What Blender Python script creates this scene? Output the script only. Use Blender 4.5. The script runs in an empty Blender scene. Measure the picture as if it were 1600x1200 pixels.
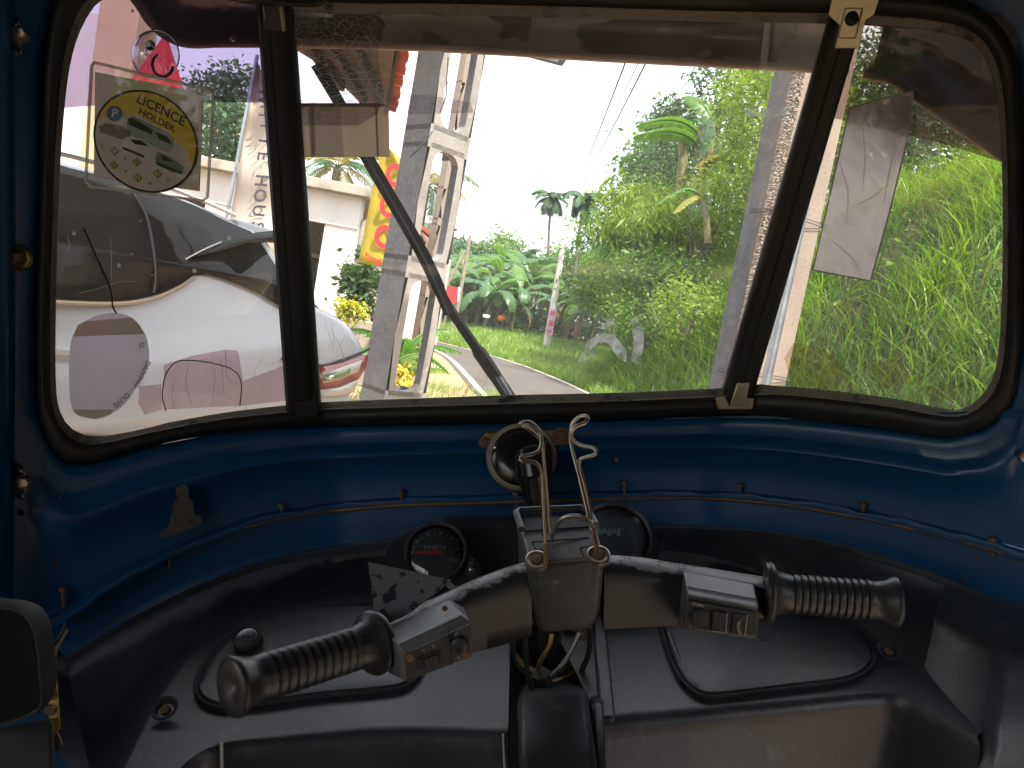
import bpy, bmesh, math, random
import numpy as np
from mathutils import Vector, Matrix
rnd = random.Random(7)
nr = np.random.RandomState(11)
R = math.radians
C = bpy.context.scene.collection
sc = bpy.context.scene

# ------------------------------------------------------------ camera, sky, sun, exposure
PITCH, ROLL, F = R(5.0), R(10.5), 1200.0
EYE = Vector((0, 0, 1.35))
fwd = Vector((0, math.cos(PITCH), -math.sin(PITCH)))
up0 = Vector((0, math.sin(PITCH), math.cos(PITCH)))
rt0 = Vector((1, 0, 0))
UP = up0 * math.cos(ROLL) - rt0 * math.sin(ROLL)
RT = rt0 * math.cos(ROLL) + up0 * math.sin(ROLL)
cam_d = bpy.data.cameras.new('camera')
cam = bpy.data.objects.new('camera', cam_d)
C.objects.link(cam)
m = Matrix((RT, UP, -fwd)).transposed().to_4x4()
m.translation = EYE
cam.matrix_world = m
cam_d.sensor_width = 36.0
cam_d.lens = 36.0 * F / 1600.0
cam_d.clip_start = 0.02
cam_d.clip_end = 3000
sc.camera = cam

SUN_DIR = Vector((0.28, -0.42, 0.95)).normalized()      # towards the sun
sun_el = math.asin(SUN_DIR.z)
sun_az = math.atan2(SUN_DIR.x, SUN_DIR.y)
world = bpy.data.worlds.new('World')
sc.world = world
world.use_nodes = True
nt = world.node_tree
nt.nodes.clear()
wo = nt.nodes.new('ShaderNodeOutputWorld')
bg = nt.nodes.new('ShaderNodeBackground')
sky = nt.nodes.new('ShaderNodeTexSky')
sky.sky_type = 'NISHITA'
sky.sun_disc = False
sky.sun_elevation = sun_el
sky.sun_rotation = sun_az
sky.air_density = 1.2
sky.dust_density = 3.5
mixs = nt.nodes.new('ShaderNodeMix'); mixs.data_type = 'RGBA'
mixs.inputs['Factor'].default_value = 0.62
mixs.inputs['B'].default_value = (12.5, 12.8, 13.2, 1)      # thin bright cloud veil
nt.links.new(sky.outputs[0], mixs.inputs['A'])
nt.links.new(mixs.outputs['Result'], bg.inputs['Color'])
bg.inputs['Strength'].default_value = 0.11
nt.links.new(bg.outputs[0], wo.inputs[0])

sl = bpy.data.lights.new('sun', 'SUN')
sl.energy = 4.2
sl.angle = R(0.6)
sl.color = (1.0, 0.93, 0.82)
so = bpy.data.objects.new('sun', sl)
C.objects.link(so)
so.rotation_euler = SUN_DIR.to_track_quat('Z', 'Y').to_euler()
so.location = (5, -8, 14)
vs = sc.view_settings
vs.view_transform = 'Standard'
vs.look = 'None'
vs.gamma = 1.0
vs.use_curve_mapping = False
vs.exposure = 1.35
cy = sc.cycles
cy.use_denoising = True
cy.max_bounces = 8
cy.diffuse_bounces = 4
cy.glossy_bounces = 4
cy.transparent_max_bounces = 14
cy.sample_clamp_indirect = 6.0
cy.caustics_reflective = False
cy.caustics_refractive = False

# ------------------------------------------------------------ frames of reference
CY = (fwd * math.cos(PITCH) + UP * math.sin(PITCH))      # cabin axes
CZ = (UP * math.cos(PITCH) - fwd * math.sin(PITCH))
CX = RT.copy()
def cab(x, y, z):
    return EYE + CX * x + CY * y + CZ * z
def cdir(v):
    return CX * v[0] + CY * v[1] + CZ * v[2]
def ray_c(px, py):      # ray through a photo point in cabin axes, y = 1
    a, b = (px - 800) / F, (600 - py) / F
    d = RT * a + UP * b + fwd
    x, y, z = d.dot(CX), d.dot(CY), d.dot(CZ)
    return x / y, z / y
def P(px, py, d):       # cabin point at cabin depth d
    a, b = ray_c(px, py)
    return cab(a * d, d, b * d)
def Y0(x):
    t = max(0.0, abs(x - 0.015) - 0.24)
    return 0.98 - 1.25 * t ** 1.35
def YW(x, z):
    s = z + 0.12
    k = .05      # rounded sill
    g = 0.22 * s if s > k else (-0.05 * s if s < -k else (-0.05 * s + 0.27 * (s + k) ** 2 / (4 * k)))
    return Y0(x) - g
def Wc(px, py, off=0.0):
    a, b = ray_c(px, py)
    lo, hi = 0.2, 2.0
    for _ in range(34):
        s = (lo + hi) / 2
        if s - (YW(s * a, s * b) - off) > 0: hi = s
        else: lo = s
    return s
def W(px, py, off=0.0):  # point on the curved cab front, off metres towards the driver
    return P(px, py, Wc(px, py, off))
SA, SB = -0.416, 0.10
def SHd(px, py, off=0.0):
    a, b = ray_c(px, py)
    y = (SA + off) / (b - SB)
    return min(y, Wc(px, py, 0.09)) if y > 0 else Wc(px, py, 0.09)
def SH(px, py, off=0.0):
    return P(px, py, SHd(px, py, off))
def ray_w(px, py):      # world ray with y = 1
    a, b = (px - 800) / F, (600 - py) / F
    d = RT * a + UP * b + fwd
    return d / d.y
def Q(px, py, y):       # world point at world depth y
    return EYE + ray_w(px, py) * y
def G(px, py, z=0.0):   # world point on the height z
    d = ray_w(px, py)
    return EYE + d * ((z - EYE.z) / d.z)

# ------------------------------------------------------------ materials
def mat(name, col, rough=0.6, metal=0.0, spec=0.5, noise=None, bump=None, coat=0.0, alpha=1.0, trans=None, rand=None, detail=6, tt=(1.5, 1.6, .7)):
    """noise=(scale, col2, lo, hi) ; bump=(scale, strength) ; rand = second colour by island"""
    m = bpy.data.materials.new(name); m.use_nodes = True
    t = m.node_tree; n = t.nodes; L = t.links
    b = n['Principled BSDF']
    b.inputs['Roughness'].default_value = rough
    b.inputs['Metallic'].default_value = metal
    b.inputs['Specular IOR Level'].default_value = spec
    b.inputs['Coat Weight'].default_value = coat
    b.inputs['Coat Roughness'].default_value = 0.12
    c4 = (*col, 1)
    b.inputs['Base Color'].default_value = c4
    cur = None
    tc = n.new('ShaderNodeTexCoord')
    if rand:
        gi = n.new('ShaderNodeNewGeometry')
        mx = n.new('ShaderNodeMix'); mx.data_type = 'RGBA'
        mx.inputs['A'].default_value = c4; mx.inputs['B'].default_value = (*rand, 1)
        L.new(gi.outputs['Random Per Island'], mx.inputs['Factor'])
        cur = mx.outputs['Result']
    if noise:
        ns = noise if isinstance(noise, list) else [noise]
        for (s, c2, lo, hi) in ns:
            tx = n.new('ShaderNodeTexNoise'); tx.inputs['Scale'].default_value = s
            tx.inputs['Detail'].default_value = detail; tx.inputs['Roughness'].default_value = 0.6
            L.new(tc.outputs['Object'], tx.inputs['Vector'])
            mr = n.new('ShaderNodeMapRange'); mr.inputs['From Min'].default_value = lo; mr.inputs['From Max'].default_value = hi
            L.new(tx.outputs[0], mr.inputs['Value'])
            mx = n.new('ShaderNodeMix'); mx.data_type = 'RGBA'
            if cur: L.new(cur, mx.inputs['A'])
            else: mx.inputs['A'].default_value = c4
            mx.inputs['B'].default_value = (*c2, 1)
            L.new(mr.outputs[0], mx.inputs['Factor'])
            cur = mx.outputs['Result']
        # worn places are also rougher or smoother
    if cur: L.new(cur, b.inputs['Base Color'])
    if bump:
        tx = n.new('ShaderNodeTexNoise'); tx.inputs['Scale'].default_value = bump[0]; tx.inputs['Detail'].default_value = 5
        L.new(tc.outputs['Object'], tx.inputs['Vector'])
        bp = n.new('ShaderNodeBump'); bp.inputs['Strength'].default_value = bump[1]
        bp.inputs['Distance'].default_value = bump[2] if len(bump) > 2 else 0.01
        L.new(tx.outputs[0], bp.inputs['Height'])
        L.new(bp.outputs[0], b.inputs['Normal'])
    fin = b.outputs[0]
    if trans:       # thin leaf: part of the light comes through
        tr = n.new('ShaderNodeBsdfTranslucent')
        if cur:
            mm = n.new('ShaderNodeMix'); mm.data_type = 'RGBA'; mm.blend_type = 'MULTIPLY'; mm.inputs['Factor'].default_value = 1
            L.new(cur, mm.inputs['A']); mm.inputs['B'].default_value = (*tt, 1)
            L.new(mm.outputs['Result'], tr.inputs['Color'])
        else: tr.inputs['Color'].default_value = c4
        ms = n.new('ShaderNodeMixShader'); ms.inputs[0].default_value = trans
        L.new(b.outputs[0], ms.inputs[1]); L.new(tr.outputs[0], ms.inputs[2])
        L.new(ms.outputs[0], n['Material Output'].inputs[0]); fin = ms.outputs[0]
    if alpha < 1:
        tp = n.new('ShaderNodeBsdfTransparent')
        ms = n.new('ShaderNodeMixShader'); ms.inputs[0].default_value = alpha
        L.new(tp.outputs[0], ms.inputs[1]); L.new(fin, ms.inputs[2])
        L.new(ms.outputs[0], n['Material Output'].inputs[0])
    return m

def glass_mat(name, tint=(1, 1, 1), dust=0.05, dscale=6.0, gloss=0.06, dcol=(.75, .73, .68), lo=.35, hi=.75, base=0.02, tlw=.6, film=0.0, fcol=(.5, .45, .5), scratch=0.0):
    m = bpy.data.materials.new(name); m.use_nodes = True
    t = m.node_tree; n = t.nodes; L = t.links
    n.clear()
    out = n.new('ShaderNodeOutputMaterial')
    tp = n.new('ShaderNodeBsdfTransparent'); tp.inputs[0].default_value = (*tint, 1)
    gl = n.new('ShaderNodeBsdfGlossy'); gl.inputs['Roughness'].default_value = 0.02
    fr = n.new('ShaderNodeFresnel'); fr.inputs[0].default_value = 1.45
    ml = n.new('ShaderNodeMath'); ml.operation = 'MULTIPLY'; ml.inputs[1].default_value = gloss / 0.04
    L.new(fr.outputs[0], ml.inputs[0]); ml.use_clamp = True
    m1 = n.new('ShaderNodeMixShader'); L.new(ml.outputs[0], m1.inputs[0])
    L.new(tp.outputs[0], m1.inputs[1]); L.new(gl.outputs[0], m1.inputs[2])
    df = n.new('ShaderNodeBsdfDiffuse'); df.inputs[0].default_value = (*dcol, 1)
    tl = n.new('ShaderNodeBsdfTranslucent'); tl.inputs[0].default_value = (*dcol, 1)
    md = n.new('ShaderNodeMixShader'); md.inputs[0].default_value = tlw
    L.new(df.outputs[0], md.inputs[1]); L.new(tl.outputs[0], md.inputs[2])
    tc = n.new('ShaderNodeTexCoord')
    tx = n.new('ShaderNodeTexNoise'); tx.inputs['Scale'].default_value = dscale; tx.inputs['Detail'].default_value = 8
    tx.inputs['Roughness'].default_value = .62
    L.new(tc.outputs['Object'], tx.inputs['Vector'])
    mr = n.new('ShaderNodeMapRange'); mr.inputs['From Min'].default_value = lo; mr.inputs['From Max'].default_value = hi
    mr.inputs['To Min'].default_value = base; mr.inputs['To Max'].default_value = dust
    L.new(tx.outputs[0], mr.inputs['Value'])
    fac = mr.outputs[0]
    if scratch:
        vo = n.new('ShaderNodeTexVoronoi'); vo.feature = 'DISTANCE_TO_EDGE'; vo.inputs['Scale'].default_value = 210
        mpv = n.new('ShaderNodeMapping'); mpv.inputs['Scale'].default_value = (0.45, 1, 1.0)
        nz = n.new('ShaderNodeTexNoise'); nz.inputs['Scale'].default_value = 25
        L.new(tc.outputs['Object'], nz.inputs['Vector'])
        va = n.new('ShaderNodeVectorMath'); va.operation = 'MULTIPLY_ADD'
        va.inputs[1].default_value = (.012, .012, .012)
        L.new(nz.outputs['Color'], va.inputs[0]); L.new(tc.outputs['Object'], va.inputs[2])
        L.new(va.outputs[0], mpv.inputs[0]); L.new(mpv.outputs[0], vo.inputs['Vector'])
        ls = n.new('ShaderNodeMath'); ls.operation = 'LESS_THAN'; ls.inputs[1].default_value = 0.035
        L.new(vo.outputs['Distance'], ls.inputs[0])
        sm = n.new('ShaderNodeMath'); sm.operation = 'MULTIPLY_ADD'; sm.inputs[1].default_value = scratch
        L.new(ls.outputs[0], sm.inputs[0]); L.new(fac, sm.inputs[2]); fac = sm.outputs[0]
    m2 = n.new('ShaderNodeMixShader'); L.new(fac, m2.inputs[0])
    L.new(m1.outputs[0], m2.inputs[1]); L.new(md.outputs[0], m2.inputs[2])
    L.new(m2.outputs[0], out.inputs[0])
    return m

# ------------------------------------------------------------ mesh helpers
class MB:
    def __init__(s): s.v = []; s.f = []
    def add(s, vs, fs):
        o = len(s.v); s.v += [Vector(v) for v in vs]; s.f += [tuple(i + o for i in f) for f in fs]; return s
    def grid(s, rows, closed=False, flip=False):
        nu = len(rows[0]); o = len(s.v)
        for r in rows: s.v += [Vector(p) for p in r]
        for j in range(len(rows) - 1):
            for i in range(nu if closed else nu - 1):
                a, b = o + j * nu + i, o + j * nu + (i + 1) % nu
                c, d = a + nu, b + nu
                s.f.append((a, c, d, b) if flip else (a, b, d, c))
        return s
    def hexa(s, q1, q2):
        vs = list(q1) + list(q2); n = len(q1)
        fs = [tuple(range(n - 1, -1, -1)), tuple(range(n, 2 * n))]
        fs += [(i, (i + 1) % n, n + (i + 1) % n, n + i) for i in range(n)]
        return s.add(vs, fs)
    def box(s, c, sx, sy, sz, ax=None):
        ax = ax or (Vector((1, 0, 0)), Vector((0, 1, 0)), Vector((0, 0, 1)))
        X, Y, Z = ax[0] * sx / 2, ax[1] * sy / 2, ax[2] * sz / 2
        c = Vector(c)
        return s.hexa([c - X - Y - Z, c + X - Y - Z, c + X + Y - Z, c - X + Y - Z], [c - X - Y + Z, c + X - Y + Z, c + X + Y + Z, c - X + Y + Z])
    def tube(s, pts, r, seg=8, cap=True, flat=1.0, upv=None):
        pts = [Vector(p) for p in pts]; n = len(pts)
        rs = r if isinstance(r, (list, tuple)) else [r] * n
        prev = None; rows = []
        for i, p in enumerate(pts):
            t = (pts[min(i + 1, n - 1)] - pts[max(i - 1, 0)]).normalized()
            if upv is not None: u = (upv - t * upv.dot(t)).normalized()
            elif prev is None:
                u = t.orthogonal().normalized()
            else: u = (prev - t * prev.dot(t)).normalized()
            prev = u; w = t.cross(u)
            rows.append([p + (u * math.cos(a) + w * math.sin(a) * flat) * rs[i] for a in [2 * math.pi * k / seg for k in range(seg)]])
        o = len(s.v); s.grid(rows, closed=True, flip=True)
        if cap:
            s.f.append(tuple(o + k for k in range(seg)))
            s.f.append(tuple(o + (n - 1) * seg + k for k in range(seg - 1, -1, -1)))
        return s
    def lathe(s, c, axis, prof, seg=24, cap=True):
        """prof: (along axis, radius)"""
        c = Vector(c); a = axis.normalized(); u = a.orthogonal().normalized(); w = a.cross(u)
        rows = [[c + a * h + (u * math.cos(t) + w * math.sin(t)) * r for t in [2 * math.pi * k / seg for k in range(seg)]] for h, r in prof]
        o = len(s.v); s.grid(rows, closed=True, flip=True)
        if cap:
            s.f.append(tuple(o + k for k in range(seg)))
            s.f.append(tuple(o + (len(prof) - 1) * seg + k for k in range(seg - 1, -1, -1)))
        return s

def finish(o, origin, parent):
    if parent is not None:
        o.parent = parent
        po = Vector(parent['_o']) if '_o' in parent else Vector((0, 0, 0))
        o.location = origin - po
    else:
        o.location = origin
    o['_o'] = [origin.x, origin.y, origin.z]

ALL = []
def obj(name, mb, m, parent=None, smooth=True, bevel=0.0, sub=0, solid=0.0, auto=35, origin=None, segs=2):
    me = bpy.data.meshes.new(name)
    vs = mb.v
    if origin is None:
        xs = [v.x for v in vs]; ys = [v.y for v in vs]; zs = [v.z for v in vs]
        origin = Vector(((min(xs) + max(xs)) / 2, (min(ys) + max(ys)) / 2, min(zs)))
    me.from_pydata([v - origin for v in vs], [], mb.f)
    bm = bmesh.new(); bm.from_mesh(me)
    bmesh.ops.recalc_face_normals(bm, faces=bm.faces)
    bm.to_mesh(me); bm.free()
    if isinstance(m, (list, tuple)):
        for k in m: me.materials.append(k)
    else: me.materials.append(m)
    o = bpy.data.objects.new(name, me); C.objects.link(o)
    finish(o, origin, parent)
    if smooth:
        me.shade_smooth() if hasattr(me, 'shade_smooth') else None
        if auto: me.set_sharp_from_angle(angle=R(auto))
    if solid:
        md = o.modifiers.new('s', 'SOLIDIFY'); md.thickness = solid; md.offset = 0
    if bevel:
        md = o.modifiers.new('b', 'BEVEL'); md.width = bevel; md.segments = segs; md.limit_method = 'ANGLE'; md.angle_limit = R(30)
        md.harden_normals = False
    if sub:
        md = o.modifiers.new('u', 'SUBSURF'); md.levels = sub; md.render_levels = sub
    ALL.append(o)
    return o
def obj_np(name, v, f, m, parent=None, origin=None, smooth=False):
    v = np.asarray(v, dtype=np.float32).reshape(-1, 3); f = np.asarray(f, dtype=np.int32)
    if origin is None:
        mn, mx = v.min(0), v.max(0)
        origin = Vector(((mn[0] + mx[0]) / 2, (mn[1] + mx[1]) / 2, mn[2]))
    v = v - np.array(origin, dtype=np.float32)
    me = bpy.data.meshes.new(name)
    k = f.shape[1]; nf = f.shape[0]
    me.vertices.add(len(v)); me.vertices.foreach_set('co', v.ravel())
    me.loops.add(nf * k); me.loops.foreach_set('vertex_index', f.ravel())
    me.polygons.add(nf); me.polygons.foreach_set('loop_start', np.arange(0, nf * k, k, dtype=np.int32))
    me.update(calc_edges=True)
    me.materials.append(m)
    if smooth: me.shade_smooth()
    o = bpy.data.objects.new(name, me); C.objects.link(o)
    finish(o, origin, parent); ALL.append(o)
    return o
def thing(name, label, cat, loc, group=None):
    o = bpy.data.objects.new(name, None); C.objects.link(o)
    o.empty_display_size = 0.1
    o.location = loc; o['_o'] = list(loc)
    tag(o, label, cat, group); ALL.append(o)
    return o
def tag(o, label=None, cat=None, group=None, kind=None):
    if label: o['label'] = label
    if cat: o['category'] = cat
    if group: o['group'] = group
    if kind: o['kind'] = kind
    return o

def cr(pts, n):
    """n points evenly along a Catmull-Rom curve through pts (tuples of any size)"""
    p = np.array([tuple(q) for q in pts], dtype=float)
    if len(p) == 2:
        return [tuple(p[0] + (p[1] - p[0]) * t) for t in np.linspace(0, 1, n)]
    q = np.vstack([2 * p[0] - p[1], p, 2 * p[-1] - p[-2]])
    out = []
    for i in range(1, len(q) - 2):
        a, b, c, d = q[i - 1], q[i], q[i + 1], q[i + 2]
        for t in np.linspace(0, 1, 12, endpoint=False):
            out.append(.5 * ((2 * b) + (-a + c) * t + (2 * a - 5 * b + 4 * c - d) * t * t + (-a + 3 * b - 3 * c + d) * t ** 3))
    out.append(p[-1]); out = np.array(out)
    sg = np.r_[0, np.cumsum(np.linalg.norm(np.diff(out, axis=0), axis=1))]
    tt = np.linspace(0, sg[-1], n)
    return [tuple(np.interp(x, sg, out[:, k]) for k in range(out.shape[1])) for x in tt]
def crc(pts, n):
    """closed version"""
    k = len(pts)
    ext = [pts[-2], pts[-1]] + list(pts) + [pts[0], pts[1]]
    p = np.array(ext, dtype=float); out = []
    for i in range(2, k + 2):
        a, b, c = p[i - 1], p[i], p[i + 1]; d = p[i + 2] if i + 2 < len(p) else p[4]
        for t in np.linspace(0, 1, 10, endpoint=False):
            out.append(.5 * ((2 * b) + (-a + c) * t + (2 * a - 5 * b + 4 * c - d) * t * t + (-a + 3 * b - 3 * c + d) * t ** 3))
    out.append(out[0]); out = np.array(out)
    sg = np.r_[0, np.cumsum(np.linalg.norm(np.diff(out, axis=0), axis=1))]
    tt = np.linspace(0, sg[-1], n, endpoint=False)
    return [tuple(np.interp(x, sg, out[:, j]) for j in range(out.shape[1])) for x in tt]
def text_mesh(s, size=1.0):
    """flat glyph outlines -> (verts 2D list, faces), centred on the baseline middle"""
    cu = bpy.data.curves.new('t', 'FONT'); cu.body = s; cu.size = size
    cu.align_x = 'CENTER'; cu.align_y = 'CENTER'; cu.resolution_u = 2; cu.offset = .018
    o = bpy.data.objects.new('t', cu); C.objects.link(o)
    dg = bpy.context.evaluated_depsgraph_get()
    me = bpy.data.meshes.new_from_object(o.evaluated_get(dg))
    vs = [(v.co.x, v.co.y) for v in me.vertices]; fs = [tuple(p.vertices) for p in me.polygons]
    bpy.data.objects.remove(o); bpy.data.curves.remove(cu); bpy.data.meshes.remove(me)
    return vs, fs
def text_on(mb, s, size, fn):
    vs, fs = text_mesh(s, size)
    mb.add([fn(x, y) for x, y in vs], fs)
    return mb
def slab(mb, pts, d, th):
    """polygon traced in photo points at cabin depth d, with real thickness th"""
    q1 = [P(x, y, d) for x, y in pts]
    return mb.hexa(q1, [p + CY * th for p in q1])
# ------------------------------------------------------------ outdoor materials
M = {}
M['soil'] = mat('soil', (.20, .13, .075), .95, noise=[(1.6, (.26, .18, .10), .4, .65), (9, (.12, .085, .05), .5, .8)], bump=(30, .5, .02))
M['sand'] = mat('sand', (.34, .225, .13), .95, noise=[(1.2, (.30, .20, .115), .4, .65), (14, (.46, .34, .22), .5, .75)], bump=(40, .5, .02))
M['bank'] = mat('bank_soil', (.085, .06, .035), .95, noise=[(1.8, (.05, .055, .02), .45, .65), (10, (.17, .115, .06), .5, .75)], bump=(16, .8, .05))
M['asphalt'] = mat('asphalt', (.085, .073, .063), .85, noise=[(.7, (.108, .092, .077), .4, .65), (60, (.06, .053, .048), .5, .8)], bump=(150, .4, .004))
M['line'] = mat('road_paint', (.72, .66, .52), .8, noise=(14, (.38, .32, .25), .5, .66))
M['grass'] = mat('grass_blade', (.095, .215, .022), .42, rand=(.25, .36, .05), trans=.32)
M['grass_dk'] = mat('grass_dark', (.03, .085, .018), .5, rand=(.09, .18, .035), trans=.3)
M['straw'] = mat('dry_grass', (.26, .20, .10), .8, rand=(.17, .12, .06), trans=.25)
M['leaf'] = mat('leaf_green', (.07, .15, .022), .5, rand=(.14, .24, .038), trans=.38)
M['leaf_y'] = mat('leaf_yellow_green', (.14, .24, .025), .5, rand=(.24, .31, .04), trans=.42)
M['leaf_dk'] = mat('leaf_dark', (.03, .07, .02), .5, rand=(.06, .12, .03), trans=.3)
M['leaf_bl'] = mat('leaf_blue_green', (.045, .10, .045), .5, rand=(.08, .16, .06), trans=.3)
M['bamboo'] = mat('bamboo_leaf', (.07, .19, .022), .5, rand=(.13, .28, .04), trans=.42)
M['ban'] = mat('banana_leaf', (.09, .20, .035), .42, noise=(3, (.13, .25, .05), .4, .7), trans=.4)
M['ban_dk'] = mat('banana_leaf_dark', (.05, .13, .05), .4, noise=(3, (.08, .17, .05), .4, .7), trans=.3)
M['ban_y'] = mat('banana_leaf_yellow', (.26, .27, .05), .5, noise=(5, (.30, .16, .04), .55, .7), trans=.4)
M['ban_dry'] = mat('banana_leaf_dry', (.22, .15, .08), .8, noise=(5, (.14, .09, .05), .4, .7), trans=.2)
M['stem'] = mat('banana_stem', (.20, .20, .08), .7, noise=(6, (.13, .08, .04), .4, .65))
M['palm'] = mat('palm_leaf', (.04, .10, .045), .5, rand=(.08, .15, .05), trans=.25)
M['palm_y'] = mat('palm_leaf_yellow', (.16, .17, .04), .5, rand=(.30, .20, .06), trans=.3)
M['bark'] = mat('bark', (.17, .14, .11), .9, noise=(5, (.09, .07, .05), .4, .65), bump=(14, .6, .03))
M['bark_o'] = mat('bark_orange', (.40, .20, .09), .9, noise=(5, (.28, .15, .08), .4, .65))
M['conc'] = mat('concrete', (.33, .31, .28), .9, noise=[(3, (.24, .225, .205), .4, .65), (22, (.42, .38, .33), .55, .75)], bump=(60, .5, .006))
M['conc_d'] = mat('concrete_grey_shaded', (.145, .15, .16), .9, noise=[(2.2, (.10, .105, .115), .42, .62), (26, (.20, .20, .20), .5, .78)], bump=(60, .5, .006))  # darker bluish grey holds the shade of the poles' unlit sides
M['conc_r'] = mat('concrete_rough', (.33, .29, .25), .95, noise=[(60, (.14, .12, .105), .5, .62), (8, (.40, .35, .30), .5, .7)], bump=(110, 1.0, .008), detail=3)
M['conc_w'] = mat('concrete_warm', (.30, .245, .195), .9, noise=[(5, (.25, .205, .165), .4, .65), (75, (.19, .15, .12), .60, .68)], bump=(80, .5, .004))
M['wwall'] = mat('whitewash', (.74, .73, .70), .85, noise=[(1.4, (.62, .60, .56), .45, .7), (7, (.50, .46, .40), .62, .8)], bump=(30, .2, .004))
M['wcol'] = mat('whitewashed_column', (.78, .76, .73), .85, noise=(2.5, (.55, .38, .27), .52, .72), bump=(30, .2, .004))
M['gwall'] = mat('grey_wall', (.16, .155, .145), .9, noise=(1.8, (.10, .10, .095), .4, .65), bump=(30, .3, .004))
M['coping'] = mat('coping_concrete', (.42, .37, .31), .9, noise=(4, (.24, .21, .18), .45, .68), bump=(40, .4, .006))
M['dark'] = mat('dark_interior', (.035, .035, .04), .8)
M['brown'] = mat('eave_board', (.17, .12, .085), .85, noise=(7, (.09, .06, .045), .4, .65))
M['rafter'] = mat('rafter_wood', (.05, .035, .03), .85)
M['tile'] = mat('roof_tile', (.50, .085, .045), .75, noise=(9, (.33, .06, .04), .45, .7))
M['sheet_dk'] = mat('shade_roof_dark', (.05, .04, .035), .85)
M['tile_b'] = mat('roof_tile_brown', (.24, .13, .085), .85, noise=(5, (.15, .085, .06), .4, .65))
M['beige'] = mat('beige_plaster', (.62, .47, .28), .85, noise=(1.5, (.52, .39, .24), .4, .65), bump=(30, .2, .003))
M['red'] = mat('red_cloth', (.62, .03, .05), .7, trans=.3)
M['cloth'] = mat('banner_cloth', (.60, .52, .47), .8, noise=(1.5, (.50, .43, .39), .4, .65), trans=.25)
M['ink'] = mat('banner_ink', (.06, .05, .07), .8)
M['ycloth'] = mat('yellow_banner_cloth', (.62, .50, .05), .7, noise=(2, (.50, .42, .06), .4, .65), trans=.3)
M['rink'] = mat('red_banner_ink', (.62, .04, .05), .7)
M['wood'] = mat('pole_wood', (.34, .29, .23), .9, noise=(5, (.22, .18, .14), .4, .65))
M['galv'] = mat('galvanised_pipe', (.42, .45, .47), .42, .85, noise=(9, (.28, .31, .33), .4, .65))
M['conc_l'] = mat('pale_pole_concrete', (.60, .57, .52), .85, noise=(2, (.42, .39, .34), .5, .7))
M['wire'] = mat('wire', (.03, .03, .035), .6)
M['paint_w'] = mat('car_white', (.42, .43, .45), .28, coat=1.0, spec=.5)
M['car_glass'] = mat('car_glass', (.012, .011, .011), .05, spec=.16)
M['black_trim'] = mat('black_trim', (.02, .02, .022), .35)
M['chrome'] = mat('chrome', (.62, .60, .57), .18, 1.0)
M['lamp_r'] = mat('tail_lamp_red', (.26, .045, .035), .12, coat=1)
M['lamp_o'] = mat('tail_lamp_amber', (.55, .15, .07), .12, coat=1)
M['lamp_c'] = mat('tail_lamp_clear', (.50, .46, .40), .12, coat=1)
M['rubber'] = mat('rubber', (.02, .02, .02), .6)
M['hill'] = mat('hill_forest', (.05, .085, .03), .95, noise=[(.09, (.035, .06, .02), .4, .6), (.5, (.085, .12, .04), .5, .7)], bump=(.5, 1.0, 1.0))
M['poster'] = mat('poster_paper', (.55, .40, .45), .7, noise=(4, (.25, .28, .45), .5, .6))
M['yellow'] = mat('yellow_plastic', (.62, .50, .06), .5)
M['orange'] = mat('orange_flower', (.75, .16, .03), .6)
M['wpaint'] = mat('white_paint', (.75, .75, .73), .5)

# ------------------------------------------------------------ the ground
LL = [(2.9, -12), (2.6, -4), (2.2, 0), (1.6, 4), (.5, 8.5), (-.5, 12.1), (-1.1, 15.5), (-2.0, 20.1), (-3.3, 23.4), (-6, 26.6), (-11, 29.5), (-18, 31)]
RR = [(6.2, -12), (5.7, -4), (5.2, 0), (4.5, 4), (3.4, 8.5), (2.5, 12.6), (1.75, 16.6), (1.05, 19.7), (-.1, 23), (-2.6, 26.4), (-9.5, 32), (-17, 34.5)]
XF_Y = [-40, -5, 0, 4, 8, 12, 16, 20, 25, 32, 40, 60]
XF_X = [7.5, 6.6, 6.0, 5.3, 4.1, 3.25, 2.75, 2.5, 2.7, 3.6, 6.5, 16]
def hz(x, y):
    x = np.asarray(x, float); y = np.asarray(y, float)
    xf = np.interp(y, XF_Y, XF_X); s = x - xf
    H = np.interp(y, [-40, 0, 14, 22, 30, 42, 60], [6, 6.5, 6.5, 5.0, 3.5, 1.2, 1.0])
    k = np.interp(y, [0, 20, 30, 45], [2.0, 1.9, 1.2, .4])
    z = H * (1 - np.exp(-np.maximum(s, 0) * k / H * 1.25))
    z = z + np.where(s > 0, .16 * np.sin(x * 2.1 + y * 1.3) * np.sin(y * 1.7 - x) + .07 * np.sin(x * 5.1) * np.sin(y * 4.3), 0) * np.clip(s, 0, 1)
    lift = np.clip((y - 26) / 30, 0, 1) * .8 * np.clip((x + 9) / 8, 0, 1)
    return z + lift
ys = np.concatenate([np.linspace(-60, -10, 8), np.linspace(-8, 30, 115), np.linspace(31, 60, 40), np.linspace(65, 900, 20)])
xs = np.concatenate([np.linspace(-900, -30, 14), np.linspace(-26, 0, 30), np.linspace(.3, 14, 80), np.linspace(15, 40, 16), np.linspace(60, 900, 12)])
X, Y = np.meshgrid(xs, ys)
Z = hz(X, Y)
Z = Z - .03
v = np.stack([X, Y, Z], -1).reshape(-1, 3)
nx, ny = len(xs), len(ys)
i, j = np.meshgrid(np.arange(nx - 1), np.arange(ny - 1))
a = (j * nx + i).ravel()
f = np.stack([a, a + 1, a + nx + 1, a + nx], -1)
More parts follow.
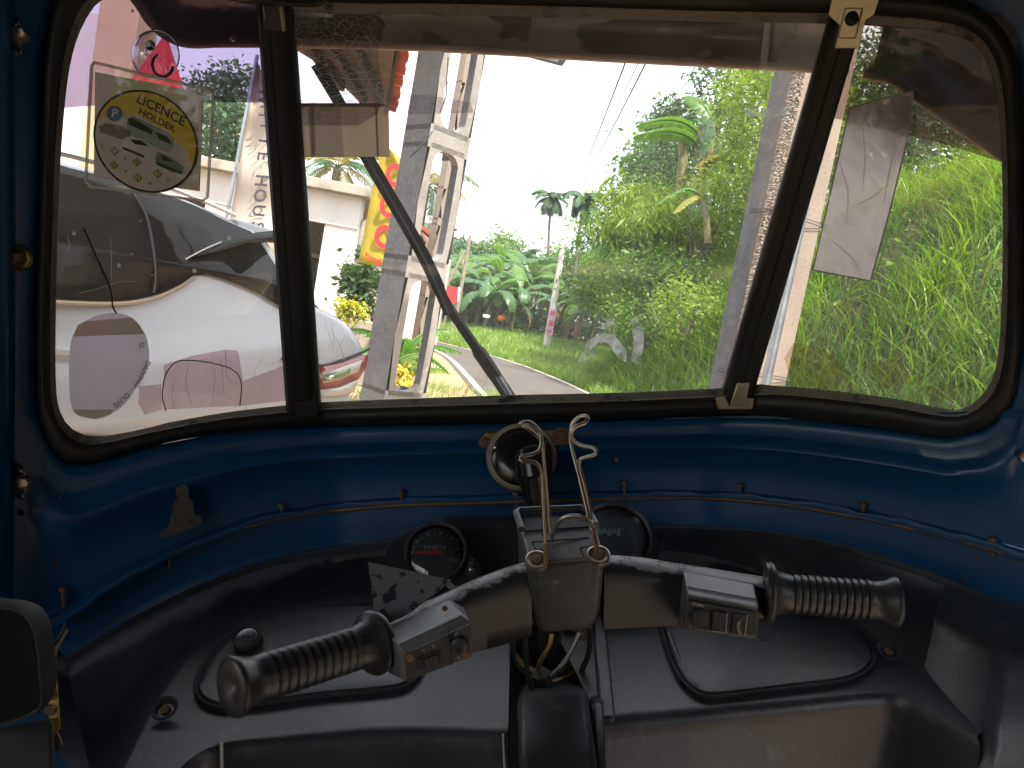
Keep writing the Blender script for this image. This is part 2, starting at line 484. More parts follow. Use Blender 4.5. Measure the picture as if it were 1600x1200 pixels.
# split: level land and the bank
cx = v[f].mean(1)
isbank = (cx[:, 0] > np.interp(cx[:, 1], XF_Y, XF_X)) & (cx[:, 1] < 60) & (cx[:, 0] < 60)
isgrass = (~isbank) & ((cx[:, 0] > np.interp(cx[:, 1], [p[1] for p in RR[:9]], [p[0] for p in RR[:9]]) - .3) | (cx[:, 1] > 27))
for nm, msk, mt in (('ground', ~isbank & ~isgrass, M['soil']), ('bank', isbank, M['bank']), ('verge', isgrass, M['soil'])):
    ff = f[msk]; u, inv = np.unique(ff, return_inverse=True)
    tag(obj_np(nm, v[u], inv.reshape(-1, 4), mt, smooth=True), kind='structure')

def strip(name, left, right, z, m, n=60):
    b = MB(); L_, R_ = cr(left, n), cr(right, n)
    b.grid([[(l[0] + (r[0] - l[0]) * t, l[1] + (r[1] - l[1]) * t, z + (0 if len(l) < 3 else 0)) for t in (0, .33, .66, 1)] for l, r in zip(L_, R_)])
    return tag(obj(name, b, m), kind='structure')
strip('road', LL, RR, .004, M['asphalt'])
def off_line(c, d):
    out = []
    for k, p in enumerate(c):
        q0, q1 = c[max(k - 1, 0)], c[min(k + 1, len(c) - 1)]
        dx, dy = q1[0] - q0[0], q1[1] - q0[1]; l = math.hypot(dx, dy)
        out.append((p[0] + dy / l * d, p[1] - dx / l * d))
    return out
Lc, Rc = cr(LL, 50), cr(RR, 50)
strip('road_marking', off_line(Lc, .10), off_line(Lc, .22), .009, M['line'])
strip('road_marking', off_line(Rc, -.16), off_line(Rc, -.05), .009, M['line'])
strip('shoulder', off_line(Lc, -3.2), off_line(Lc, 0.02), -.006, M['sand'])

# far hills
b = MB(); rows = []
for jj in range(16):
    t = jj / 15; row = []
    for ii in range(90):
        x = -420 + ii * 9.5; u = (x + 62) / 62.0
        top = 37 * math.exp(-u * u) + 20 * math.exp(-((x + 330) / 120) ** 2) + 9 * math.exp(-((x - 120) / 160) ** 2)
        top += 1.3 * math.sin(x * .35) + .8 * math.sin(x * .83 + 1)
        yy = 240 + 160 * t
        row.append((x, yy, -1 + top * math.sin(t * math.pi * .5) ** .8 + nr.rand() * 1.3 * t))
    rows.append(row)
b.grid(rows)
tag(obj('hills', b, M['hill'], auto=0), kind='structure')

# ------------------------------------------------------------ foliage builders
def rv(n):
    a = nr.normal(size=(n, 3)); return a / np.linalg.norm(a, axis=1, keepdims=True)
def leaf_quads(c, size, el=2.0, droop=.3, jitter=.35):
    """diamond leaves at points c; returns v,f"""
    n = len(c); u = rv(n); u[:, 2] = u[:, 2] * .6 - droop; u /= np.linalg.norm(u, axis=1, keepdims=True)
    w = np.cross(u, rv(n)); w /= np.linalg.norm(w, axis=1, keepdims=True) + 1e-6
    s = size * (1 + jitter * nr.normal(size=(n, 1))).clip(.4, 2)
    nn = np.cross(u, w)
    a = c; bq = c + u * s * .5 + w * s * .5 / el + nn * s * .06; d = c + u * s * .5 - w * s * .5 / el + nn * s * .06; e = c + u * s
    v = np.stack([a, bq, e, d], 1).reshape(-1, 3)
    return v, np.arange(4 * n).reshape(n, 4)
def cloud(center, rad, nclu, per, spread, shell=.75):
    d = rv(nclu); r = (nr.rand(nclu, 1) ** (1 / 3)) * (1 - shell) + shell * nr.rand(nclu, 1) ** .35
    k = np.array(center) + d * np.array(rad) * r
    p = np.repeat(k, per, 0) + nr.normal(size=(nclu * per, 3)) * spread
    return p, k
def tree(name, label, cat, base, H, rad, trunk_r, mleaf, group=None, nclu=60, per=45, size=.12, spread=.22, el=2.2, mbark=None, crown_z=None, droop=.3, lean=(0, 0), limbs=True):
    t = thing(name, label, cat, base, group)
    bx, by, bz = base; cz = crown_z if crown_z else H - rad[2]
    c = (bx + lean[0], by + lean[1], bz + cz)
    p, k = cloud(c, rad, nclu, per, spread)
    v, f = leaf_quads(p, size, el, droop)
    obj_np('crown', v, f, mleaf, t)
    b = MB()
    n = 7
    tr = [(bx + lean[0] * (q / n) ** 1.5 + .05 * math.sin(q * 2.1), by + lean[1] * (q / n) ** 1.5, bz - .2 + (cz + rad[2] * .3 + .2) * q / n) for q in range(n + 1)]
    b.tube(tr, [trunk_r * (1 - .6 * q / n) for q in range(n + 1)], 7)
    if limbs:
        for q in range(9):
            e = k[nr.randint(len(k))]; s = Vector(tr[rnd.randint(3, n - 1)]); e = Vector(e)
            mid = (s + e) / 2 + Vector((0, 0, -.1 * (e - s).length))
            b.tube([s, mid, e], [trunk_r * .38, trunk_r * .22, trunk_r * .07], 5)
    obj('trunk', b, mbark or M['bark'], t)
    return t
def blades(base, h, w, lean, seg=3):
    """curved grass blades: base (n,3), h (n,), w (n,), lean (n,)"""
    n = len(base); az = nr.rand(n) * 6.283; ld = np.stack([np.cos(az), np.sin(az), 0 * az], 1)
    sd = np.stack([-np.sin(az), np.cos(az), 0 * az], 1)
    az2 = nr.rand(n) * 6.283; sd2 = np.stack([np.cos(az2), np.sin(az2), 0 * az2], 1); sd = sd * .6 + sd2 * .4
    L_ = []
    for q in range(seg + 1):
        t = q / seg
        ht = h * (t - lean * .55 * t * t); out = h * lean * 1.0 * t * t
        c = base + ld * out[:, None] + np.array([0, 0, 1]) * ht[:, None]
        ww = w * (1 - t * .95) * (.7 + .6 * t)
        L_ += [c - sd * ww[:, None] / 2, c + sd * ww[:, None] / 2]
    v = np.stack(L_, 1).reshape(-1, 3)
    k = 2 * (seg + 1); o = (np.arange(n) * k)[:, None]
    f = np.concatenate([np.stack([o[:, 0] + 2 * q, o[:, 0] + 2 * q + 1, o[:, 0] + 2 * q + 3, o[:, 0] + 2 * q + 2], 1) for q in range(seg)])
    return v, f
def tufts(cx, cyy, per, spread):
    n = len(cx); x = np.repeat(cx, per) + nr.normal(size=n * per) * spread; y = np.repeat(cyy, per) + nr.normal(size=n * per) * spread
    return np.stack([x, y, hz(x, y) - .04], 1)

# grass on the bank
def bank_pts(n, y0, y1, s0, s1, p=1.0):
    y = y0 + (y1 - y0) * nr.rand(n) ** p; s = s0 + (s1 - s0) * nr.rand(n)
    return np.interp(y, XF_Y, XF_X) + s, y
x, y = bank_pts(3900, 6.0, 25, -.3, 6.0); mk = (np.sin(x * 1.7 + 1.2 * np.sin(y * .9)) * np.sin(y * 1.25 + x * .6) > -.22); x, y = x[mk], y[mk]
bs = tufts(x, y, 16, .15); n = len(bs); kk = np.repeat(.6 + .8 * nr.rand(len(x)), 16)
v, f = blades(bs, (.50 + .50 * nr.rand(n)) * kk, (.024 + .024 * nr.rand(n)), .35 + .85 * nr.rand(n), 4)
tag(obj_np('bank_grass', v, f, M['grass']), kind='stuff')
x, y = bank_pts(2100, 6.0, 24, -.3, 6.0)
bs = tufts(x, y, 14, .16); n = len(bs)
v, f = blades(bs, .4 + .5 * nr.rand(n), .020 + .025 * nr.rand(n), .4 + .8 * nr.rand(n))
tag(obj_np('dark_undergrowth', v, f, M['grass_dk']), kind='stuff')
x, y = bank_pts(2200, 6.0, 24, .3, 6.0)
msk = (np.sin(x * 1.9 + y * .7) + np.sin(y * 1.3) > .2)
x, y = x[msk], y[msk]
bs = tufts(x, y, 16, .2); n = len(bs)
v, f = blades(bs, .5 + .6 * nr.rand(n), .011 + .010 * nr.rand(n), .7 + .8 * nr.rand(n))
tag(obj_np('dry_bank_grass', v, f, M['straw']), kind='stuff')
x, y = bank_pts(1500, 5.5, 22, -.2, 6.0)
p = np.stack([x, y, hz(x, y) + .15 * nr.rand(len(x))], 1); p = np.repeat(p, 5, 0) + nr.normal(size=(len(p) * 5, 3)) * .13
v, f = leaf_quads(p, .085, 1.7, .1)
tag(obj_np('bank_weeds', v, f, M['leaf_y']), kind='stuff')
# verge grass and grass of the far clearing
def area_pts(n, xf_, y0, y1):
    y = y0 + (y1 - y0) * nr.rand(n); a, b_ = xf_(y); return a + (b_ - a) * nr.rand(n), y
def redge(y): return np.interp(y, [p[1] for p in RR[:10]], [p[0] for p in RR[:10]])
x, y = area_pts(5200, lambda y: (redge(y) + .12, np.interp(y, XF_Y, XF_X) + .3), 6, 27)
bs = tufts(x, y, 8, .09); n = len(bs)
v, f = blades(bs, .15 + .26 * nr.rand(n), .016 + .018 * nr.rand(n), .3 + .7 * nr.rand(n))
tag(obj_np('verge_grass', v, f, M['grass']), kind='stuff')
x = -9 + 15 * nr.rand(9000); y = 26.5 + 18 * nr.rand(9000)
msk = y > np.interp(x, [-17, -9.5, -2.6, -.1, 1, 8], [35, 32.4, 26.8, 23.4, 21, 20])
bs = tufts(x[msk], y[msk], 6, .14); n = len(bs)
v, f = blades(bs, .2 + .35 * nr.rand(n), .03 + .03 * nr.rand(n), .3 + .6 * nr.rand(n), 2)
tag(obj_np('clearing_grass', v, f, M['grass']), kind='stuff')
# tufts and ferns round the foot of the left concrete pole
x = -1.9 + 1.9 * nr.rand(170); y = 7.2 + 5.5 * nr.rand(170)
bs = tufts(x, y, 12, .09); bs[:, 2] = 0; n = len(bs)
v, f = blades(bs, .1 + .25 * nr.rand(n), .01 + .012 * nr.rand(n), .5 + .8 * nr.rand(n))
tag(obj_np('roadside_weeds', v, f, M['grass']), kind='stuff')

# ------------------------------------------------------------ banana plants
def banana_leaf(base, az, el, L_, wd, bendf, m, parent, torn=.5, n=16):
    """arching midrib with a lamina torn into strips; base Vector"""
    d = Vector((math.cos(az), math.sin(az), 0)); side = Vector((-math.sin(az), math.cos(az), 0))
    pts = []; p = Vector(base); a = el; st = L_ / n
    for q in range(n + 1):
        pts.append(p.copy()); p = p + (d * math.cos(a) + Vector((0, 0, 1)) * math.sin(a)) * st; a -= bendf / n * (1 + .6 * q / n)
    b = MB()
    b.tube(pts, [.022 * (1 - .8 * q / n) + .004 for q in range(n + 1)], 5)
    for s in (-1, 1):
        for q in range(2, n):
            t0, t1 = q / n, (q + 1) / n
            w0 = wd * math.sin(math.pi * min(1, max(0, (t0 - .08) / .93))) ** .55; w1 = wd * math.sin(math.pi * min(1, max(0, (t1 - .08) / .93))) ** .55
            dr = .25 + rnd.random() * .25
            gap = st * .22 if rnd.random() < torn else 0
            tg = (pts[q + 1] - pts[q]).normalized()
            A, B_ = pts[q], pts[q + 1]
            sw = rnd.random() * .12
            o0 = side * s * w0 + Vector((0, 0, -dr * w0)) + tg * (w0 * (.25 + sw) + gap)
            o1 = side * s * w1 + Vector((0, 0, -dr * w1)) + tg * (w1 * (.25 + sw) - gap)
            h0 = side * s * w0 * .5 + Vector((0, 0, .10 * w0)); h1 = side * s * w1 * .5 + Vector((0, 0, .10 * w1))
            b.add([A, B_, B_ + h1, A + h0, B_ + o1, A + o0], [(0, 1, 2, 3), (3, 2, 4, 5)])
    return obj('leaf', b, m, parent, auto=0, smooth=True)
def banana(label, base, H, nl, L_, wd, group, dry=2, seed=0, mats=None):
    rs = rnd.random
    t = thing('banana_plant', label, 'banana plant', base, group)
    b = MB(); B = Vector(base); lx = (rs() - .5) * .3
    pts = [B + Vector((lx * q / 5, 0, -.1 + H * q / 5)) for q in range(6)]
    b.tube(pts, [.14 * (1 - .5 * q / 5) * (H / 2.4) ** .5 for q in range(6)], 8)
    obj('stem', b, M['stem'], t)
    top = pts[-1]
    for k in range(nl):
        az = k * 2.4 + rs() * .5 + seed
        m = (mats or [M['ban'], M['ban'], M['ban_dk']])[k % (len(mats) if mats else 3)]
        banana_leaf(top - Vector((0, 0, .1 * rs())), az, 1.35 - .9 * (k / nl) + (rs() - .5) * .2, L_ * (.8 + .35 * rs()), wd, 1.1 + 1.0 * rs(), m, t)
    for k in range(dry):
        banana_leaf(top - Vector((0, 0, .15)), rs() * 6.28, -.2, L_ * .7, wd * .35, 1.5, M['ban_dry'], t, .8, 10)
    return t

# big banana plant on the bank, leaves set as in the photograph
def at(px, py, y): return Q(px, py, y)
B0 = at(1052, 420, 20.5)
t = thing('banana_plant', 'tall banana plant on the bank, two leaves spread flat against the white sky', 'banana plant', B0, 'banana plants')
b = MB(); c_ = [at(1052, 440, 20.5), at(1060, 360, 20.5), at(1064, 290, 20.5), at(1068, 240, 20.5), at(1062, 205, 20.5)]
b.tube(c_, [.17, .15, .14, .12, .07], 9); obj('stem', b, M['stem'], t)
def leaf_to(p0, p1, arch, wd, m, torn=.45, n=18, parent=None, roll=0.0):
    """banana leaf whose midrib goes from p0 to p1, arched by arch metres"""
    b = MB(); up_ = Vector((0, 0, 1)); ax = (p1 - p0); L_ = ax.length
    pts = [p0 + ax * (q / n) + up_ * arch * math.sin(math.pi * (q / n) ** .8) for q in range(n + 1)]
    side = ax.cross(up_).normalized(); side = (Matrix.Rotation(roll, 3, ax.normalized()) @ side)
    b.tube(pts, [.028 * (1 - .8 * q / n) + .004 for q in range(n + 1)], 5)
    for s in (-1, 1):
        for q in range(1, n):
            t0, t1 = q / n, (q + 1) / n
            w0 = wd * math.sin(math.pi * min(1, t0 * .97 + .02)) ** .5; w1 = wd * math.sin(math.pi * min(1, t1 * .97 + .02)) ** .5
            tg = (pts[q + 1] - pts[q]).normalized(); gap = L_ / n * .2 if rnd.random() < torn else 0
            nrm = side.cross(tg).normalized()
            if nrm.z < 0: nrm = -nrm
            dr = .2 + rnd.random() * .3; sw = .2 + rnd.random() * .1
            o0 = side * s * w0 - nrm * dr * w0 + tg * (w0 * sw + gap); o1 = side * s * w1 - nrm * dr * w1 + tg * (w1 * sw - gap)
            h0 = side * s * w0 * .5 + nrm * .1 * w0; h1 = side * s * w1 * .5 + nrm * .1 * w1
            b.add([pts[q], pts[q + 1], pts[q + 1] + h1, pts[q] + h0, pts[q + 1] + o1, pts[q] + o0], [(0, 1, 2, 3), (3, 2, 4, 5)])
    return obj('leaf', b, m, parent, auto=0)
yb = 20.5
leaf_to(at(1098, 222, yb), at(996, 196, yb - .8), .35, .23, M['ban'], parent=t, roll=.5)
leaf_to(at(1090, 228, yb), at(990, 214, yb - 1.4), .25, .25, M['ban'], parent=t, roll=.6)
leaf_to(at(1120, 215, yb), at(1072, 150, yb + .5), .3, .30, M['ban'], parent=t, roll=-.7)
leaf_to(at(1105, 190, yb), at(1095, 250, yb - .9), .1, .30, M['ban_dk'], parent=t, roll=1.2)
leaf_to(at(1118, 205, yb), at(1146, 160, yb), .15, .06, M['ban'], parent=t, roll=1.2)
leaf_to(at(1118, 210, yb), at(1138, 250, yb - .3), .1, .22, M['ban'], parent=t, roll=.9)
leaf_to(at(1132, 262, yb), at(1082, 264, yb - .5), .28, .24, M['ban_y'], parent=t, roll=.35)
leaf_to(at(1100, 200, yb), at(1066, 190, yb + 1), .2, .22, M['ban_dk'], parent=t, roll=.2)
b = MB(); b.tube([at(1103, 310, yb), at(1105, 260, yb), at(1112, 215, yb), at(1114, 190, yb)], [.15, .15, .12, .07], 9)
obj('stem', b, M['stem'], t)
B1 = at(1085, 350, 17)
t = thing('banana_plant', 'young banana plant lower on the bank with one yellowing leaf', 'banana plant', B1, 'banana plants')
b = MB(); b.tube([at(1106, 380, 17), at(1104, 340, 17), at(1096, 312, 17)], [.08, .07, .04], 8); obj('stem', b, M['stem'], t)
leaf_to(at(1098, 316, 17), at(1022, 322, 16.4), .3, .16, M['ban'], parent=t, roll=.3)
leaf_to(at(1094, 318, 17), at(1052, 334, 16.2), .2, .17, M['ban_y'], parent=t, roll=.4)
leaf_to(at(1098, 314, 17), at(1112, 306, 16.8), .15, .14, M['ban'], parent=t)

# the grove beyond the clearing
spots = [(716, 44, 2.6), (744, 41, 2.2), (772, 43, 2.9), (800, 40, 2.0), (822, 44, 3.1), (770, 50, 3.6), (735, 51, 3.3), (885, 42, 2.4), (905, 38, 2.0), (842, 49, 3.8), (795, 52, 4.2), (930, 36, 2.0), (708, 40, 1.8), (758, 39, 1.7), (786, 47, 3.2), (812, 50, 3.6), (865, 47, 3.2), (728, 47, 2.8)]
wl = ['banana plant at the left end of the grove, beside the red hoarding', 'low banana plant with arching leaves left in the grove', 'banana plant with upright leaves in the middle of the grove',
      'short broad banana plant in the middle of the grove', 'tall banana plant just left of the white pole', 'banana plant deep in the grove', 'banana plant behind the two leaning poles',
      'banana plant right of the white pole', 'banana plant with dry leaves right of the white pole', 'tallest banana plant behind the white pole', 'tall banana plant at the back of the grove', 'banana plant at the right end of the grove under the bamboo', 'small banana plant at the road end of the grove', 'small banana plant by the white tub', 'banana plant between the two tallest at the back', 'banana plant far back left of the white pole', 'banana plant far back right of the white pole', 'banana plant behind the leaning stay']
for (px, yy, H), lb in zip(spots, wl):
    p = Q(px, 500, yy); z = float(hz(p.x, yy))
    banana(lb, Vector((p.x, yy, z)), H, 10, 2.7, .36, 'banana plants', dry=3, seed=rnd.random() * 6, mats=[M['ban'], M['ban_dk'], M['ban_dk']])
# dark trees behind the grove
gk = 'trees beyond the clearing'
k = 0
bl = ['dark rounded tree behind the left end of the grove', 'pale green tree rising at the foot of the hill', 'dark tree behind the middle bananas', 'bushy tree behind the white pole', 'broad dark tree right of the white pole',
      'thin crowned tree with sky showing through, right of the palms', 'green tree at the left of the bank bamboo', 'low bushy tree at the left edge of the clearing', 'leafy tree above the bamboo', 'broad tree far behind the grove']
for (px, yy, H, r, mt, nc) in [(705, 60, 6.0, 3.0, 'leaf_dk', 90), (762, 75, 8.6, 3.2, 'leaf', 80), (780, 58, 4.6, 2.6, 'leaf_dk', 70), (850, 56, 6.2, 2.8, 'leaf', 90), (930, 46, 6.2, 2.6, 'leaf_dk', 100),
                               (972, 40, 7.6, 1.9, 'leaf_bl', 50), (985, 34, 6.8, 2.4, 'leaf', 110), (690, 70, 7.0, 4.0, 'leaf', 110), (1010, 30, 8.4, 2.2, 'leaf', 90), (735, 85, 8.0, 5.0, 'leaf_dk', 120)]:
    p = Q(px, 500, yy); z = float(hz(p.x, yy))
    tree('leafy_tree', bl[k], 'tree', Vector((p.x, yy, z)), H, (r, r, r * .85), .16, M[mt], gk, nc, 60, .30 if yy > 50 else .22, .42, 2.0)
    k += 1
# understorey between the banana stems
p_ = []
for q in range(170):
    xx = -9 + 14 * nr.rand(); yy_ = 41 + 12 * nr.rand(); p_.append(np.array([xx, yy_, .9 + .5 * nr.rand()]) + nr.normal(size=(46, 3)) * np.array([.55, .5, .42]))
v, f = leaf_quads(np.concatenate(p_), .34, 2.2, .2)
tag(obj_np('undergrowth', v, f, M['leaf_dk']), kind='stuff')
# tall slender areca palms
def frond(base, az, el, L_, m, parent, n=14, drp=1.6, lw=.035, ll=.45, comb=1.0):
    d = Vector((math.cos(az), math.sin(az), 0)); side = Vector((-math.sin(az), math.cos(az), 0))
    p = Vector(base); a = el; st = L_ / n; b = MB(); pts = []
    for q in range(n + 1):
        pts.append(p.copy()); p = p + (d * math.cos(a) + Vector((0, 0, 1)) * math.sin(a)) * st; a -= drp / n
    b.tube(pts, [.02 * (1 - .8 * q / n) + .005 for q in range(n + 1)], 4)
    for q in range(2, n + 1):
        for h in (0, .5):
            P0 = pts[q] if h == 0 or q == n else (pts[q] + pts[q + 1]) / 2
            tg = (pts[min(q + 1, n)] - pts[min(q, n - 1)]).normalized()
            l = ll * math.sin(math.pi * (.15 + .8 * q / n)) ** .6
            for s in (-1, 1):
                dv = (side * s * .8 + tg * .6 + Vector((0, 0, -.35 - .3 * rnd.random()))).normalized() * l
                w = tg * lw
                b.add([P0 - w * .5, P0 + w * .5, P0 + dv * .6 + w * .4 + Vector((0, 0, .02)), P0 + dv, P0 + dv * .6 - w * .6], [(0, 1, 2, 3, 4)])
    return obj('frond', b, m, parent, auto=0)
def palm(label, base, crown, tr, nf, L_, m, group=None, ll=.45, lw=.05, el0=1.1, drp=1.9, name='areca_palm'):
    t = thing(name, label, 'palm tree', base, group)
    b = MB(); bs_, c = Vector(base), Vector(crown)
    pts = [bs_.lerp(c, q / 8) + Vector((.1 * math.sin(q * .8), 0, 0)) for q in range(9)]
    pts[-1] = c
    b.tube(pts, [tr * (1.2 - .4 * q / 8) for q in range(9)], 7); obj('trunk', b, M['bark'], t)
    for k in range(nf):
        mm = m if not isinstance(m, list) else m[k % len(m)]
        frond(c, k * 2.4 + rnd.random() * .4, el0 - 1.5 * k / nf, L_ * (.85 + .3 * rnd.random()), mm, t, drp=drp, ll=ll, lw=lw)
    return t
p = Q(861, 480, 50); palm('slender palm against the sky left of the white pole', (p.x, 50, 0.6), Q(862, 309, 50), .10, 13, 1.45, M['palm'], 'palms', .6, .10)
p = Q(895, 480, 44); palm('slender palm with full crown touching the top of the white pole', (p.x, 44, .6), Q(914, 312, 44), .10, 17, 1.5, M['palm'], 'palms', .62, .10)
p = Q(650, 480, 32); palm('coconut palm with browning fronds seen through the pole openings', (p.x, 32, 0), Q(668, 292, 32), .16, 15, 2.2, [M['palm'], M['palm'], M['palm_y']], 'palms', .6, .06, name='coconut_palm')
p = Q(515, 480, 24); palm('palm with yellow fronds behind the flat white roof', (p.x, 24, 0), Q(528, 262, 24), .16, 14, 1.9, [M['palm_y'], M['palm']], 'palms', .5, .05, name='coconut_palm')

# bank shrubs, bamboo and trees
def shrub(label, px, py, y, rad, m, nclu, per, size, spread, el=2.2, droop=.3, name='shrub', cat='shrub', group='shrubs on the bank'):
    c = Q(px, py, y)
    t = thing(name, label, cat, Vector((c.x, c.y, c.z - rad[2])), group)
    p, k_ = cloud(c, rad, nclu, per, spread, .5); v, f = leaf_quads(p, size, el, droop)
    obj_np('foliage', v, f, m, t)
    b = MB()
    for q in range(8):
        e = Vector(k_[nr.randint(len(k_))]); s = Vector((c.x + (rnd.random() - .5) * .3, c.y, c.z - rad[2]))
        b.tube([s, (s + e) / 2 + Vector((0, 0, .1)), e], [.025, .018, .006], 4)
    obj('stem', b, M['bark'], t)
    return t
def bamboo(label, px, py, y, n, L_, m, spread, lean):
    """arching canes with drooping narrow leaves"""
    c = Q(px, py, y); t = thing('bamboo_clump', label, 'bamboo', c, 'bamboo on the bank')
    cen = []; b = MB()
    for q in range(n):
        az = lean + (rnd.random() - .5) * 2.4; l = L_ * (.6 + .6 * rnd.random()); a = 1.45 - rnd.random() * .35
        p = Vector(c) + Vector(((rnd.random() - .5) * spread, (rnd.random() - .5) * spread, 0)); pts = [p.copy()]
        for s in range(12):
            p = p + Vector((math.cos(az) * math.cos(a), math.sin(az) * math.cos(a), math.sin(a))) * l / 12; a -= .17; pts.append(p.copy())
            if s > 2: cen += [np.array(p) + nr.normal(size=3) * .16 for _ in range(16)]
        b.tube(pts, [.018 * (1 - .8 * s / 12) for s in range(13)], 4)
    v, f = leaf_quads(np.array(cen), .26, 7, .75)
    obj_np('foliage', v, f, m, t); obj('cane', b, M['stem'], t)
bamboo('feathery bamboo arching over the left end of the bank', 1030, 430, 23, 28, 3.0, M['bamboo'], 1.2, 2.6)
bamboo('dense bamboo drooping above the grass of the bank', 1070, 400, 19, 22, 2.6, M['leaf_y'], 1.2, 2.8)
bamboo('bushy bamboo beside the right end of the grove', 985, 450, 37, 22, 2.8, M['bamboo'], 1.5, 2.9)
shrub('light green shrub at the foot of the tall banana plant', 1010, 330, 22, (1.3, 1, 1.1), M['leaf'], 60, 60, .13, .22)
shrub('fine leaved shrub left of the tall banana plant', 1035, 270, 24, (1.2, 1, 1.1), M['leaf_bl'], 50, 55, .13, .22)
shrub('yellow green shrub behind the young banana plant', 1120, 330, 19, (1.2, .8, 1.2), M['leaf_y'], 60, 60, .12, .2)
shrub('yellow green shrub midway up the bank', 1075, 480, 14.5, (.75, .5, .5), M['leaf_y'], 40, 50, .08, .14)
shrub('dark leafy shrub filling the bank below the tall banana plant', 1140, 400, 21.5, (2.2, 1.0, 1.6), M['leaf'], 120, 60, .14, .28)
shrub('dark tangled shrub right of the young banana plant', 1165, 330, 22, (1.6, 1.0, 1.8), M['leaf_dk'], 110, 60, .14, .28)
shrub('low yellowish scrub where the bank meets the grove', 1000, 440, 24, (1.8, 1.0, 1.1), M['leaf_y'], 80, 60, .12, .24)
shrub('wide green scrub under the bamboo', 1035, 432, 17.5, (1.3, .6, .55), M['leaf'], 70, 60, .11, .2)
shrub('pale green scrub between the bamboo and the slender pole', 955, 445, 27, (1.7, .8, .9), M['leaf'], 80, 60, .15, .26)
shrub('small shrub low on the bank', 1010, 500, 17, (.9, .6, .6), M['leaf'], 45, 60, .09, .15)
shrub('broad leaved weed clump in the grass by the right window edge', 1440, 380, 13, (.7, .5, .4), M['leaf'], 22, 30, .16, .14, 1.4)
shrub('dark shrub high on the bank behind the plastic sleeve', 1440, 150, 17, (2.4, 1, 1.4), M['leaf_dk'], 80, 60, .13, .3)
shrub('dark bush at the top right of the bank', 1560, 170, 15, (2.0, 1, 1.2), M['leaf_dk'], 70, 60, .13, .3)
shrub('green bush just right of the near concrete pole', 1340, 240, 17, (1.2, 1, 1.6), M['leaf'], 70, 60, .12, .25)
p = Q(1175, 430, 17); tree('leafy_tree', 'light leafy tree on the bank left of the near concrete pole', 'tree', p, 5.4, (1.5, 1.2, 2.0), .09, M['leaf_y'], 'trees on the bank', 110, 62, .12, .2)
p = Q(1150, 400, 21); tree('leafy_tree', 'tree with dense green crown above the tall banana plant', 'tree', p, 6.8, (1.5, 1.3, 2.2), .1, M['leaf'], 'trees on the bank', 100, 60, .14, .22)
p = Q(1080, 400, 25); tree('leafy_tree', 'bare trunked tree with sparse airy leaves against the sky', 'tree', p, 7.2, (1.3, 1.0, 1.1), .13, M['leaf_bl'], 'trees on the bank', 34, 34, .13, .16, crown_z=5.8)
p = Q(1020, 400, 28); tree('leafy_tree', 'small dark tree behind the flat banana leaves', 'tree', p, 5.6, (1.2, 1.0, 1.0), .1, M['leaf_dk'], 'trees on the bank', 50, 55, .16, .2)
for (px, py, yy, r, lb) in ((1420, 110, 22, 2.6, 'tree on top of the bank behind the drooping visor'), (1530, 210, 17, 2.0, 'tree on top of the bank at the right edge of the view'), (1330, 170, 24, 2.6, 'tree on top of the bank just right of the nearest pole')):
    p = Q(px, py + 130, yy); tree('leafy_tree', lb, 'tree', Vector((p.x, yy, float(hz(p.x, yy)))), 4.4 + r, (r * 1.3, r, r), .12, M['leaf'] if yy < 20 else M['leaf_dk'], 'trees on the bank', 120, 60, .16, .3)
for (x_, y_, lb) in ((-6.2, -4.2, 'hedge bush behind the cab at the left, seen only in the door mirror'), (-5.2, -6.8, 'bush beside the hedge behind the cab')):
    t = thing('shrub', lb, 'shrub', Vector((x_, y_, 0))); p_, _ = cloud((x_, y_, 1.4), (1.3, 1.0, 1.4), 60, 50, .25, .5); v, f = leaf_quads(p_, .14, 2.0); obj_np('foliage', v, f, M['leaf_y'], t)
# left tree behind the white building
p = Q(330, 480, 30); tree('leafy_tree', 'big dark tree with an orange brown fork behind the licence holder', 'tree', Vector((p.x, 30, 0)), 8.3, (2.3, 1.8, 2.2), .15, M['leaf_bl'], None, 120, 80, .2, .28, mbark=M['bark_o'], crown_z=6.6)
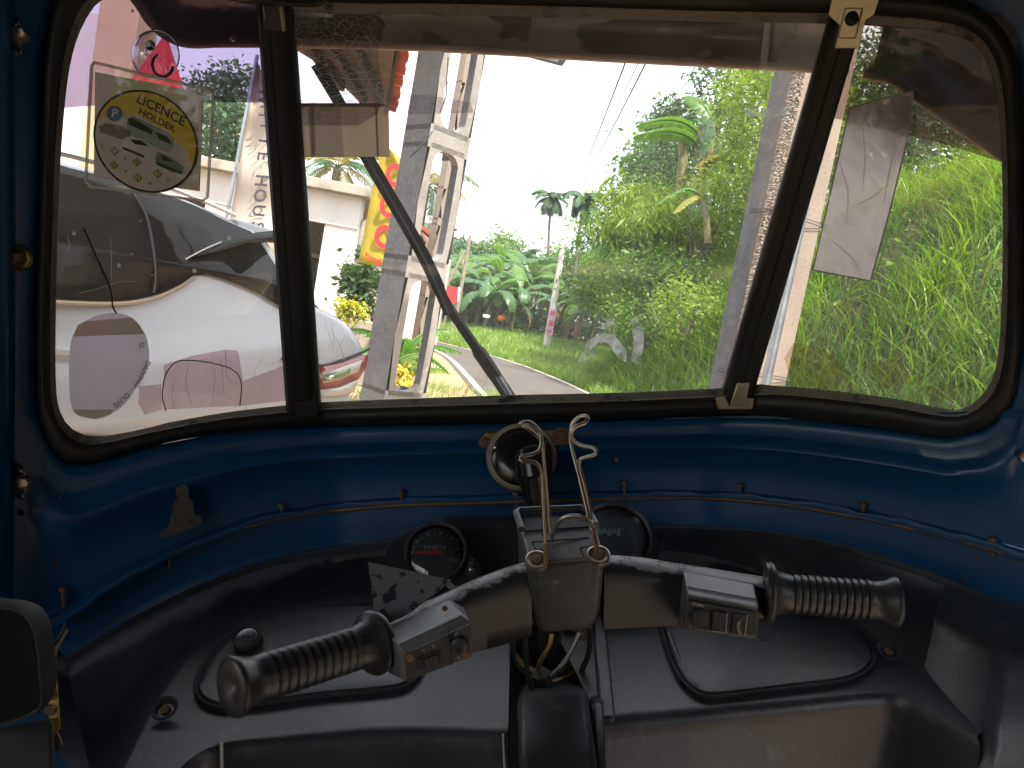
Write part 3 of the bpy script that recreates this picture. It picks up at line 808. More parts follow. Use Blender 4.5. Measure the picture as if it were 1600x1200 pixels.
# ------------------------------------------------------------ concrete poles
def rrect(cx, cz, w, h, r, n=32):
    pts = []
    for k in range(n):
        a = 2 * math.pi * k / n; ca, sa = math.cos(a), math.sin(a)
        # superellipse-like rounded slot
        x = (w / 2 - r) * (1 if ca > 0 else -1) + r * ca if abs(ca) > 1e-9 else 0
        z = (h / 2 - r) * (1 if sa > 0 else -1) + r * sa if abs(sa) > 1e-9 else 0
        pts.append((cx + x, cz + z))
    return pts
def ladder_pole(name, label, base, phi, a, bb, H, slots, mats, group, jit=.004, slotw=.63, web=.085):
    """prestressed pole: web face width a with oblong openings, depth bb; phi turns it"""
    t = thing(name, label, 'utility pole', base, group)
    B = Vector(base); ex = Vector((math.cos(phi), math.sin(phi), 0)); ey = Vector((-math.sin(phi), math.cos(phi), 0)); ez = Vector((0, 0, 1))
    def T(x, y, z): return B + ex * x + ey * y + ez * z
    b = MB(); zc = 0.0; cells = []
    for z0, z1 in slots: cells.append((zc, z0, None)); cells.append((z0, z1, 's')); zc = z1
    cells.append((zc, H, None))
    th = bb * .5
    for z0, z1, k in cells:
        if k is None:
            nz = max(1, int((z1 - z0) / .25))
            for q in range(nz):
                u0, u1 = z0 + (z1 - z0) * q / nz, z0 + (z1 - z0) * (q + 1) / nz
                for y in (-bb / 2, -bb / 2 + web if z0 > 0 and z1 < H - .01 else bb / 2): b.add([T(-a / 2, y, u0), T(a / 2, y, u0), T(a / 2, y, u1), T(-a / 2, y, u1)], [(0, 1, 2, 3)])
                for x in (-a / 2, a / 2): b.add([T(x, -bb / 2, u0), T(x, bb / 2, u0), T(x, bb / 2, u1), T(x, -bb / 2, u1)], [(0, 1, 2, 3)])
        else:
            w = a * slotw; h = z1 - z0; slot = rrect(0, (z0 + z1) / 2, w, h, w * .42)
            n = len(slot); outer = []
            for (sx, sz) in slot:
                dx, dz = sx, sz - (z0 + z1) / 2
                ux, uz = dx / (a / 2), dz / (h / 2 + 1e-9)
                m_ = max(abs(dx) / (w / 2), abs(dz) / (h / 2))
                # project to the cell boundary
                sc_ = 1 / max(abs(dx) / (a / 2), abs(dz) / (h / 2 + .04), 1e-6)
                outer.append((dx * sc_, (z0 + z1) / 2 + dz * sc_))
            yb_ = -bb / 2 + web
            for y in (-bb / 2, yb_):
                b.grid([[T(x, y, z) for x, z in outer], [T(x, y, z) for x, z in slot]], closed=True)
            b.grid([[T(x, -bb / 2, z) for x, z in slot], [T(x, yb_, z) for x, z in slot]], closed=True)
            za, zb = z0 - .04, z1 + .04; xf = -a / 2 + .045
            b.add([T(-a / 2, -bb / 2, za), T(-a / 2, bb / 2, za), T(-a / 2, bb / 2, zb), T(-a / 2, -bb / 2, zb)], [(0, 1, 2, 3)])
            b.add([T(a / 2, -bb / 2, za), T(a / 2, yb_, za), T(a / 2, yb_, zb), T(a / 2, -bb / 2, zb)], [(0, 1, 2, 3)])
            b.add([T(xf, yb_, za), T(xf, bb / 2, za), T(xf, bb / 2, zb), T(xf, yb_, zb)], [(0, 1, 2, 3)])
            b.add([T(-a / 2, bb / 2, za), T(xf, bb / 2, za), T(xf, bb / 2, zb), T(-a / 2, bb / 2, zb)], [(0, 1, 2, 3)])
    b.add([T(-a / 2, -bb / 2, H), T(a / 2, -bb / 2, H), T(a / 2, bb / 2, H), T(-a / 2, bb / 2, H)], [(0, 1, 2, 3)])
    o = obj('shaft', b, mats, t, auto=40)
    if len(mats) > 1:
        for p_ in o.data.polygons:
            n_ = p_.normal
            if abs(n_.dot(ex)) > .9: p_.material_index = 1  # side faces take the darker colour, shade painted in
    return t, T
yp = 6.0
corner_b = Q(600, 600, yp); cbx = Q(640, 400, yp)
def zat(px, py, y): return Q(px, py, y).z
slots = [(zat(615, 612, yp), zat(640, 434, yp)), (zat(655, 402, yp), zat(685, 231, yp)), (zat(690, 195, yp), zat(715, 30, yp)), (zat(715, 30, yp) + .2, zat(715, 30, yp) + 1.0)]
phi = R(44)
# centre of the pole from the visible corner between its two near faces
cor = Q(652, 320, yp)
a_, b_ = .40, .34
ctr = Vector((cor.x, cor.y, 0)) + Vector((math.cos(phi), math.sin(phi), 0)) * a_ / 2 + Vector((-math.sin(phi), math.cos(phi), 0)) * b_ / 2
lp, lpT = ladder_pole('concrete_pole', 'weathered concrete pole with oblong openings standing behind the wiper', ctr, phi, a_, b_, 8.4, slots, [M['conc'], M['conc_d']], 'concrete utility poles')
# drooping wire twist on the pole
b = MB(); b.tube([Q(676, 205, 5.75), Q(668, 218, 5.7), Q(655, 232, 5.7), Q(640, 246, 5.8)], .004, 5)
b.tube([Q(700, 90, 5.9), Q(697, 150, 5.85), Q(688, 175, 5.8)], .005, 5)
obj('wire', b, M['wire'], lp)
p2 = Q(676, 380, 14); ladder_pole('concrete_pole', 'farther concrete pole seen through the openings of the near one', Vector((p2.x + .1, 14.0, 0)), R(40), .30, .2, 6.5,
        [(.5, 1.4), (1.7, zat(678, 352, 14)), (zat(678, 340, 14), zat(690, 296, 14)), (zat(690, 285, 14) + .9, 5.2)], [M['conc_w'], M['conc_w']], 'concrete utility poles', slotw=.4)
# near right pole, solid, with exposed aggregate edges
yr = 3.2; phi = R(27)
cor = Q(1197, 308, yr)
a_, b_ = .325, .105
ctr = Vector((cor.x, cor.y, 0)) + Vector((math.cos(phi), math.sin(phi), 0)) * a_ / 2 + Vector((-math.sin(phi), math.cos(phi), 0)) * b_ / 2
rp = thing('concrete_pole', 'nearest concrete pole with pitted warm face and a galvanised pipe strapped to it', 'utility pole', ctr, 'concrete utility poles')
ex = Vector((math.cos(phi), math.sin(phi), 0)); ey = Vector((-math.sin(phi), math.cos(phi), 0))
def TR(x, y, z): return ctr + ex * x + ey * y + Vector((0, 0, z))
b = MB(); rows = []
for q in range(60):
    z = 7.5 * q / 59; j = lambda: (nr.rand() - .5) * .004
    rows.append([TR(-a_ / 2 + .012, -b_ / 2 + .0, z), TR(a_ / 2, -b_ / 2, z), TR(a_ / 2, b_ / 2, z), TR(-a_ / 2, b_ / 2, z), TR(-a_ / 2, -b_ / 2 + .012, z)])
b.grid(rows, closed=True)
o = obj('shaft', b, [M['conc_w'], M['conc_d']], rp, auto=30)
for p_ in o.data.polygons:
    if abs(p_.normal.dot(ex)) > .85: p_.material_index = 1  # sides get the shaded copy, the front keeps the warm lit one
# rough aggregate band along the near corner, real lumps
b = MB(); rows = []
nz = 700
for q in range(nz):
    z = 1.0 + 2.4 * q / (nz - 1)
    rows.append([TR(-a_ / 2 - .004 + .062 * u + (nr.rand() - .5) * .004, -b_ / 2 - .002 - (.010 + .010 * nr.rand()) * (1 if 0 < u < 1 else 0), z + (nr.rand() - .5) * .003) for u in np.linspace(0, 1, 12)])
b.grid(rows)
obj('rough_edge', b, M['conc_r'], rp, auto=0, smooth=False)
b = MB(); pc = Q(1248, 360, 2.98); px_, py_ = pc.x, pc.y
b.tube([Vector((px_, py_, 0)), Vector((px_, py_, 1.9)), Vector((px_ + .004, py_, 3.6))], .019, 14)
obj('pipe', b, M['galv'], rp)
b = MB()
for z in (1.95, 1.28):
    pts = [TR(-a_ / 2 - .01, b_ / 2 * .2, z), TR(-a_ / 2 - .008, -b_ / 2 - .02, z), TR(-.02, -b_ / 2 - .03, z + .008), TR(a_ / 2 + .006, -b_ / 2 - .01, z + .01), TR(a_ / 2 + .006, b_ / 2, z)]
    b.tube(pts, .0022, 5); b.tube([p + Vector((0, 0, .012)) for p in pts], .0018, 5)
obj('tie_wire', b, M['wire'], rp)

# slender poles
def pole(name, label, px0, py0, px1, py1, y, r0, r1, m, group=None, seg=9, z0=None):
    a, c = Q(px0, py0, y), Q(px1, py1, y)
    if z0 is not None: a = Vector((a.x, a.y, z0))
    t = thing(name, label, 'utility pole', a, group)
    b = MB(); b.tube([a, a.lerp(c, .33), a.lerp(c, .66), c], [r0, r0 + (r1 - r0) * .33, r0 + (r1 - r0) * .66, r1], seg)
    obj('shaft', b, m, t)
    return t
wp = pole('utility_pole', 'slender pale concrete pole with a poster near its foot', 852, 552, 893, 306, 33.5, .17, .09, M['conc_l'], 'slender utility poles')
pst = MB(); q0 = [Q(859, 482, 33.2), Q(870, 484, 33.2), Q(863, 525, 33.2), Q(852, 523, 33.2)]
pst.hexa(q0, [p + Vector((0, .03, 0)) for p in q0])
o = tag(obj('poster', pst, M['poster']), 'pinkish printed poster tied low on the slender pale pole', 'poster')
b = MB()
for (x0, y0, x1, y1) in ((860.5, 486, 868.5, 491), (858.5, 500, 865, 509), (856, 514, 861, 519)):
    b.add([Q(x0, y0, 33.17), Q(x1, y0 + 1, 33.17), Q(x1 - 1, y1 + 1, 33.17), Q(x0 - 1, y1, 33.17)], [(0, 1, 2, 3)])
obj('print', b, [mat('poster_print', (.60, .10, .14), .7)], o)
pole('wooden_pole', 'short upright grey wooden pole above the bananas', 722, 440, 735, 368, 36, .10, .08, M['wood'], 'grey wooden poles', z0=.2)
pole('wooden_pole', 'leaning grey wooden stay propped against the short pole', 697, 450, 727, 391, 36, .08, .07, M['wood'], 'grey wooden poles')
# overhead wires from the pole towards us
for k, (tx, ty, lb) in enumerate(((975, 82, 'leftmost of the three overhead wires'), (992, 84, 'thin middle one of the three overhead wires'), (1003, 84, 'rightmost of the overhead wires, reaching the slender pole'))):
    a = Q((892, 896, 902)[k], (310, 300, 296)[k], 33.5); c = Q(tx, ty, 9.5); d = a + (c - a) * 1.6
    pts = [a + (d - a) * (q / 20) - Vector((0, 0, .35 * math.sin(math.pi * q / 20))) for q in range(21)]
    b = MB(); b.tube(pts, (.010, .006, .010)[k], 5); tag(obj('overhead_wire', b, M['wire']), lb, 'wire', 'overhead wires')

# ------------------------------------------------------------ buildings at the left
yb = 12.0
t = thing('white_building', 'single storey white building with flat concrete roof slab and square columns', 'building', Vector((-6.5, yb, 0)))
zt = Q(520, 285, yb).z; xr = Q(568, 300, yb).x
b = MB(); b.box((-9.5 + (xr + 9.5 + .12) / 2 - .0, yb + 2.4, zt - .07), xr + 9.5 + .16, 5.2, .15); obj('roof_slab', b, M['coping'], t, bevel=.01)
b = MB(); b.box(((xr - 9.5) / 2, yb + .12, zt - .15 - .24), xr + 9.5, .22, .48)
obj('fascia', b, M['wwall'], t)
for k, (px, wd) in enumerate(((545, .52), (330, .45), (110, .45))):
    p = Q(px, 400, yb); xx = min(p.x, xr - wd / 2)
    b = MB(); b.box((xx, yb + .26, (zt - .63) / 2), wd, .45, zt - .63); obj('column', b, M['wcol'], t, bevel=.012)
b = MB(); b.box(((xr - 9.5) / 2 - .3, yb + 2.2, 1.2), xr + 9.0, .2, 2.4); obj('wall', b, M['gwall'], t)
# openings in the back wall
for px in (505, 440, 250):
    p = Q(px, 330, yb + 2.0); f_ = MB(); f_.box((p.x, yb + 2.07, 1.35), 1.15, .06, .9); w_ = obj('window', f_, M['coping'], t)
    g_ = MB(); g_.box((p.x, yb + 2.03, 1.35), 1.0, .03, .76); obj('pane', g_, M['dark'], w_)
b = MB(); b.box((xr + .1, yb + 1.6, 1.25), .18, 2.9, 2.3); obj('side_wall', b, M['coping'], t)
# low wall and planting at the corner
b = MB(); b.box((Q(548, 500, 10.5).x, 10.8, .45), 1.3, .18, .9)
tag(obj('low_wall', b, M['coping'], bevel=.01), 'low concrete wall behind the tail of the white car', 'wall')
c = Q(545, 440, 11.0); shrub('dark garden shrub between the white column and the yellow banner', 562, 452, 11.2, (.16, .2, .42), M['leaf_dk'], 26, 40, .12, .12, name='garden_shrub', group=None)
shrub('bright yellow flowering plant on the low wall', 546, 484, 10.4, (.22, .15, .13), mat('yellow_petals', (.55, .50, .04), .6, rand=(.30, .35, .04), trans=.3), 20, 24, .07, .05, name='garden_shrub', group=None)
# eave with tile edge
zc = 3.35
ev = [G(x, y, zc) for x, y in ((380, 10), (462, 78), (505, 104), (560, 158), (580, 186), (603, 188), (611, 120), (626, 56), (640, -40), (400, -60))]
t = thing('tiled_eave', 'brown boarded eave edged with small red roof tiles', 'roof', ev[0])
b = MB(); b.hexa(ev, [p + Vector((0, 0, .10)) for p in ev]); obj('soffit', b, M['brown'], t, auto=20)
for (x0, y0, x1, y1) in ((474, 50, 535, 128), (510, 50, 570, 150), (548, 50, 596, 150)):
    a, c = G(x0, y0, zc - .03), G(x1, y1, zc - .03); b = MB()
    s = (c - a).cross(Vector((0, 0, 1))).normalized() * .035
    b.hexa([a - s, a + s, c + s, c - s], [p + Vector((0, 0, -.09)) for p in (a - s, a + s, c + s, c - s)]); obj('rafter', b, M['rafter'], t)
b = MB(); e0, e1 = G(603, 186, zc), G(640, -40, zc); s = Vector((.02, 0, 0))
b.hexa([e0 - s, e0 + s, e1 + s, e1 - s], [p + Vector((0, 0, .14)) for p in (e0 - s, e0 + s, e1 + s, e1 - s)]); obj('barge_board', b, M['rafter'], t)
L_ = (e1 - e0).length; dr = (e1 - e0).normalized(); tile0 = None
for q in range(int(L_ / .23)):
    c = e0 + dr * (.10 + q * .23) + Vector((.05 + .012 * (q % 2), 0, .15 + .006 * (q % 3)))
    if tile0 is None:
        b = MB()
        rows = []
        for u in np.linspace(-.10, .10, 6): rows.append([c + dr * u + Vector((-.12, 0, .02 * math.cos(u * 30))), c + dr * u + Vector((.05, 0, -.03 + .02 * math.cos(u * 30)))])
        b.grid(rows); tile0 = obj('tile', b, M['tile'], t, auto=0, solid=.022, origin=c)
    else:
        o = tile0.copy(); C.objects.link(o); o.parent = t; o.location = tile0.location + (c - Vector(tile0['_o']))
        o['_o'] = list(c)
# far eave sheet, top centre
q0 = [Q(762, 60, 9), Q(880, 70, 9), Q(879, 86, 9), Q(871, 97, 9), Q(775, 72, 9)]
b = MB(); b.hexa(q0, [p + Vector((.05, .9, .25)) for p in q0])
tag(obj('awning_sheet', b, M['conc_d'], auto=20), 'grey corrugated awning corner hanging in from the top of the view', 'awning')

# beige pillar and things at far left
b = MB(); c0 = Q(178, 60, 7.0)
b.box((c0.x, 7.2, 2.6), .36, .36, 5.2)
t = obj('beige_pillar', b, M['beige'], bevel=.01); tag(t, 'beige plastered pillar rising behind the licence holder', 'pillar')
c0 = Q(122, 150, 8.6)
b = MB(); b.box((c0.x - .1, 8.8, 1.9), .55, .14, 3.8)
tag(obj('white_wall', b, M['wwall'], bevel=.01), 'narrow white wall at the far left beside the beige pillar', 'wall')
# red umbrella (closed cone) hanging by the pillar
c0 = Q(258, 60, 6.4); b = MB(); rows = []
for q in range(7):
    tt = q / 6; rr = .02 + .19 * tt
    rows.append([c0 + Vector((math.cos(a) * rr * (1 + .12 * math.cos(6 * a)), math.sin(a) * rr * (1 + .12 * math.cos(6 * a)), -.42 * tt)) for a in [2 * math.pi * k / 24 for k in range(24)]])
b.grid(rows, closed=True)
t = thing('red_umbrella', 'small red parasol half open behind the suction cup', 'umbrella', c0 - Vector((0, 0, 2.5)))
obj('canopy', b, M['red'], t, auto=0)
b = MB(); b.tube([c0 + Vector((0, 0, .06)), c0 - Vector((0, 0, 2.6))], .015, 8); obj('pole', b, M['galv'], t)

# unseen roof added at the left, out of frame, only to shade the parked car
t = thing('added_shade_roof', 'unseen sheet roof added to shade the parked car', 'roof', Vector((-2.6, -.5, 3.3)))
b = MB(); b.box((-2.75, -.75, 3.35), 5.9, 6.3, .06); obj('sheet', b, M['sheet_dk'], t)
for x_, y_ in ((-.95, -3.4), (-5.4, 2.0), (-5.4, -3.4)):
    b = MB(); b.box((x_, y_, 1.65), .12, .12, 3.3); obj('post', b, M['wood'], t)
# ------------------------------------------------------------ banners
yf = 5.6
t = thing('feather_banner', 'tall tapering off-white feather banner lettered WHITE HOUSE', 'banner', Vector((Q(395, 400, yf).x, yf, 0)))
def ban(u, v):   # u across 0..1, v down 0..1 ; edges traced from the photograph
    xl = np.interp(v, [0, .12, .5, 1], [401, 394, 372, 340]); yl = 90 + 360 * v
    xr_ = np.interp(v, [0, .12, .5, 1], [403, 421, 446, 452])
    x = xl + (xr_ - xl) * u; y = yl + 8 * u
    return x, y
def banP(u, v, lift=0.0):
    x, y = ban(u, v); p = Q(x, y, yf + .05 * math.sin(u * 5 + v * 3) + .02 * math.sin(v * 22))
    return p + Vector((0, -lift, 0))
b = MB(); b.grid([[banP(u, v) for u in np.linspace(0, 1, 10)] for v in np.linspace(0, 1, 40)])
obj('cloth', b, M['cloth'], t, auto=0, solid=.002)
b = MB()
for k, ch in enumerate('WHITE HOUSE'):
    if ch == ' ': continue
    v0 = .175 + (k - (.35 if k > 5 else 0)) * .064; px0 = np.interp(v0, [0, .3, 1], [412, 421, 398]); py0 = 92 + 360 * v0
    ang = R(10 + 90)
    def fn(x, y):
        # baseline runs down the banner, letter tops point to the right
        X_ = px0 + (y * 1.0) * 24 + x * -4.0; Y_ = py0 + x * 23 + y * 2
        p = Q(X_, Y_, yf); return p + Vector((0, -.075, 0))
    text_on(b, ch, 1.15, fn)
obj('lettering', b, M['ink'], t, auto=0)
b = MB(); b.tube([Q(402, 86, yf), Q(388, 160, yf), Q(371, 250, yf), Q(352, 350, yf), Q(338, 450, yf), Vector((Q(338, 450, yf).x, yf, 0.0))], .014, 8); obj('rod', b, M['galv'], t)
yy = 8.2
t = thing('yellow_banner', 'yellow cloth banner with round red letters hanging behind the left pole', 'banner', Vector((Q(595, 420, yy).x, yy, 0)))
q0 = [(598, 228), (622, 232), (640, 262), (628, 330), (610, 424), (560, 410), (576, 330), (588, 270)]
b = MB(); rows = []
for v in np.linspace(0, 1, 16):
    xl = np.interp(v, [0, .2, .6, 1], [600, 588, 574, 560]); yl = np.interp(v, [0, 1], [226, 410]); xr_ = np.interp(v, [0, .2, .6, 1], [618, 652, 642, 632]); yr_ = yl + 14
    rows.append([Q(xl + (xr_ - xl) * u, yl + (yr_ - yl) * u, yy + .04 * math.sin(u * 7 + v * 2)) for u in np.linspace(0, 1, 8)])
b.grid(rows); obj('cloth', b, M['ycloth'], t, auto=0, solid=.003)
b = MB()
def ring_px(cx_, cy_, rx, ry, w, a0, a1, y):
    n = 16; o = [(cx_ + rx * math.cos(a), cy_ + ry * math.sin(a)) for a in np.linspace(a0, a1, n)]; i_ = [(cx_ + (rx - w) * math.cos(a), cy_ + (ry - w * 1.2) * math.sin(a)) for a in np.linspace(a0, a1, n)]
    b.grid([[Q(x, y_, y) for x, y_ in o], [Q(x, y_, y) for x, y_ in i_]])
for cx_, cy_ in ((617, 274), (608, 322), (600, 370)):
    ring_px(cx_, cy_, 15, 19, 7, .6, 5.9, yy - .06)
def fb(x, y): return Q(583 + x * 13 + y * 2, 404 + x * 5.5 - y * 14, yy - .06)
text_on(b, 'Bangl', .95, fb)
obj('lettering', b, M['rink'], t, auto=0)

# small house, shed columns, hoarding beyond the left pole
t = thing('small_house', 'small gabled house with brown roof seen through the pole opening', 'house', Vector((Q(648, 480, 24).x, 24, 0)))
c = Q(640, 400, 24)
b = MB(); b.box((c.x - 1.0, 25.5, 1.05), 3.0, 3, 2.1); obj('wall', b, M['wwall'], t)
rg, re = Q(655, 362, 24), Q(684, 412, 24); rl = Vector((2 * rg.x - re.x - 1.5, 24, re.z))
for A, B_ in ((rg, re), (rg, rl)):
    b = MB(); k = Vector((0, 3.6, 0)); u = Vector((0, 0, .1)); b.hexa([A, B_, B_ + k, A + k], [A + u, B_ + u, B_ + k + u, A + k + u]); obj('roof', b, M['tile_b'], t)
b = MB(); b.box(rg + Vector((0, 1.7, .13)), .22, 3.7, .12); obj('ridge', b, M['tile'], t)
t = thing('whitewashed_shed', 'shed with two whitewashed square columns beside the sandy shoulder', 'shed', Vector((Q(665, 540, 22).x, 22, 0)))
for px in (644, 675):
    p = Q(px, 500, 22); b = MB(); b.box((p.x, 22.2, 1.3), .42, .42, 2.6); obj('column', b, M['wcol'], t, bevel=.02)
p = Q(640, 420, 22); b = MB(); b.box((p.x - .75, 24, 2.72), 2.5, 4.4, .16); obj('roof_slab', b, M['coping'], t)
b = MB(); b.box((p.x - .8, 24.5, 1.3), 2.2, .15, 2.6); obj('wall', b, M['conc'], t)
t = thing('red_hoarding', 'small red hoarding with white edge beside the far bananas', 'sign', Vector((Q(708, 500, 30).x, 30, 0)))
b = MB(); q0 = [Q(698, 447, 30), Q(716, 449, 30), Q(714, 474, 30), Q(697, 474, 30)]; b.hexa(q0, [p + Vector((0, .05, 0)) for p in q0]); obj('board', b, mat('hoarding_red', (.55, .04, .06), .6), t)
b = MB(); q0 = [Q(716, 448, 29.95), Q(719, 449, 29.95), Q(717, 470, 29.95), Q(714, 472, 29.95)]; b.hexa(q0, [p + Vector((0, .1, 0)) for p in q0]); obj('edge_strip', b, M['wpaint'], t)
for px in (700, 712):
    a = Q(px, 472, 30.1); b = MB(); b.tube([a, Vector((a.x, a.y, 0))], .04, 6); obj('post', b, M['wood'], t)
# bits by the grove
c = Q(760, 494, 38); b = MB(); b.box(c, .34, .2, .16); tag(obj('white_bucket', b, M['wpaint'], bevel=.02), 'small white tub lying in the grass before the bananas', 'tub')
c = Q(783, 497, 38); b = MB(); b.lathe(c - Vector((0, 0, .15)), Vector((0, 0, 1)), [(0, .05), (.06, .16), (.15, .19), (.24, .15), (.30, .04)], 12); tag(obj('orange_pot', b, M['orange']), 'round orange pot at the edge of the grove', 'pot')
# plants by the foot of the left pole
def fernplant(label, px, py, y, n, L_, m, name='spiky_plant'):
    c = Q(px, py, y); c.z = max(c.z, 0.0); t = thing(name, label, 'plant', c, 'plants by the left pole')
    for k in range(n):
        frond(c, k * 2.4 + rnd.random(), 1.2 - .7 * k / n, L_ * (.7 + .5 * rnd.random()), m, t, n=8, drp=1.3, lw=.02, ll=L_ * .22)
    return t
fernplant('leafy fern arching beside the left concrete pole', 622, 565, 9.0, 12, .75, M['bamboo'])
fernplant('second fern nearer the sandy shoulder', 640, 590, 9.6, 10, .6, M['leaf_y'])
fernplant('low fern growing against the foot of the left pole', 604, 585, 8.2, 10, .55, M['leaf'])
c = Q(618, 622, 7.6); b = MB(); b.lathe(Vector((c.x, c.y, .0)), Vector((0, 0, 1)), [(0, .10), (.32, .13), (.42, .15), (.44, .12)], 14)
t = obj('flower_pot', b, mat('pale_pot', (.62, .55, .38), .8)); tag(t, 'pale flower pot with yellow flowers at the foot of the left pole', 'flower pot')
p_, _ = cloud((c.x, c.y, .52), (.14, .12, .13), 20, 14, .03); v, f = leaf_quads(p_, .06, 1.4, 0); obj_np('flowers', v, f, M['yellow'], t)
c = Q(626, 588, 9.8); b = MB(); b.box(c, .10, .05, .24); o = obj('red_tin', b, mat('dull_red', (.35, .06, .05), .5), bevel=.01); tag(o, 'small dark red tin hung among the ferns', 'tin')

# ------------------------------------------------------------ the white car
A0 = Vector((-1.46, 2.40, 0)); A1 = Vector((-.62, 3.12, 0))
e1 = (A1 - A0).normalized(); nn = Vector((e1.y, -e1.x, 0))      # e1 to the tail, nn towards us
def tumble(z): return -.30 * max(0, z - 1.12) - .10 * max(0, .75 - z)
def CP(s, w, z): return A0 + e1 * s + nn * (tumble(z) - w) + Vector((0, 0, z))
def car_uv(px, py, off=0.0):
    d = ray_w(px, py); lo, hi = .5, 8.0
    for _ in range(40):
        mm_ = (lo + hi) / 2; p = EYE + d * mm_
        g = (p - A0).dot(nn) - tumble(p.z) - off
        if g > 0: lo = mm_
        else: hi = mm_
    p = EYE + d * lo
    return (p - A0).dot(e1), p.z
car = thing('white_car', 'white hatchback parked at the left with dark side glass and a roof spoiler', 'car', CP(-.6, .8, 0))
sil = [(90, 246), (200, 275), (300, 312), (370, 343), (412, 360), (432, 384), (455, 425), (485, 462), (505, 482), (530, 493), (552, 508), (570, 532), (579, 556), (577, 578), (567, 596), (558, 620), (556, 650)]
out = [car_uv(x, y) for x, y in sil]
out = cr(out, 40)
s_end = out[-1][0]
low = [(s_end - .04, .62), (s_end - .08, .36), (s_end - .30, .26), (s_end - .95, .24)]
wc_ = s_end - 0.92
# rear wheel arch and front
arch = [(wc_ + .36 * math.cos(a), .33 + .36 * math.sin(a)) for a in np.linspace(.1, math.pi - .1, 12)]
front_x = s_end - 4.2
low = [(s_end - .03, .62), (s_end - .07, .40), (s_end - .22, .27), (wc_ + .38, .25)] + arch + [(wc_ - .40, .22), (wc_ - 2.2, .22)]
arch2 = [(front_x + .85 + .36 * math.cos(a), .33 + .36 * math.sin(a)) for a in np.linspace(.1, math.pi - .1, 12)]
low += arch2 + [(front_x + .1, .26), (front_x, .5), (front_x + .05, .75), (front_x + .5, .98), (front_x + 1.1, 1.08), (front_x + 1.9, 1.52), (front_x + 2.3, 1.62)]
prof = out + low
cs = sum(p[0] for p in prof) / len(prof); cz_ = .9
wid = 1.72; rows = []
for w, ins in ((0.0, .055), (.012, .03), (.04, .012), (.09, 0.0), (.40, -.015), (.86, -.02), (wid - .40, -.015), (wid - .09, 0), (wid - .04, .012), (wid, .055)):
    row = []
    for k, (s, z) in enumerate(prof):
        dx, dz = cs - s, cz_ - z; l = math.hypot(dx, dz)
        # tail and roof curve in plan
        pl = .10 * max(0, (s - (s_end - .5)) / .5) ** 2 * abs(w / wid - .5) * 2 if z > .3 else 0
        s2, z2 = s + dx / l * ins - pl * .0, z + dz / l * ins
        wz = w if w <= wid / 2 else w + 2 * tumble(z)
        if w > wid / 2: pos = A0 + e1 * s2 + nn * (-w - tumble(z)) + Vector((0, 0, z2))
        else: pos = A0 + e1 * s2 + nn * (tumble(z) - w) + Vector((0, 0, z2))
        row.append(pos)
    rows.append(row)
b = MB(); b.grid(rows, closed=True)
np_ = len(prof)
b.f.append(tuple(range(np_ - 1, -1, -1))); b.f.append(tuple((len(rows) - 1) * np_ + k for k in range(np_)))
obj('body', b, M['paint_w'], car, auto=50)
def car_patch(name, pts, off, th, m, parent, n=None, smooth=True):
    uv = [car_uv(x, y, off) for x, y in pts]
    q1 = [CP(s, -off, z) for s, z in uv]; q2 = [CP(s, -off + th, z) for s, z in uv]
    b = MB()
    b.hexa(q1, q2)
    return obj(name, b, m, parent, auto=20)
gp = cr([(40, 232), (92, 258), (200, 285), (300, 320), (352, 345), (392, 362)], 16) + cr([(392, 362), (410, 384), (432, 418), (455, 452), (462, 488)], 9)[1:] + cr([(462, 488), (440, 480), (400, 456), (350, 436), (318, 427), (303, 430)], 9)[1:] + cr([(303, 430), (275, 448), (240, 462), (200, 469), (140, 470), (40, 464)], 12)[1:]
def car_surface(name, pts, off, m, parent, th=.004, nx=14):
    """patch that follows the tumblehome: triangulated outline subdivided in height"""
    uv = [car_uv(x, y, off) for x, y in pts]
    bm = bmesh.new(); vs = [bm.verts.new((s, z, 0)) for s, z in uv]; bm.faces.new(vs)
    for zc in np.arange(.3, 1.7, .06):
        bmesh.ops.bisect_plane(bm, geom=bm.verts[:] + bm.edges[:] + bm.faces[:], plane_co=(0, zc, 0), plane_no=(0, 1, 0))
    bmesh.ops.triangulate(bm, faces=bm.faces[:])
    b = MB(); bm.verts.index_update()
    b.add([CP(v.co.x, -off, v.co.y) for v in bm.verts], [tuple(v.index for v in f.verts) for f in bm.faces]); bm.free()
    o = obj(name, b, m, parent, auto=0, solid=th)
    return o
car_surface('side_window', gp, .003, M['car_glass'], car)
# chrome strip under the glass
ln = cr([(40, 470), (140, 475), (200, 474), (243, 466), (278, 451), (305, 434)], 24)
b = MB(); b.tube([CP(*(lambda uv: (uv[0], -.006, uv[1]))(car_uv(x, y, .006))) for x, y in ln], .007, 6); obj('window_trim', b, mat('beige_trim', (.42, .34, .25), .35, .5), car)
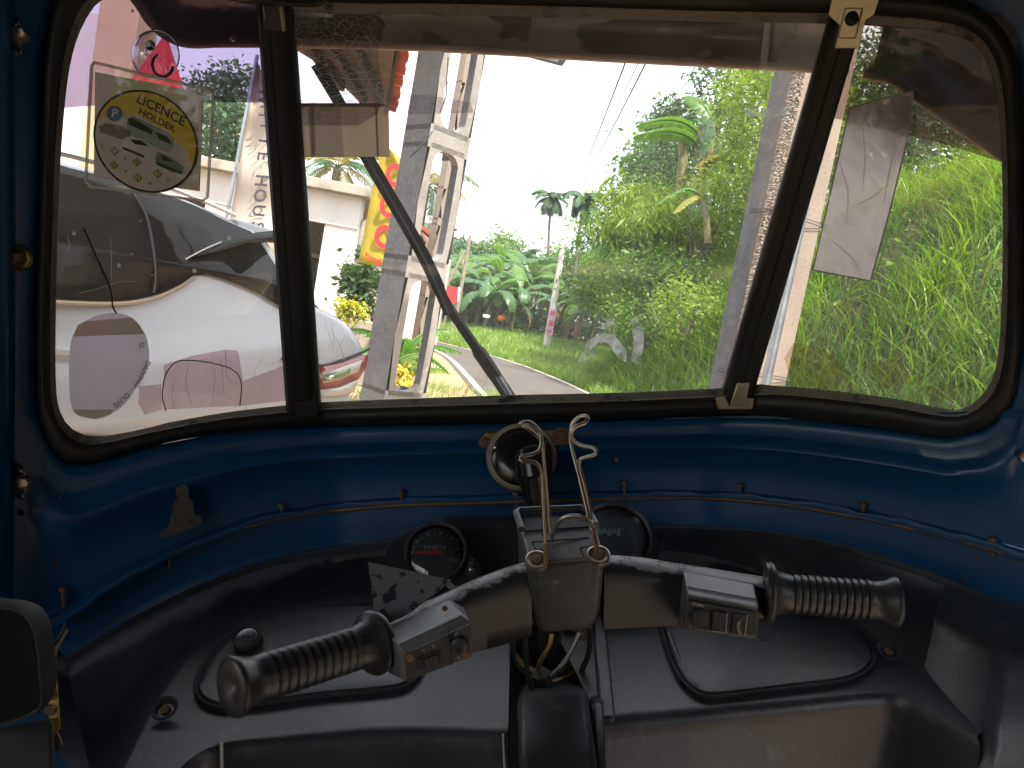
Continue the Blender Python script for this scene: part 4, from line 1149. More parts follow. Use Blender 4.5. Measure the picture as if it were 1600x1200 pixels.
# pillar line, roof rail and spoiler
ln = cr([(206, 300), (226, 330), (238, 380), (243, 430), (240, 458)], 12)
b = MB(); b.tube([CP(*(lambda uv: (uv[0], -.008, uv[1]))(car_uv(x, y, .008))) for x, y in ln], .006, 6); obj('door_pillar', b, M['black_trim'], car)
ln = cr([(60, 238), (130, 254), (220, 281), (310, 315), (372, 342)], 20)
b = MB(); b.tube([CP(*(lambda uv: (uv[0], .02, uv[1] + .012))(car_uv(x, y))) for x, y in ln], .008, 8); obj('roof_rail', b, M['chrome'], car)
sp = [(298, 402), (330, 386), (366, 372), (400, 364), (440, 360), (452, 366), (446, 380), (420, 378), (385, 380), (345, 392)]
car_surface('spoiler', sp, .012, M['black_trim'], car, th=.02)
b = MB()
uv = [car_uv(x, y) for x, y in ((370, 346), (412, 358), (456, 372), (452, 382), (415, 372), (380, 366))]
b.hexa([CP(s, .03, z + .01) for s, z in uv], [CP(s, 1.6, z + .01) for s, z in uv]); obj('spoiler', b, M['paint_w'], car, bevel=.008)
b = MB(); ln = cr([(290, 405), (318, 390), (346, 378)], 6); b.tube([CP(*(lambda uv: (uv[0], -.026, uv[1]))(car_uv(x, y, .026))) for x, y in ln], .0025, 5); obj('trim_line', b, M['wpaint'], car)
# rear lamp: red, clear, amber bands on the near corner
def lamp(nm, pts, m, off=.006): return car_surface(nm, pts, off, m, car, th=.008)
lamp('tail_lamp', [(498, 574), (530, 568), (560, 558), (575, 552), (572, 574), (560, 592), (530, 604), (500, 608)], M['lamp_r'])
car_surface('lamp_lens', [(503, 581), (530, 575), (558, 565), (566, 562), (560, 580), (530, 593), (504, 599)], .009, M['lamp_c'], car, th=.006)
l2 = car_surface('lamp_lens', [(504, 586), (530, 580), (548, 574), (546, 584), (528, 592), (505, 596)], .012, mat('lamp_green_reflection', (.16, .26, .10), .1, coat=1), car, th=.006)  # green reflection in the lamp, painted as a patch of its own
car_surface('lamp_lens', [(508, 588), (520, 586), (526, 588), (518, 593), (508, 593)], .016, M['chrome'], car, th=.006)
car_surface('lamp_lens', [(500, 609), (530, 605), (559, 593), (553, 612), (536, 618), (503, 620)], .008, M['lamp_c'], car, th=.008)
b = MB(); ln = cr([(440, 560), (498, 571), (530, 564), (560, 553), (577, 545)], 12); b.tube([CP(*(lambda uv: (uv[0], -.004, uv[1]))(car_uv(x, y, .004))) for x, y in ln], .006, 6); obj('lamp_seam', b, M['black_trim'], car)
# rear wiper stub on the tailgate
b = MB(); uv = [car_uv(x, y) for x, y in ((488, 470), (515, 486), (545, 492), (552, 500), (535, 503), (505, 498))]
b.hexa([CP(s, .30, z + .01) for s, z in uv], [CP(s, .36, z + .01) for s, z in uv]); obj('rear_wiper', b, M['black_trim'], car, bevel=.006)
# rear glass ledge
b = MB(); uv = [car_uv(x, y) for x, y in ((440, 402), (486, 458), (503, 480), (497, 484), (470, 452), (436, 408))]
b.hexa([CP(s + .004, .1, z) for s, z in uv], [CP(s + .004, 1.55, z) for s, z in uv]); obj('rear_window', b, M['car_glass'], car)
# door handle and crease
b = MB(); uv = [car_uv(x, y, .02) for x, y in ((95, 548), (118, 546))]
c = CP(uv[0][0], -.03, uv[0][1]); b.box(c, .20, .028, .03, (e1, nn, Vector((0, 0, 1)))); obj('door_handle', b, M['paint_w'], car, bevel=.008)
for wx in (wc_, front_x + .85):
    for w0 in (.02, wid - .24):
        b = MB(); b.lathe(A0 + e1 * wx - nn * (w0 + .0) + Vector((0, 0, .33)), -nn, [(0, .20), (.0, .31), (.03, .33), (.19, .33), (.22, .31), (.22, .2)], 28); w_ = obj('wheel', b, M['rubber'], car)
        b = MB(); b.lathe(A0 + e1 * wx - nn * (w0 - .004 if w0 < 1 else w0 + .22) + Vector((0, 0, .33)), -nn, [(0, .06), (.0, .20), (.02, .20)], 20); obj('rim', b, M['galv'], w_)
# ------------------------------------------------------------ air
hb = MB(); hb.box((0, 150, 30), 1000, 620, 62)
hz_m = bpy.data.materials.new('haze'); hz_m.use_nodes = True
n = hz_m.node_tree.nodes; n.remove(n['Principled BSDF'])
pv = n.new('ShaderNodeVolumePrincipled'); pv.inputs['Color'].default_value = (.86, .92, 1.0, 1); pv.inputs['Density'].default_value = .0007
hz_m.node_tree.links.new(pv.outputs[0], n['Material Output'].inputs['Volume'])
tag(obj('haze', hb, hz_m, smooth=False), kind='stuff')
# ------------------------------------------------------------ the auto rickshaw cab
M['blue'] = mat('blue_paint', (.003, .080, .235), .40, noise=[(2.5, (.003, .060, .175), .4, .68), (26, (.01, .05, .11), .60, .74), (75, (.10, .07, .05), .66, .70), (11, (.045, .075, .12), .62, .80)], bump=(6, .10, .01), coat=.22)
M['blk'] = mat('black_plastic', (.028, .029, .037), .40, noise=[(4, (.058, .060, .072), .46, .66), (60, (.085, .082, .080), .58, .76), (240, (.10, .098, .095), .66, .74)], bump=(220, .12, .002))
M['blk2'] = mat('black_rubber', (.018, .018, .018), .62, noise=(20, (.05, .048, .044), .58, .78), bump=(90, .2, .002))
M['seal'] = mat('window_rubber', (.022, .023, .022), .5, noise=[(16, (.05, .05, .046), .55, .75)], bump=(60, .25, .003))
M['lipdirt'] = mat('dusty_rubber_lip', (.36, .34, .30), .85, noise=[(24, (.36, .33, .28), .45, .62), (40, (.07, .07, .065), .55, .70)], bump=(120, .5, .003))
M['mull'] = mat('mullion_rubber', (.016, .018, .020), .5)
M['clip'] = mat('tinned_clip', (.52, .44, .34), .32, .8, noise=(30, (.28, .20, .14), .5, .7))
M['brass'] = mat('brass_washer', (.48, .38, .14), .35, .85, noise=(30, (.22, .15, .07), .45, .7))
M['rust'] = mat('rusty_bolt', (.20, .13, .08), .6, .5, noise=(60, (.32, .18, .09), .45, .7))
def wear_mat(name, base, worn, scale, lo, hi, zlo, zhi, rough=.42):
    m = mat(name, base, rough); t = m.node_tree; n = t.nodes; L = t.links; b_ = n['Principled BSDF']
    tc = n.new('ShaderNodeTexCoord'); g = n.new('ShaderNodeNewGeometry'); sx = n.new('ShaderNodeSeparateXYZ')
    L.new(g.outputs['Normal'], sx.inputs[0])
    mz = n.new('ShaderNodeMapRange'); mz.inputs['From Min'].default_value = zlo; mz.inputs['From Max'].default_value = zhi
    mz.inputs['To Min'].default_value = -.22; mz.inputs['To Max'].default_value = .12; L.new(sx.outputs['Z'], mz.inputs['Value'])
    tx = n.new('ShaderNodeTexNoise'); tx.inputs['Scale'].default_value = scale; tx.inputs['Detail'].default_value = 10; tx.inputs['Roughness'].default_value = .72
    L.new(tc.outputs['Object'], tx.inputs['Vector'])
    ad = n.new('ShaderNodeMath'); ad.operation = 'ADD'; L.new(tx.outputs[0], ad.inputs[0]); L.new(mz.outputs[0], ad.inputs[1])
    mr = n.new('ShaderNodeMapRange'); mr.inputs['From Min'].default_value = lo; mr.inputs['From Max'].default_value = hi; L.new(ad.outputs[0], mr.inputs['Value'])
    mx = n.new('ShaderNodeMix'); mx.data_type = 'RGBA'; mx.inputs['A'].default_value = (*base, 1); mx.inputs['B'].default_value = (*worn, 1)
    L.new(mr.outputs[0], mx.inputs['Factor']); L.new(mx.outputs['Result'], b_.inputs['Base Color'])
    bp = n.new('ShaderNodeBump'); bp.inputs['Strength'].default_value = .25; bp.inputs['Distance'].default_value = .001; bp.invert = True
    L.new(mr.outputs[0], bp.inputs['Height']); L.new(bp.outputs[0], b_.inputs['Normal'])
    return m
M['steel'] = mat('steel_wire', (.42, .36, .31), .3, .95, noise=(40, (.24, .15, .11), .55, .72))
M['worn'] = wear_mat('worn_black_paint', (.030, .030, .034), (.27, .26, .28), 45, .56, .60, .30, .95)
M['grip'] = mat('grip_rubber', (.030, .030, .032), .38, noise=(40, (.06, .056, .05), .55, .75))
M['switch'] = mat('switch_box', (.055, .055, .058), .45, noise=[(9, (.10, .098, .10), .42, .66), (60, (.16, .155, .15), .62, .74)], bump=(120, .2, .002))
M['switch_w'] = mat('switch_box_worn', (.16, .16, .17), .42, noise=[(9, (.10, .098, .10), .42, .66), (50, (.30, .29, .29), .60, .72)], bump=(120, .2, .002))
M['swface'] = mat('switch_face', (.050, .045, .040), .5, noise=(30, (.07, .062, .055), .5, .7))
M['print'] = mat('faded_print', (.42, .40, .37), .7)
M['dial'] = mat('dial_face', (.05, .065, .08), .4)
M['dial2'] = mat('dial_face_pale', (.30, .36, .42), .45, noise=(20, (.24, .29, .34), .45, .65))
M['needle'] = mat('needle_red', (.62, .05, .03), .5)
M['cream'] = mat('cream_ring', (.52, .46, .37), .6, noise=(20, (.36, .30, .23), .45, .7))
M['motor'] = mat('motor_black', (.02, .02, .024), .25, coat=.4)
M['canvas'] = mat('black_canvas', (.020, .020, .021), .85, bump=(60, .3, .003))
M['canvas_t'] = mat('tan_lining', (.16, .12, .085), .8, noise=(4, (.10, .08, .06), .4, .65), bump=(60, .3, .003))
M['seat'] = mat('seat_vinyl', (.05, .045, .045), .5)
M['glass'] = glass_mat('windscreen_glass', dust=.16, base=.034, lo=.42, hi=.74, dscale=5)
M['glass_s'] = glass_mat('side_glass', dust=.12, base=.018, lo=.45, hi=.74, dscale=7)
M['film'] = glass_mat('purple_tint_film', tint=(.31, .25, .375), dust=.03, base=.012, dscale=9, gloss=.05)
M['film_g'] = glass_mat('smoked_tint_film', tint=(.42, .36, .34), dust=.04, base=.02, dscale=9, gloss=.04)
M['film_s'] = glass_mat('crazed_tint_film', tint=(.72, .68, .74), dust=.16, base=.05, dscale=14, scratch=.30)
M['resid'] = glass_mat('pink_film_residue', tint=(.80, .62, .66), dust=.36, base=.14, dscale=16, dcol=(.72, .50, .53))
M['resid_y'] = glass_mat('yellowed_glue_residue', tint=(.86, .82, .62), dust=.30, base=.12, dscale=18, dcol=(.50, .46, .26))
M['smear_and_reflection'] = glass_mat('white_smear_and_reflection', tint=(.96, .98, .98), dust=.92, base=.12, tlw=.9, dscale=30, dcol=(.85, .88, .88), lo=.38, hi=.58)  # white pigment that also stands in for a reflection in the glass
M['bag'] = glass_mat('clear_plastic_sleeve', tint=(.84, .78, .80), dust=.80, base=.66, dscale=7, dcol=(1.0, .80, .83), gloss=.18, tlw=.95)
M['clear'] = glass_mat('clear_vinyl', tint=(.97, .96, .94), dust=.012, base=.003, dscale=20, gloss=.015)
M['visor'] = mat('visor_plastic', (.045, .050, .062), .12, spec=.9, coat=.8, noise=[(9, (.34, .31, .27), .52, .54)], bump=(3.0, .45, .05), detail=2)  # tan patches in the colour stand in for reflections on the gloss
M['visor_lip'] = mat('visor_lip', (.42, .34, .31), .4, noise=(8, (.24, .18, .16), .4, .6))

cabO = cab(0.0, 0.55, -1.05)
rick = thing('auto_rickshaw', 'blue three wheeled auto rickshaw cab seen from the driver side, black dashboard and handlebar', 'auto rickshaw', cabO)

# window outlines traced clockwise from top left: inner (glass edge) and outer (rubber on paint)
IN = [(150, -6), (118, 40), (100, 110), (90, 220), (84, 350), (81, 480), (81, 590), (86, 640), (104, 674), (136, 690), (180, 686), (260, 668), (350, 652), (430, 643), (500, 637), (640, 632), (800, 627), (960, 623), (1130, 616), (1200, 612), (1300, 620), (1400, 633), (1470, 646), (1510, 645), (1545, 618), (1564, 570), (1571, 480), (1573, 360), (1571, 240), (1563, 140), (1545, 82), (1510, 50), (1450, 36), (1380, 30), (1300, 26), (1100, 22), (900, 16), (700, 11), (540, 10), (430, 0), (330, -14), (220, -20)]
OUT = [(98, -20), (76, 30), (66, 110), (62, 220), (58, 350), (54, 480), (55, 590), (60, 650), (80, 700), (110, 724), (150, 722), (230, 698), (330, 679), (420, 671), (500, 666), (640, 663), (800, 660), (960, 655), (1120, 650), (1200, 652), (1300, 661), (1400, 673), (1480, 684), (1540, 668), (1582, 628), (1594, 570), (1598, 480), (1599, 360), (1598, 240), (1594, 130), (1578, 62), (1530, 10), (1460, -12), (1380, -18), (1300, -22), (1100, -28), (900, -36), (700, -40), (540, -42), (430, -50), (330, -60), (200, -60)]
NN = 200
ci = crc([(a[0], a[1], b_[0], b_[1]) for a, b_ in zip(IN, OUT)], NN)
inn = [(p[0], p[1]) for p in ci]; outr = [(p[2], p[3]) for p in ci]
def mixp(a, b_, t): return (a[0] + (b_[0] - a[0]) * t, a[1] + (b_[1] - a[1]) * t)
rows = []
for t, off in ((.0, -.004), (.0, .006), (.10, .013), (.30, .019), (.55, .021), (.78, .017), (.93, .010), (1.0, .0), (1.03, -.01)):
    rows.append([W(*mixp(a, b_, t), off) for a, b_ in zip(inn, outr)])
b = MB(); b.grid(rows, closed=True); obj('window_seal', b, M['seal'], rick, auto=60)
# dusty inner lip
rows = []
for t, off in ((-.30, -.001), (-.22, .003), (.0, .0075), (.10, .0145), (.13, .014)):
    rows.append([W(*mixp(a, b_, t * (1.0 if 240 < a[0] < 1200 and a[1] > 300 else .8)), off) for a, b_ in zip(inn, outr)])
b = MB(); b.grid(rows, closed=True); obj('seal_lip', b, M['lipdirt'], rick, auto=60)

# blue front shell: ring round the window down to the ledge
LEDGE = [(-160, 1050), (-60, 1005), (70, 962), (130, 930), (200, 884), (300, 842), (400, 806), (500, 788), (620, 777), (750, 773), (900, 768), (1000, 766), (1100, 766), (1200, 773), (1300, 787), (1400, 806), (1500, 830), (1600, 858), (1760, 905)]
led = cr(LEDGE, 120)
def ledge_y(x): return float(np.interp(x, [p[0] for p in led], [p[1] for p in led]))
side_pts = []
def outer_for(a):
    x, y = a
    if y > 600 or (y > 560 and 60 < x < 1590):       # goes down to the ledge
        if x < 60: return (x - 70 - (60 - x), ledge_y(x - 60) )
        return (x + (x - 820) * .06, ledge_y(x + (x - 820) * .06))
    return None
# two meshes: below the window (columns) and the side/top frame (ring)
nb = 130; xsb = np.linspace(-160, 1760, nb)
bo = [(p[0], p[1]) for p in outr]
botx = np.array([p[0] for p in OUT if p[1] > 600]); boty = np.array([p[1] for p in OUT if p[1] > 600])
order = np.argsort(botx); botx, boty = botx[order], boty[order]
def wb(x):    # lower edge of the seal, held level beyond the window corners
    if x < 55: return 640 + 0
    if x > 1597: return 625
    if x < 150: return float(np.interp(x, [55, 60, 80, 110, 150], [590, 650, 700, 724, 722]))
    if x > 1540: return float(np.interp(x, [1540, 1582, 1594, 1598], [668, 628, 570, 540]))
    return float(np.interp(x, botx, boty))
prof = [(.0, -.010), (.02, .0), (.06, .004), (.14, .006), (.24, .004), (.30, .010), (.36, .020), (.42, .022), (.50, .012), (.60, .004), (.75, .0), (.9, .0), (1.0, .0)]
rows = []
for t, off in prof:
    row = []
    for x in xsb:
        y0, y1 = wb(x), ledge_y(x)
        amp = float(np.interp(x, [40, 90, 1565, 1610], [0, 1, 1, 0]))
        row.append(W(x, y0 + (y1 - y0) * t, .003 + (off - .003) * amp))
    rows.append(row)
b = MB(); b.grid(rows)
obj('front_panel', b, M['blue'], rick, auto=50)
# side and top frame of the shell
def ring_out(p, k):   # push outward from the window centre
    cx_, cy_ = 825, 330
    dx, dy = p[0] - cx_, p[1] - cy_
    l = max(abs(dx) / 760, abs(dy) / 350); 
    return (cx_ + dx / l * (1 + k) , cy_ + dy / l * (1 + k * 1.2))
sel = [p for p in outr if p[1] <= 660]
i0 = max(range(len(outr)), key=lambda i: (outr[i][1] > 640 and outr[i][0] > 1500) * (i + 1))
seq0 = [outr[(i0 + k) % NN] for k in range(NN) if outr[(i0 + k) % NN][1] < 655 or outr[(i0 + k) % NN][0] < 70 or outr[(i0 + k) % NN][0] > 1570]
gi_ = max(range(len(seq0)), key=lambda k: abs(seq0[k][0] - seq0[k - 1][0])); seq = seq0[gi_:] + seq0[:gi_]
rows = []
for t, off in ((-.02, -.012), (0, -.001), (.06, .002), (.14, .003), (.22, .003), (.30, .003), (.5, .003), (1.0, .003), (1.5, .003)):
    row = []
    for p in seq:
        if p[1] > 560 : q = (p[0] + (-1 if p[0] < 800 else 1) * t * 230, p[1] + 0 * t)
        elif p[1] < 40: q = (p[0] + (0 if 200 < p[0] < 1450 else (-1 if p[0] < 800 else 1) * t * 230), p[1] - t * 160)
        else: q = (p[0] + (-1 if p[0] < 800 else 1) * t * 230, p[1] - (t * 160 if p[1] < 100 else 0))
        row.append(W(q[0], q[1], off))
    rows.append(row)
b = MB(); b.grid(rows); obj('window_frame', b, M['blue'], rick, auto=50)
# raised door pillar at the far left with a rolled edge
rows = []
for x, off in ((-90, .05), (-20, .045), (6, .040), (14, .030), (18, .016), (22, .004), (24, -.006)):
    rows.append([W(x - (y - 0) * .0 + 2 * math.sin(y * .004), y, off) for y in np.linspace(-60, 1010, 40)])
b = MB(); b.grid(rows); obj('door_pillar', b, M['blue'], rick, auto=50)

# ledge flange and lower blue band
flw = lambda x: np.interp(x, [-160, 130, 340, 600, 1100, 1760], [.030, .026, .014, .009, .009, .012])
rows = []
for k, (o_, dz) in enumerate(((-.004, .002), (0.0, .0), (.5, -.0005), (1.0, -.001), (1.06, -.004), (1.02, -.008), (.6, -.010))):
    row = []
    for x, y in led:
        c = W(x, y, -.002 if k == 0 else 0); s = Wc(x, y); w = flw(x) * (o_ if k else 0)
        d = (c - EYE); d -= CZ * d.dot(CZ); d.normalize()
        wav = .0012 * math.sin(x * .05) + .001 * math.sin(x * .13)
        row.append(c - d * w + CZ * (dz + (wav if o_ >= .5 else 0)))
    rows.append(row)
b = MB(); b.grid(rows); obj('ledge_flange', b, M['blue'], rick, auto=40)
b = MB(); b.tube([W(x, y + 2, flw(x) * 1.0) - CZ * .009 for x, y in led[8:-8]], .0028, 5)
obj('ledge_sealant', b, M['rust'], rick, auto=0)
rows = []
for t in np.linspace(0, 1, 10):
    rows.append([P(x, y + 3 + t * 330, Wc(x, y, -.006 if t < .05 else -.002) ) for x, y in led])
b = MB(); b.grid(rows); obj('lower_panel', b, M['blue'], rick, auto=0)
# screws through the ledge
scr0 = None
for (x, y) in ((98, 920), (265, 862), (440, 790), (627, 768), (806, 770), (976, 753), (1157, 758), (1349, 788), (1551, 842)):
    b = MB(); c = W(x, y, .008); b.lathe(c - CZ * (.020), CZ, [(0, .0008), (.002, .0018), (.018, .0020), (.018, .0048), (.021, .0044), (.023, .002)], 8)
    obj('screw', b, M['rust'], rick)

# windscreen panes and mullions
def pane(name, xa, xb, ya, yb, off, m, nx=26, ny=14, par=None):
    rows = []
    for v_ in np.linspace(0, 1, ny):
        row = []
        for u in np.linspace(0, 1, nx):
            x0 = xa(v_); x1 = xb(v_); x = x0 + (x1 - x0) * u; row.append(W(x, ya(x) + (yb(x) - ya(x)) * v_, off))
        rows.append(row)
    b = MB(); b.grid(rows); return obj(name, b, m, par or rick, auto=0)
top = lambda x: -30.0
bot = lambda x: float(np.interp(x, [60, 200, 500, 1130, 1300, 1600], [720, 700, 655, 640, 645, 680]))
pane('windscreen_pane', lambda v: 436 + 40 * v, lambda v: 1322 - 165 * v, top, bot, -.001, M['glass'])
pane('side_pane', lambda v: 66, lambda v: 434 + 40 * v, top, lambda x: 715.0, -.0015, M['glass_s'])
pane('side_pane', lambda v: 1326 - 165 * v, lambda v: 1585, top, lambda x: 662.0, -.0015, M['glass_s'])
def mullion(c0, c1, w, offp, m):
    rows = []; n = 30
    for q in range(n):
        t = q / (n - 1); x = c0[0] + (c1[0] - c0[0]) * t; y = c0[1] + (c1[1] - c0[1]) * t
        d = (W(x + 20, y, 0) - W(x, y, 0)).normalized(); s = Wc(x, y)
        hw = w / 2 * s / F; n_ = -CY
        base = W(x, y, 0)
        row = [base + d * a * hw + n_ * o for a, o in ((-1, -.006), (-1, .010), (-.72, .018), (-.2, .018), (-.12, .022), (.55, .022), (.8, .018), (1, .010), (1, -.006))]
        rows.append(row)
    b = MB(); b.grid(rows); return obj('mullion', b, m, rick, auto=30)
ml = mullion((430, -20), (477, 652), 50, .02, M['mull'])
mr_ = mullion((1322, 20), (1143, 640), 46, .02, M['mull'])
# rubber wedge left of the right mullion, tinned clips
def plate(name, pts, off, th, m, parent=rick, bev=.001):
    b = MB(); q1 = [W(x, y, off) for x, y in pts]; q2 = [W(x, y, off + th) for x, y in pts]; b.hexa(q1, q2)
    return obj(name, b, m, parent, bevel=bev, auto=30)
plate('clip', [(1294, 24), (1300, -6), (1376, -6), (1366, 22), (1352, 32), (1342, 76), (1304, 76), (1312, 40)], .023, .002, M['clip'], mr_)
plate('clip', [(1320, 12), (1348, 12), (1336, 60), (1309, 60)], .026, .0025, M['clip'], mr_)
b = MB(); b.lathe(W(1330, 30, .028), -CY, [(0, .007), (.004, .0068), (.006, .004), (.006, .001)], 12); obj('screw', b, M['blk2'], mr_)
plate('clip', [(1117, 622), (1122, 640), (1176, 640), (1178, 622), (1166, 622), (1172, 598), (1152, 598), (1140, 634), (1134, 620)], .024, .004, M['clip'], mr_)
plate('clip', [(1146, 620), (1152, 604), (1164, 606), (1160, 634), (1142, 634)], .029, .003, M['clip'], mr_)
plate('clip', [(410, 8), (444, 8), (447, 46), (434, 50), (412, 46)], .023, .003, mat('dark_clip', (.07, .07, .07), .4), ml)
plate('clip', [(436, 10), (444, 10), (447, 48), (441, 50)], .027, .002, M['clip'], ml)
plate('clip', [(410, 8), (412, 8), (415, 30), (413, 30)], .027, .001, M['clip'], ml)
plate('clip', [(461, 626), (495, 624), (497, 652), (462, 652)], .023, .005, M['mull'], ml)

# tint films and residues on the glass
def wsheet(name, pts, off, m, parent=rick, nx=10):
    """thin sheet lying on the glass, outline traced"""
    bm = bmesh.new(); vs = [bm.verts.new((x, y, 0)) for x, y in pts]; bm.faces.new(vs)
    x0, x1 = min(p[0] for p in pts), max(p[0] for p in pts)
    stp = max(12, (x1 - x0) / nx)
    for xc in np.arange(x0 + stp * .63, x1 - 4, stp):
        bmesh.ops.bisect_plane(bm, geom=bm.verts[:] + bm.edges[:] + bm.faces[:], plane_co=(xc, 0, 0), plane_no=(1, 0, 0))
    bmesh.ops.triangulate(bm, faces=bm.faces[:]); bm.verts.index_update()
    b = MB(); b.add([W(v.co.x, v.co.y, off) for v in bm.verts], [tuple(v.index for v in f.verts) for f in bm.faces]); bm.free()
    return obj(name, b, m, parent, auto=0)
wsheet('tint_film', [(84, -20), (430, -20), (447, 160), (300, 160), (150, 165), (84, 170)], .0015, M['film'])
wsheet('tint_film', [(1328, 20), (1590, 20), (1590, 262), (1480, 226), (1400, 206), (1330, 190), (1276, 180)], .0015, M['film_g'])
wsheet('tint_film', [(448, 10), (588, 10), (592, 100), (600, 150), (590, 178), (560, 196), (460, 196)], .0015, M['film_s'])
wsheet('tint_film', [(600, 150), (668, 148), (735, 160), (740, 176), (600, 180)], .0015, M['film_s'])
rz = lambda n_, pts, m, lb, cat, gr=None: tag(wsheet(n_, pts, .002, m, None), lb, cat, gr)
rz('glue_residue', [(256, 570), (300, 556), (352, 546), (372, 548), (380, 595), (452, 568), (456, 625), (380, 634), (256, 640)], M['resid'], 'pinkish scratched film residue at the bottom of the left pane', 'film residue', 'film residues on the glass')
rz('glue_residue', [(218, 604), (252, 600), (254, 640), (226, 648), (216, 630)], M['resid'], 'small pink residue patch between round paper and larger pink film', 'film residue', 'film residues on the glass')
rz('glue_residue', [(1225, 560), (1240, 535), (1290, 545), (1335, 590), (1300, 612), (1240, 606)], M['resid_y'], 'yellowish residue patch at lower left of the right pane', 'film residue', 'film residues on the glass')
rz('glue_residue', [(1360, 570), (1400, 560), (1445, 590), (1440, 602), (1400, 600), (1375, 610)], M['resid_y'], 'yellowish residue patch in the middle bottom of the right pane', 'film residue', 'film residues on the glass')
rz('glue_residue', [(1432, 605), (1480, 600), (1500, 625), (1460, 625)], M['resid_y'], 'smallest yellowish residue patch near the right bottom corner', 'film residue', 'film residues on the glass')
rz('smear_and_reflection', [(903, 565), (918, 532), (940, 520), (958, 522), (980, 548), (978, 566), (966, 560), (950, 536), (936, 534), (925, 545), (930, 560)], M['smear_and_reflection'], 'curved white car reflection painted on the windscreen above the grass verge', 'smear_and_reflection', 'white smears on the windscreen')  # white car's reflection in the glass, put in as pale sheets
rz('smear_and_reflection', [(986, 500), (995, 494), (1006, 520), (1005, 552), (998, 568), (986, 565), (990, 535)], M['smear_and_reflection'], 'upright white car reflection painted on the windscreen beside the curved one', 'smear_and_reflection', 'white smears on the windscreen')
rz('smear_and_reflection', [(932, 512), (955, 500), (962, 505), (950, 516)], M['smear_and_reflection'], 'smallest painted bit of the white reflection above the curved one', 'smear_and_reflection', 'white smears on the windscreen')
rz('smear_and_reflection', [(1160, 172), (1185, 168), (1215, 174), (1235, 168), (1225, 182), (1170, 182)], M['smear_and_reflection'], 'flat white smeared patch high on the windscreen by the concrete pole', 'smear_and_reflection', 'white smears on the windscreen')

# chips with white glints coloured in, and scratches in the old plastic panes
for k, (x, y, r_) in enumerate(((116, 365, .0020), (186, 415, .0022), (304, 423, .0026), (358, 372, .0028), (107, 388, .0012), (206, 397, .0010), (220, 345, .0009), (238, 430, .0010), (207, 17, .0018), (700, 130, .0012), (660, 148, .0010), (1395, 82, .0014), (1358, 100, .0012))):
    b = MB(); c = W(x, y, .0022); b.lathe(c, -CY, [(0, r_), (.0008, r_ * .8), (.001, r_ * .2)], 9); obj('chip_glint', b, M['smear_and_reflection'], rick)
sg = random.Random(5)
def scratch(pts, r_=.00035):
    b = MB(); b.tube([Vector(p) for p in cr([tuple(W(x, y, .0022)) for x, y in pts], 14)], r_, 4, cap=False); obj('scratch', b, M['scr'], rick, auto=0)
M['scr'] = mat('scratch', (.80, .78, .76), .6, alpha=.5, trans=.5, tt=(1, 1, 1))
scratch([(124, 458), (150, 452), (185, 441), (213, 440)]); scratch([(173, 370), (174, 400), (174, 438)]); scratch([(105, 370), (109, 382), (108, 392)])
for k in range(14):
    x, y = 400 + sg.random() * 60, 555 + sg.random() * 60; a = sg.random() * 6.28; l = 6 + sg.random() * 14
    scratch([(x, y), (x + l * .5 * math.cos(a), y + l * .5 * math.sin(a) + 2), (x + l * math.cos(a), y + l * math.sin(a))], .00022)
for pts in ([(272, 600), (268, 625), (276, 640)], [(295, 570), (290, 600), (300, 632)], [(330, 556), (336, 590), (332, 630)], [(352, 548), (356, 590), (370, 600)], [(340, 575), (345, 560), (350, 610)],
            [(510, 116), (550, 124), (595, 122)], [(520, 150), (560, 142), (598, 136)], [(530, 162), (565, 152), (600, 137)], [(545, 160), (575, 158), (600, 156)], [(505, 92), (540, 80), (560, 55)]): scratch(pts, .0004)
for k in range(26):
    x, y = 478 + sg.random() * 60, 330 + sg.random() * 230; a = 1.2 + sg.random() * .9; l = 10 + sg.random() * 40
    if x + l * math.cos(a) > 478: scratch([(x, y), (x + l * .5 * math.cos(a) + 2, y + l * .5 * math.sin(a)), (x + l * math.cos(a), y + l * math.sin(a))], .00020)
# the sun visor outside, above the windscreen, drooping to the right
ve = [(110, -60, -.10), (200, -12, -.12), (240, 40, -.14), (284, 66, -.15), (350, 67, -.155), (460, 68, -.16), (620, 72, -.16), (780, 80, -.16), (940, 90, -.16), (1100, 98, -.155), (1290, 108, -.15), (1325, 111, -.15)]
vv = cr(ve, 90)
def vrows(vv, top_):
    rows = []
    for k, (dy, do) in enumerate(((-1, .0), (-5, -.003), (-14, -.010), (-30, -.022), (-44, -.022), (-60, -.015), (-95, .01), (-140, .09), (-175, .155))):
        rows.append([W(x, y + dy * top_, min(o + do, -.005)) for x, y, o in vv])
    return rows
b = MB(); b.grid(vrows(vv, 1)); obj('sun_visor', b, M['visor'], rick, auto=0, solid=.003)
b = MB(); b.tube([W(x, y, o) for x, y, o in vv], .0055, 8); obj('visor_lip', b, M['visor_lip'], rick, auto=0)
we = cr([(1388, -10, -.15), (1384, 28, -.15), (1368, 98, -.145), (1352, 117, -.14), (1392, 126, -.135), (1428, 150, -.125), (1470, 180, -.115), (1510, 208, -.10), (1550, 234, -.09), (1590, 262, -.08), (1640, 300, -.06)], 60)
tp_ = cr([(1400, -60, -.12), (1420, -40, -.12), (1440, -20, -.15), (1452, 10, -.15), (1470, 20, -.15), (1500, 40, -.14), (1540, 50, -.12), (1580, 60, -.10), (1620, 60, -.08), (1660, 40, -.05)], 60)
rows = [[W(x0 + (x1 - x0) * t, y0 + (y1 - y0) * t, o0 + (o1 - o0) * t - .03 * math.sin(math.pi * t)) for (x0, y0, o0), (x1, y1, o1) in zip(we, tp_)] for t in np.linspace(0, 1, 10)]
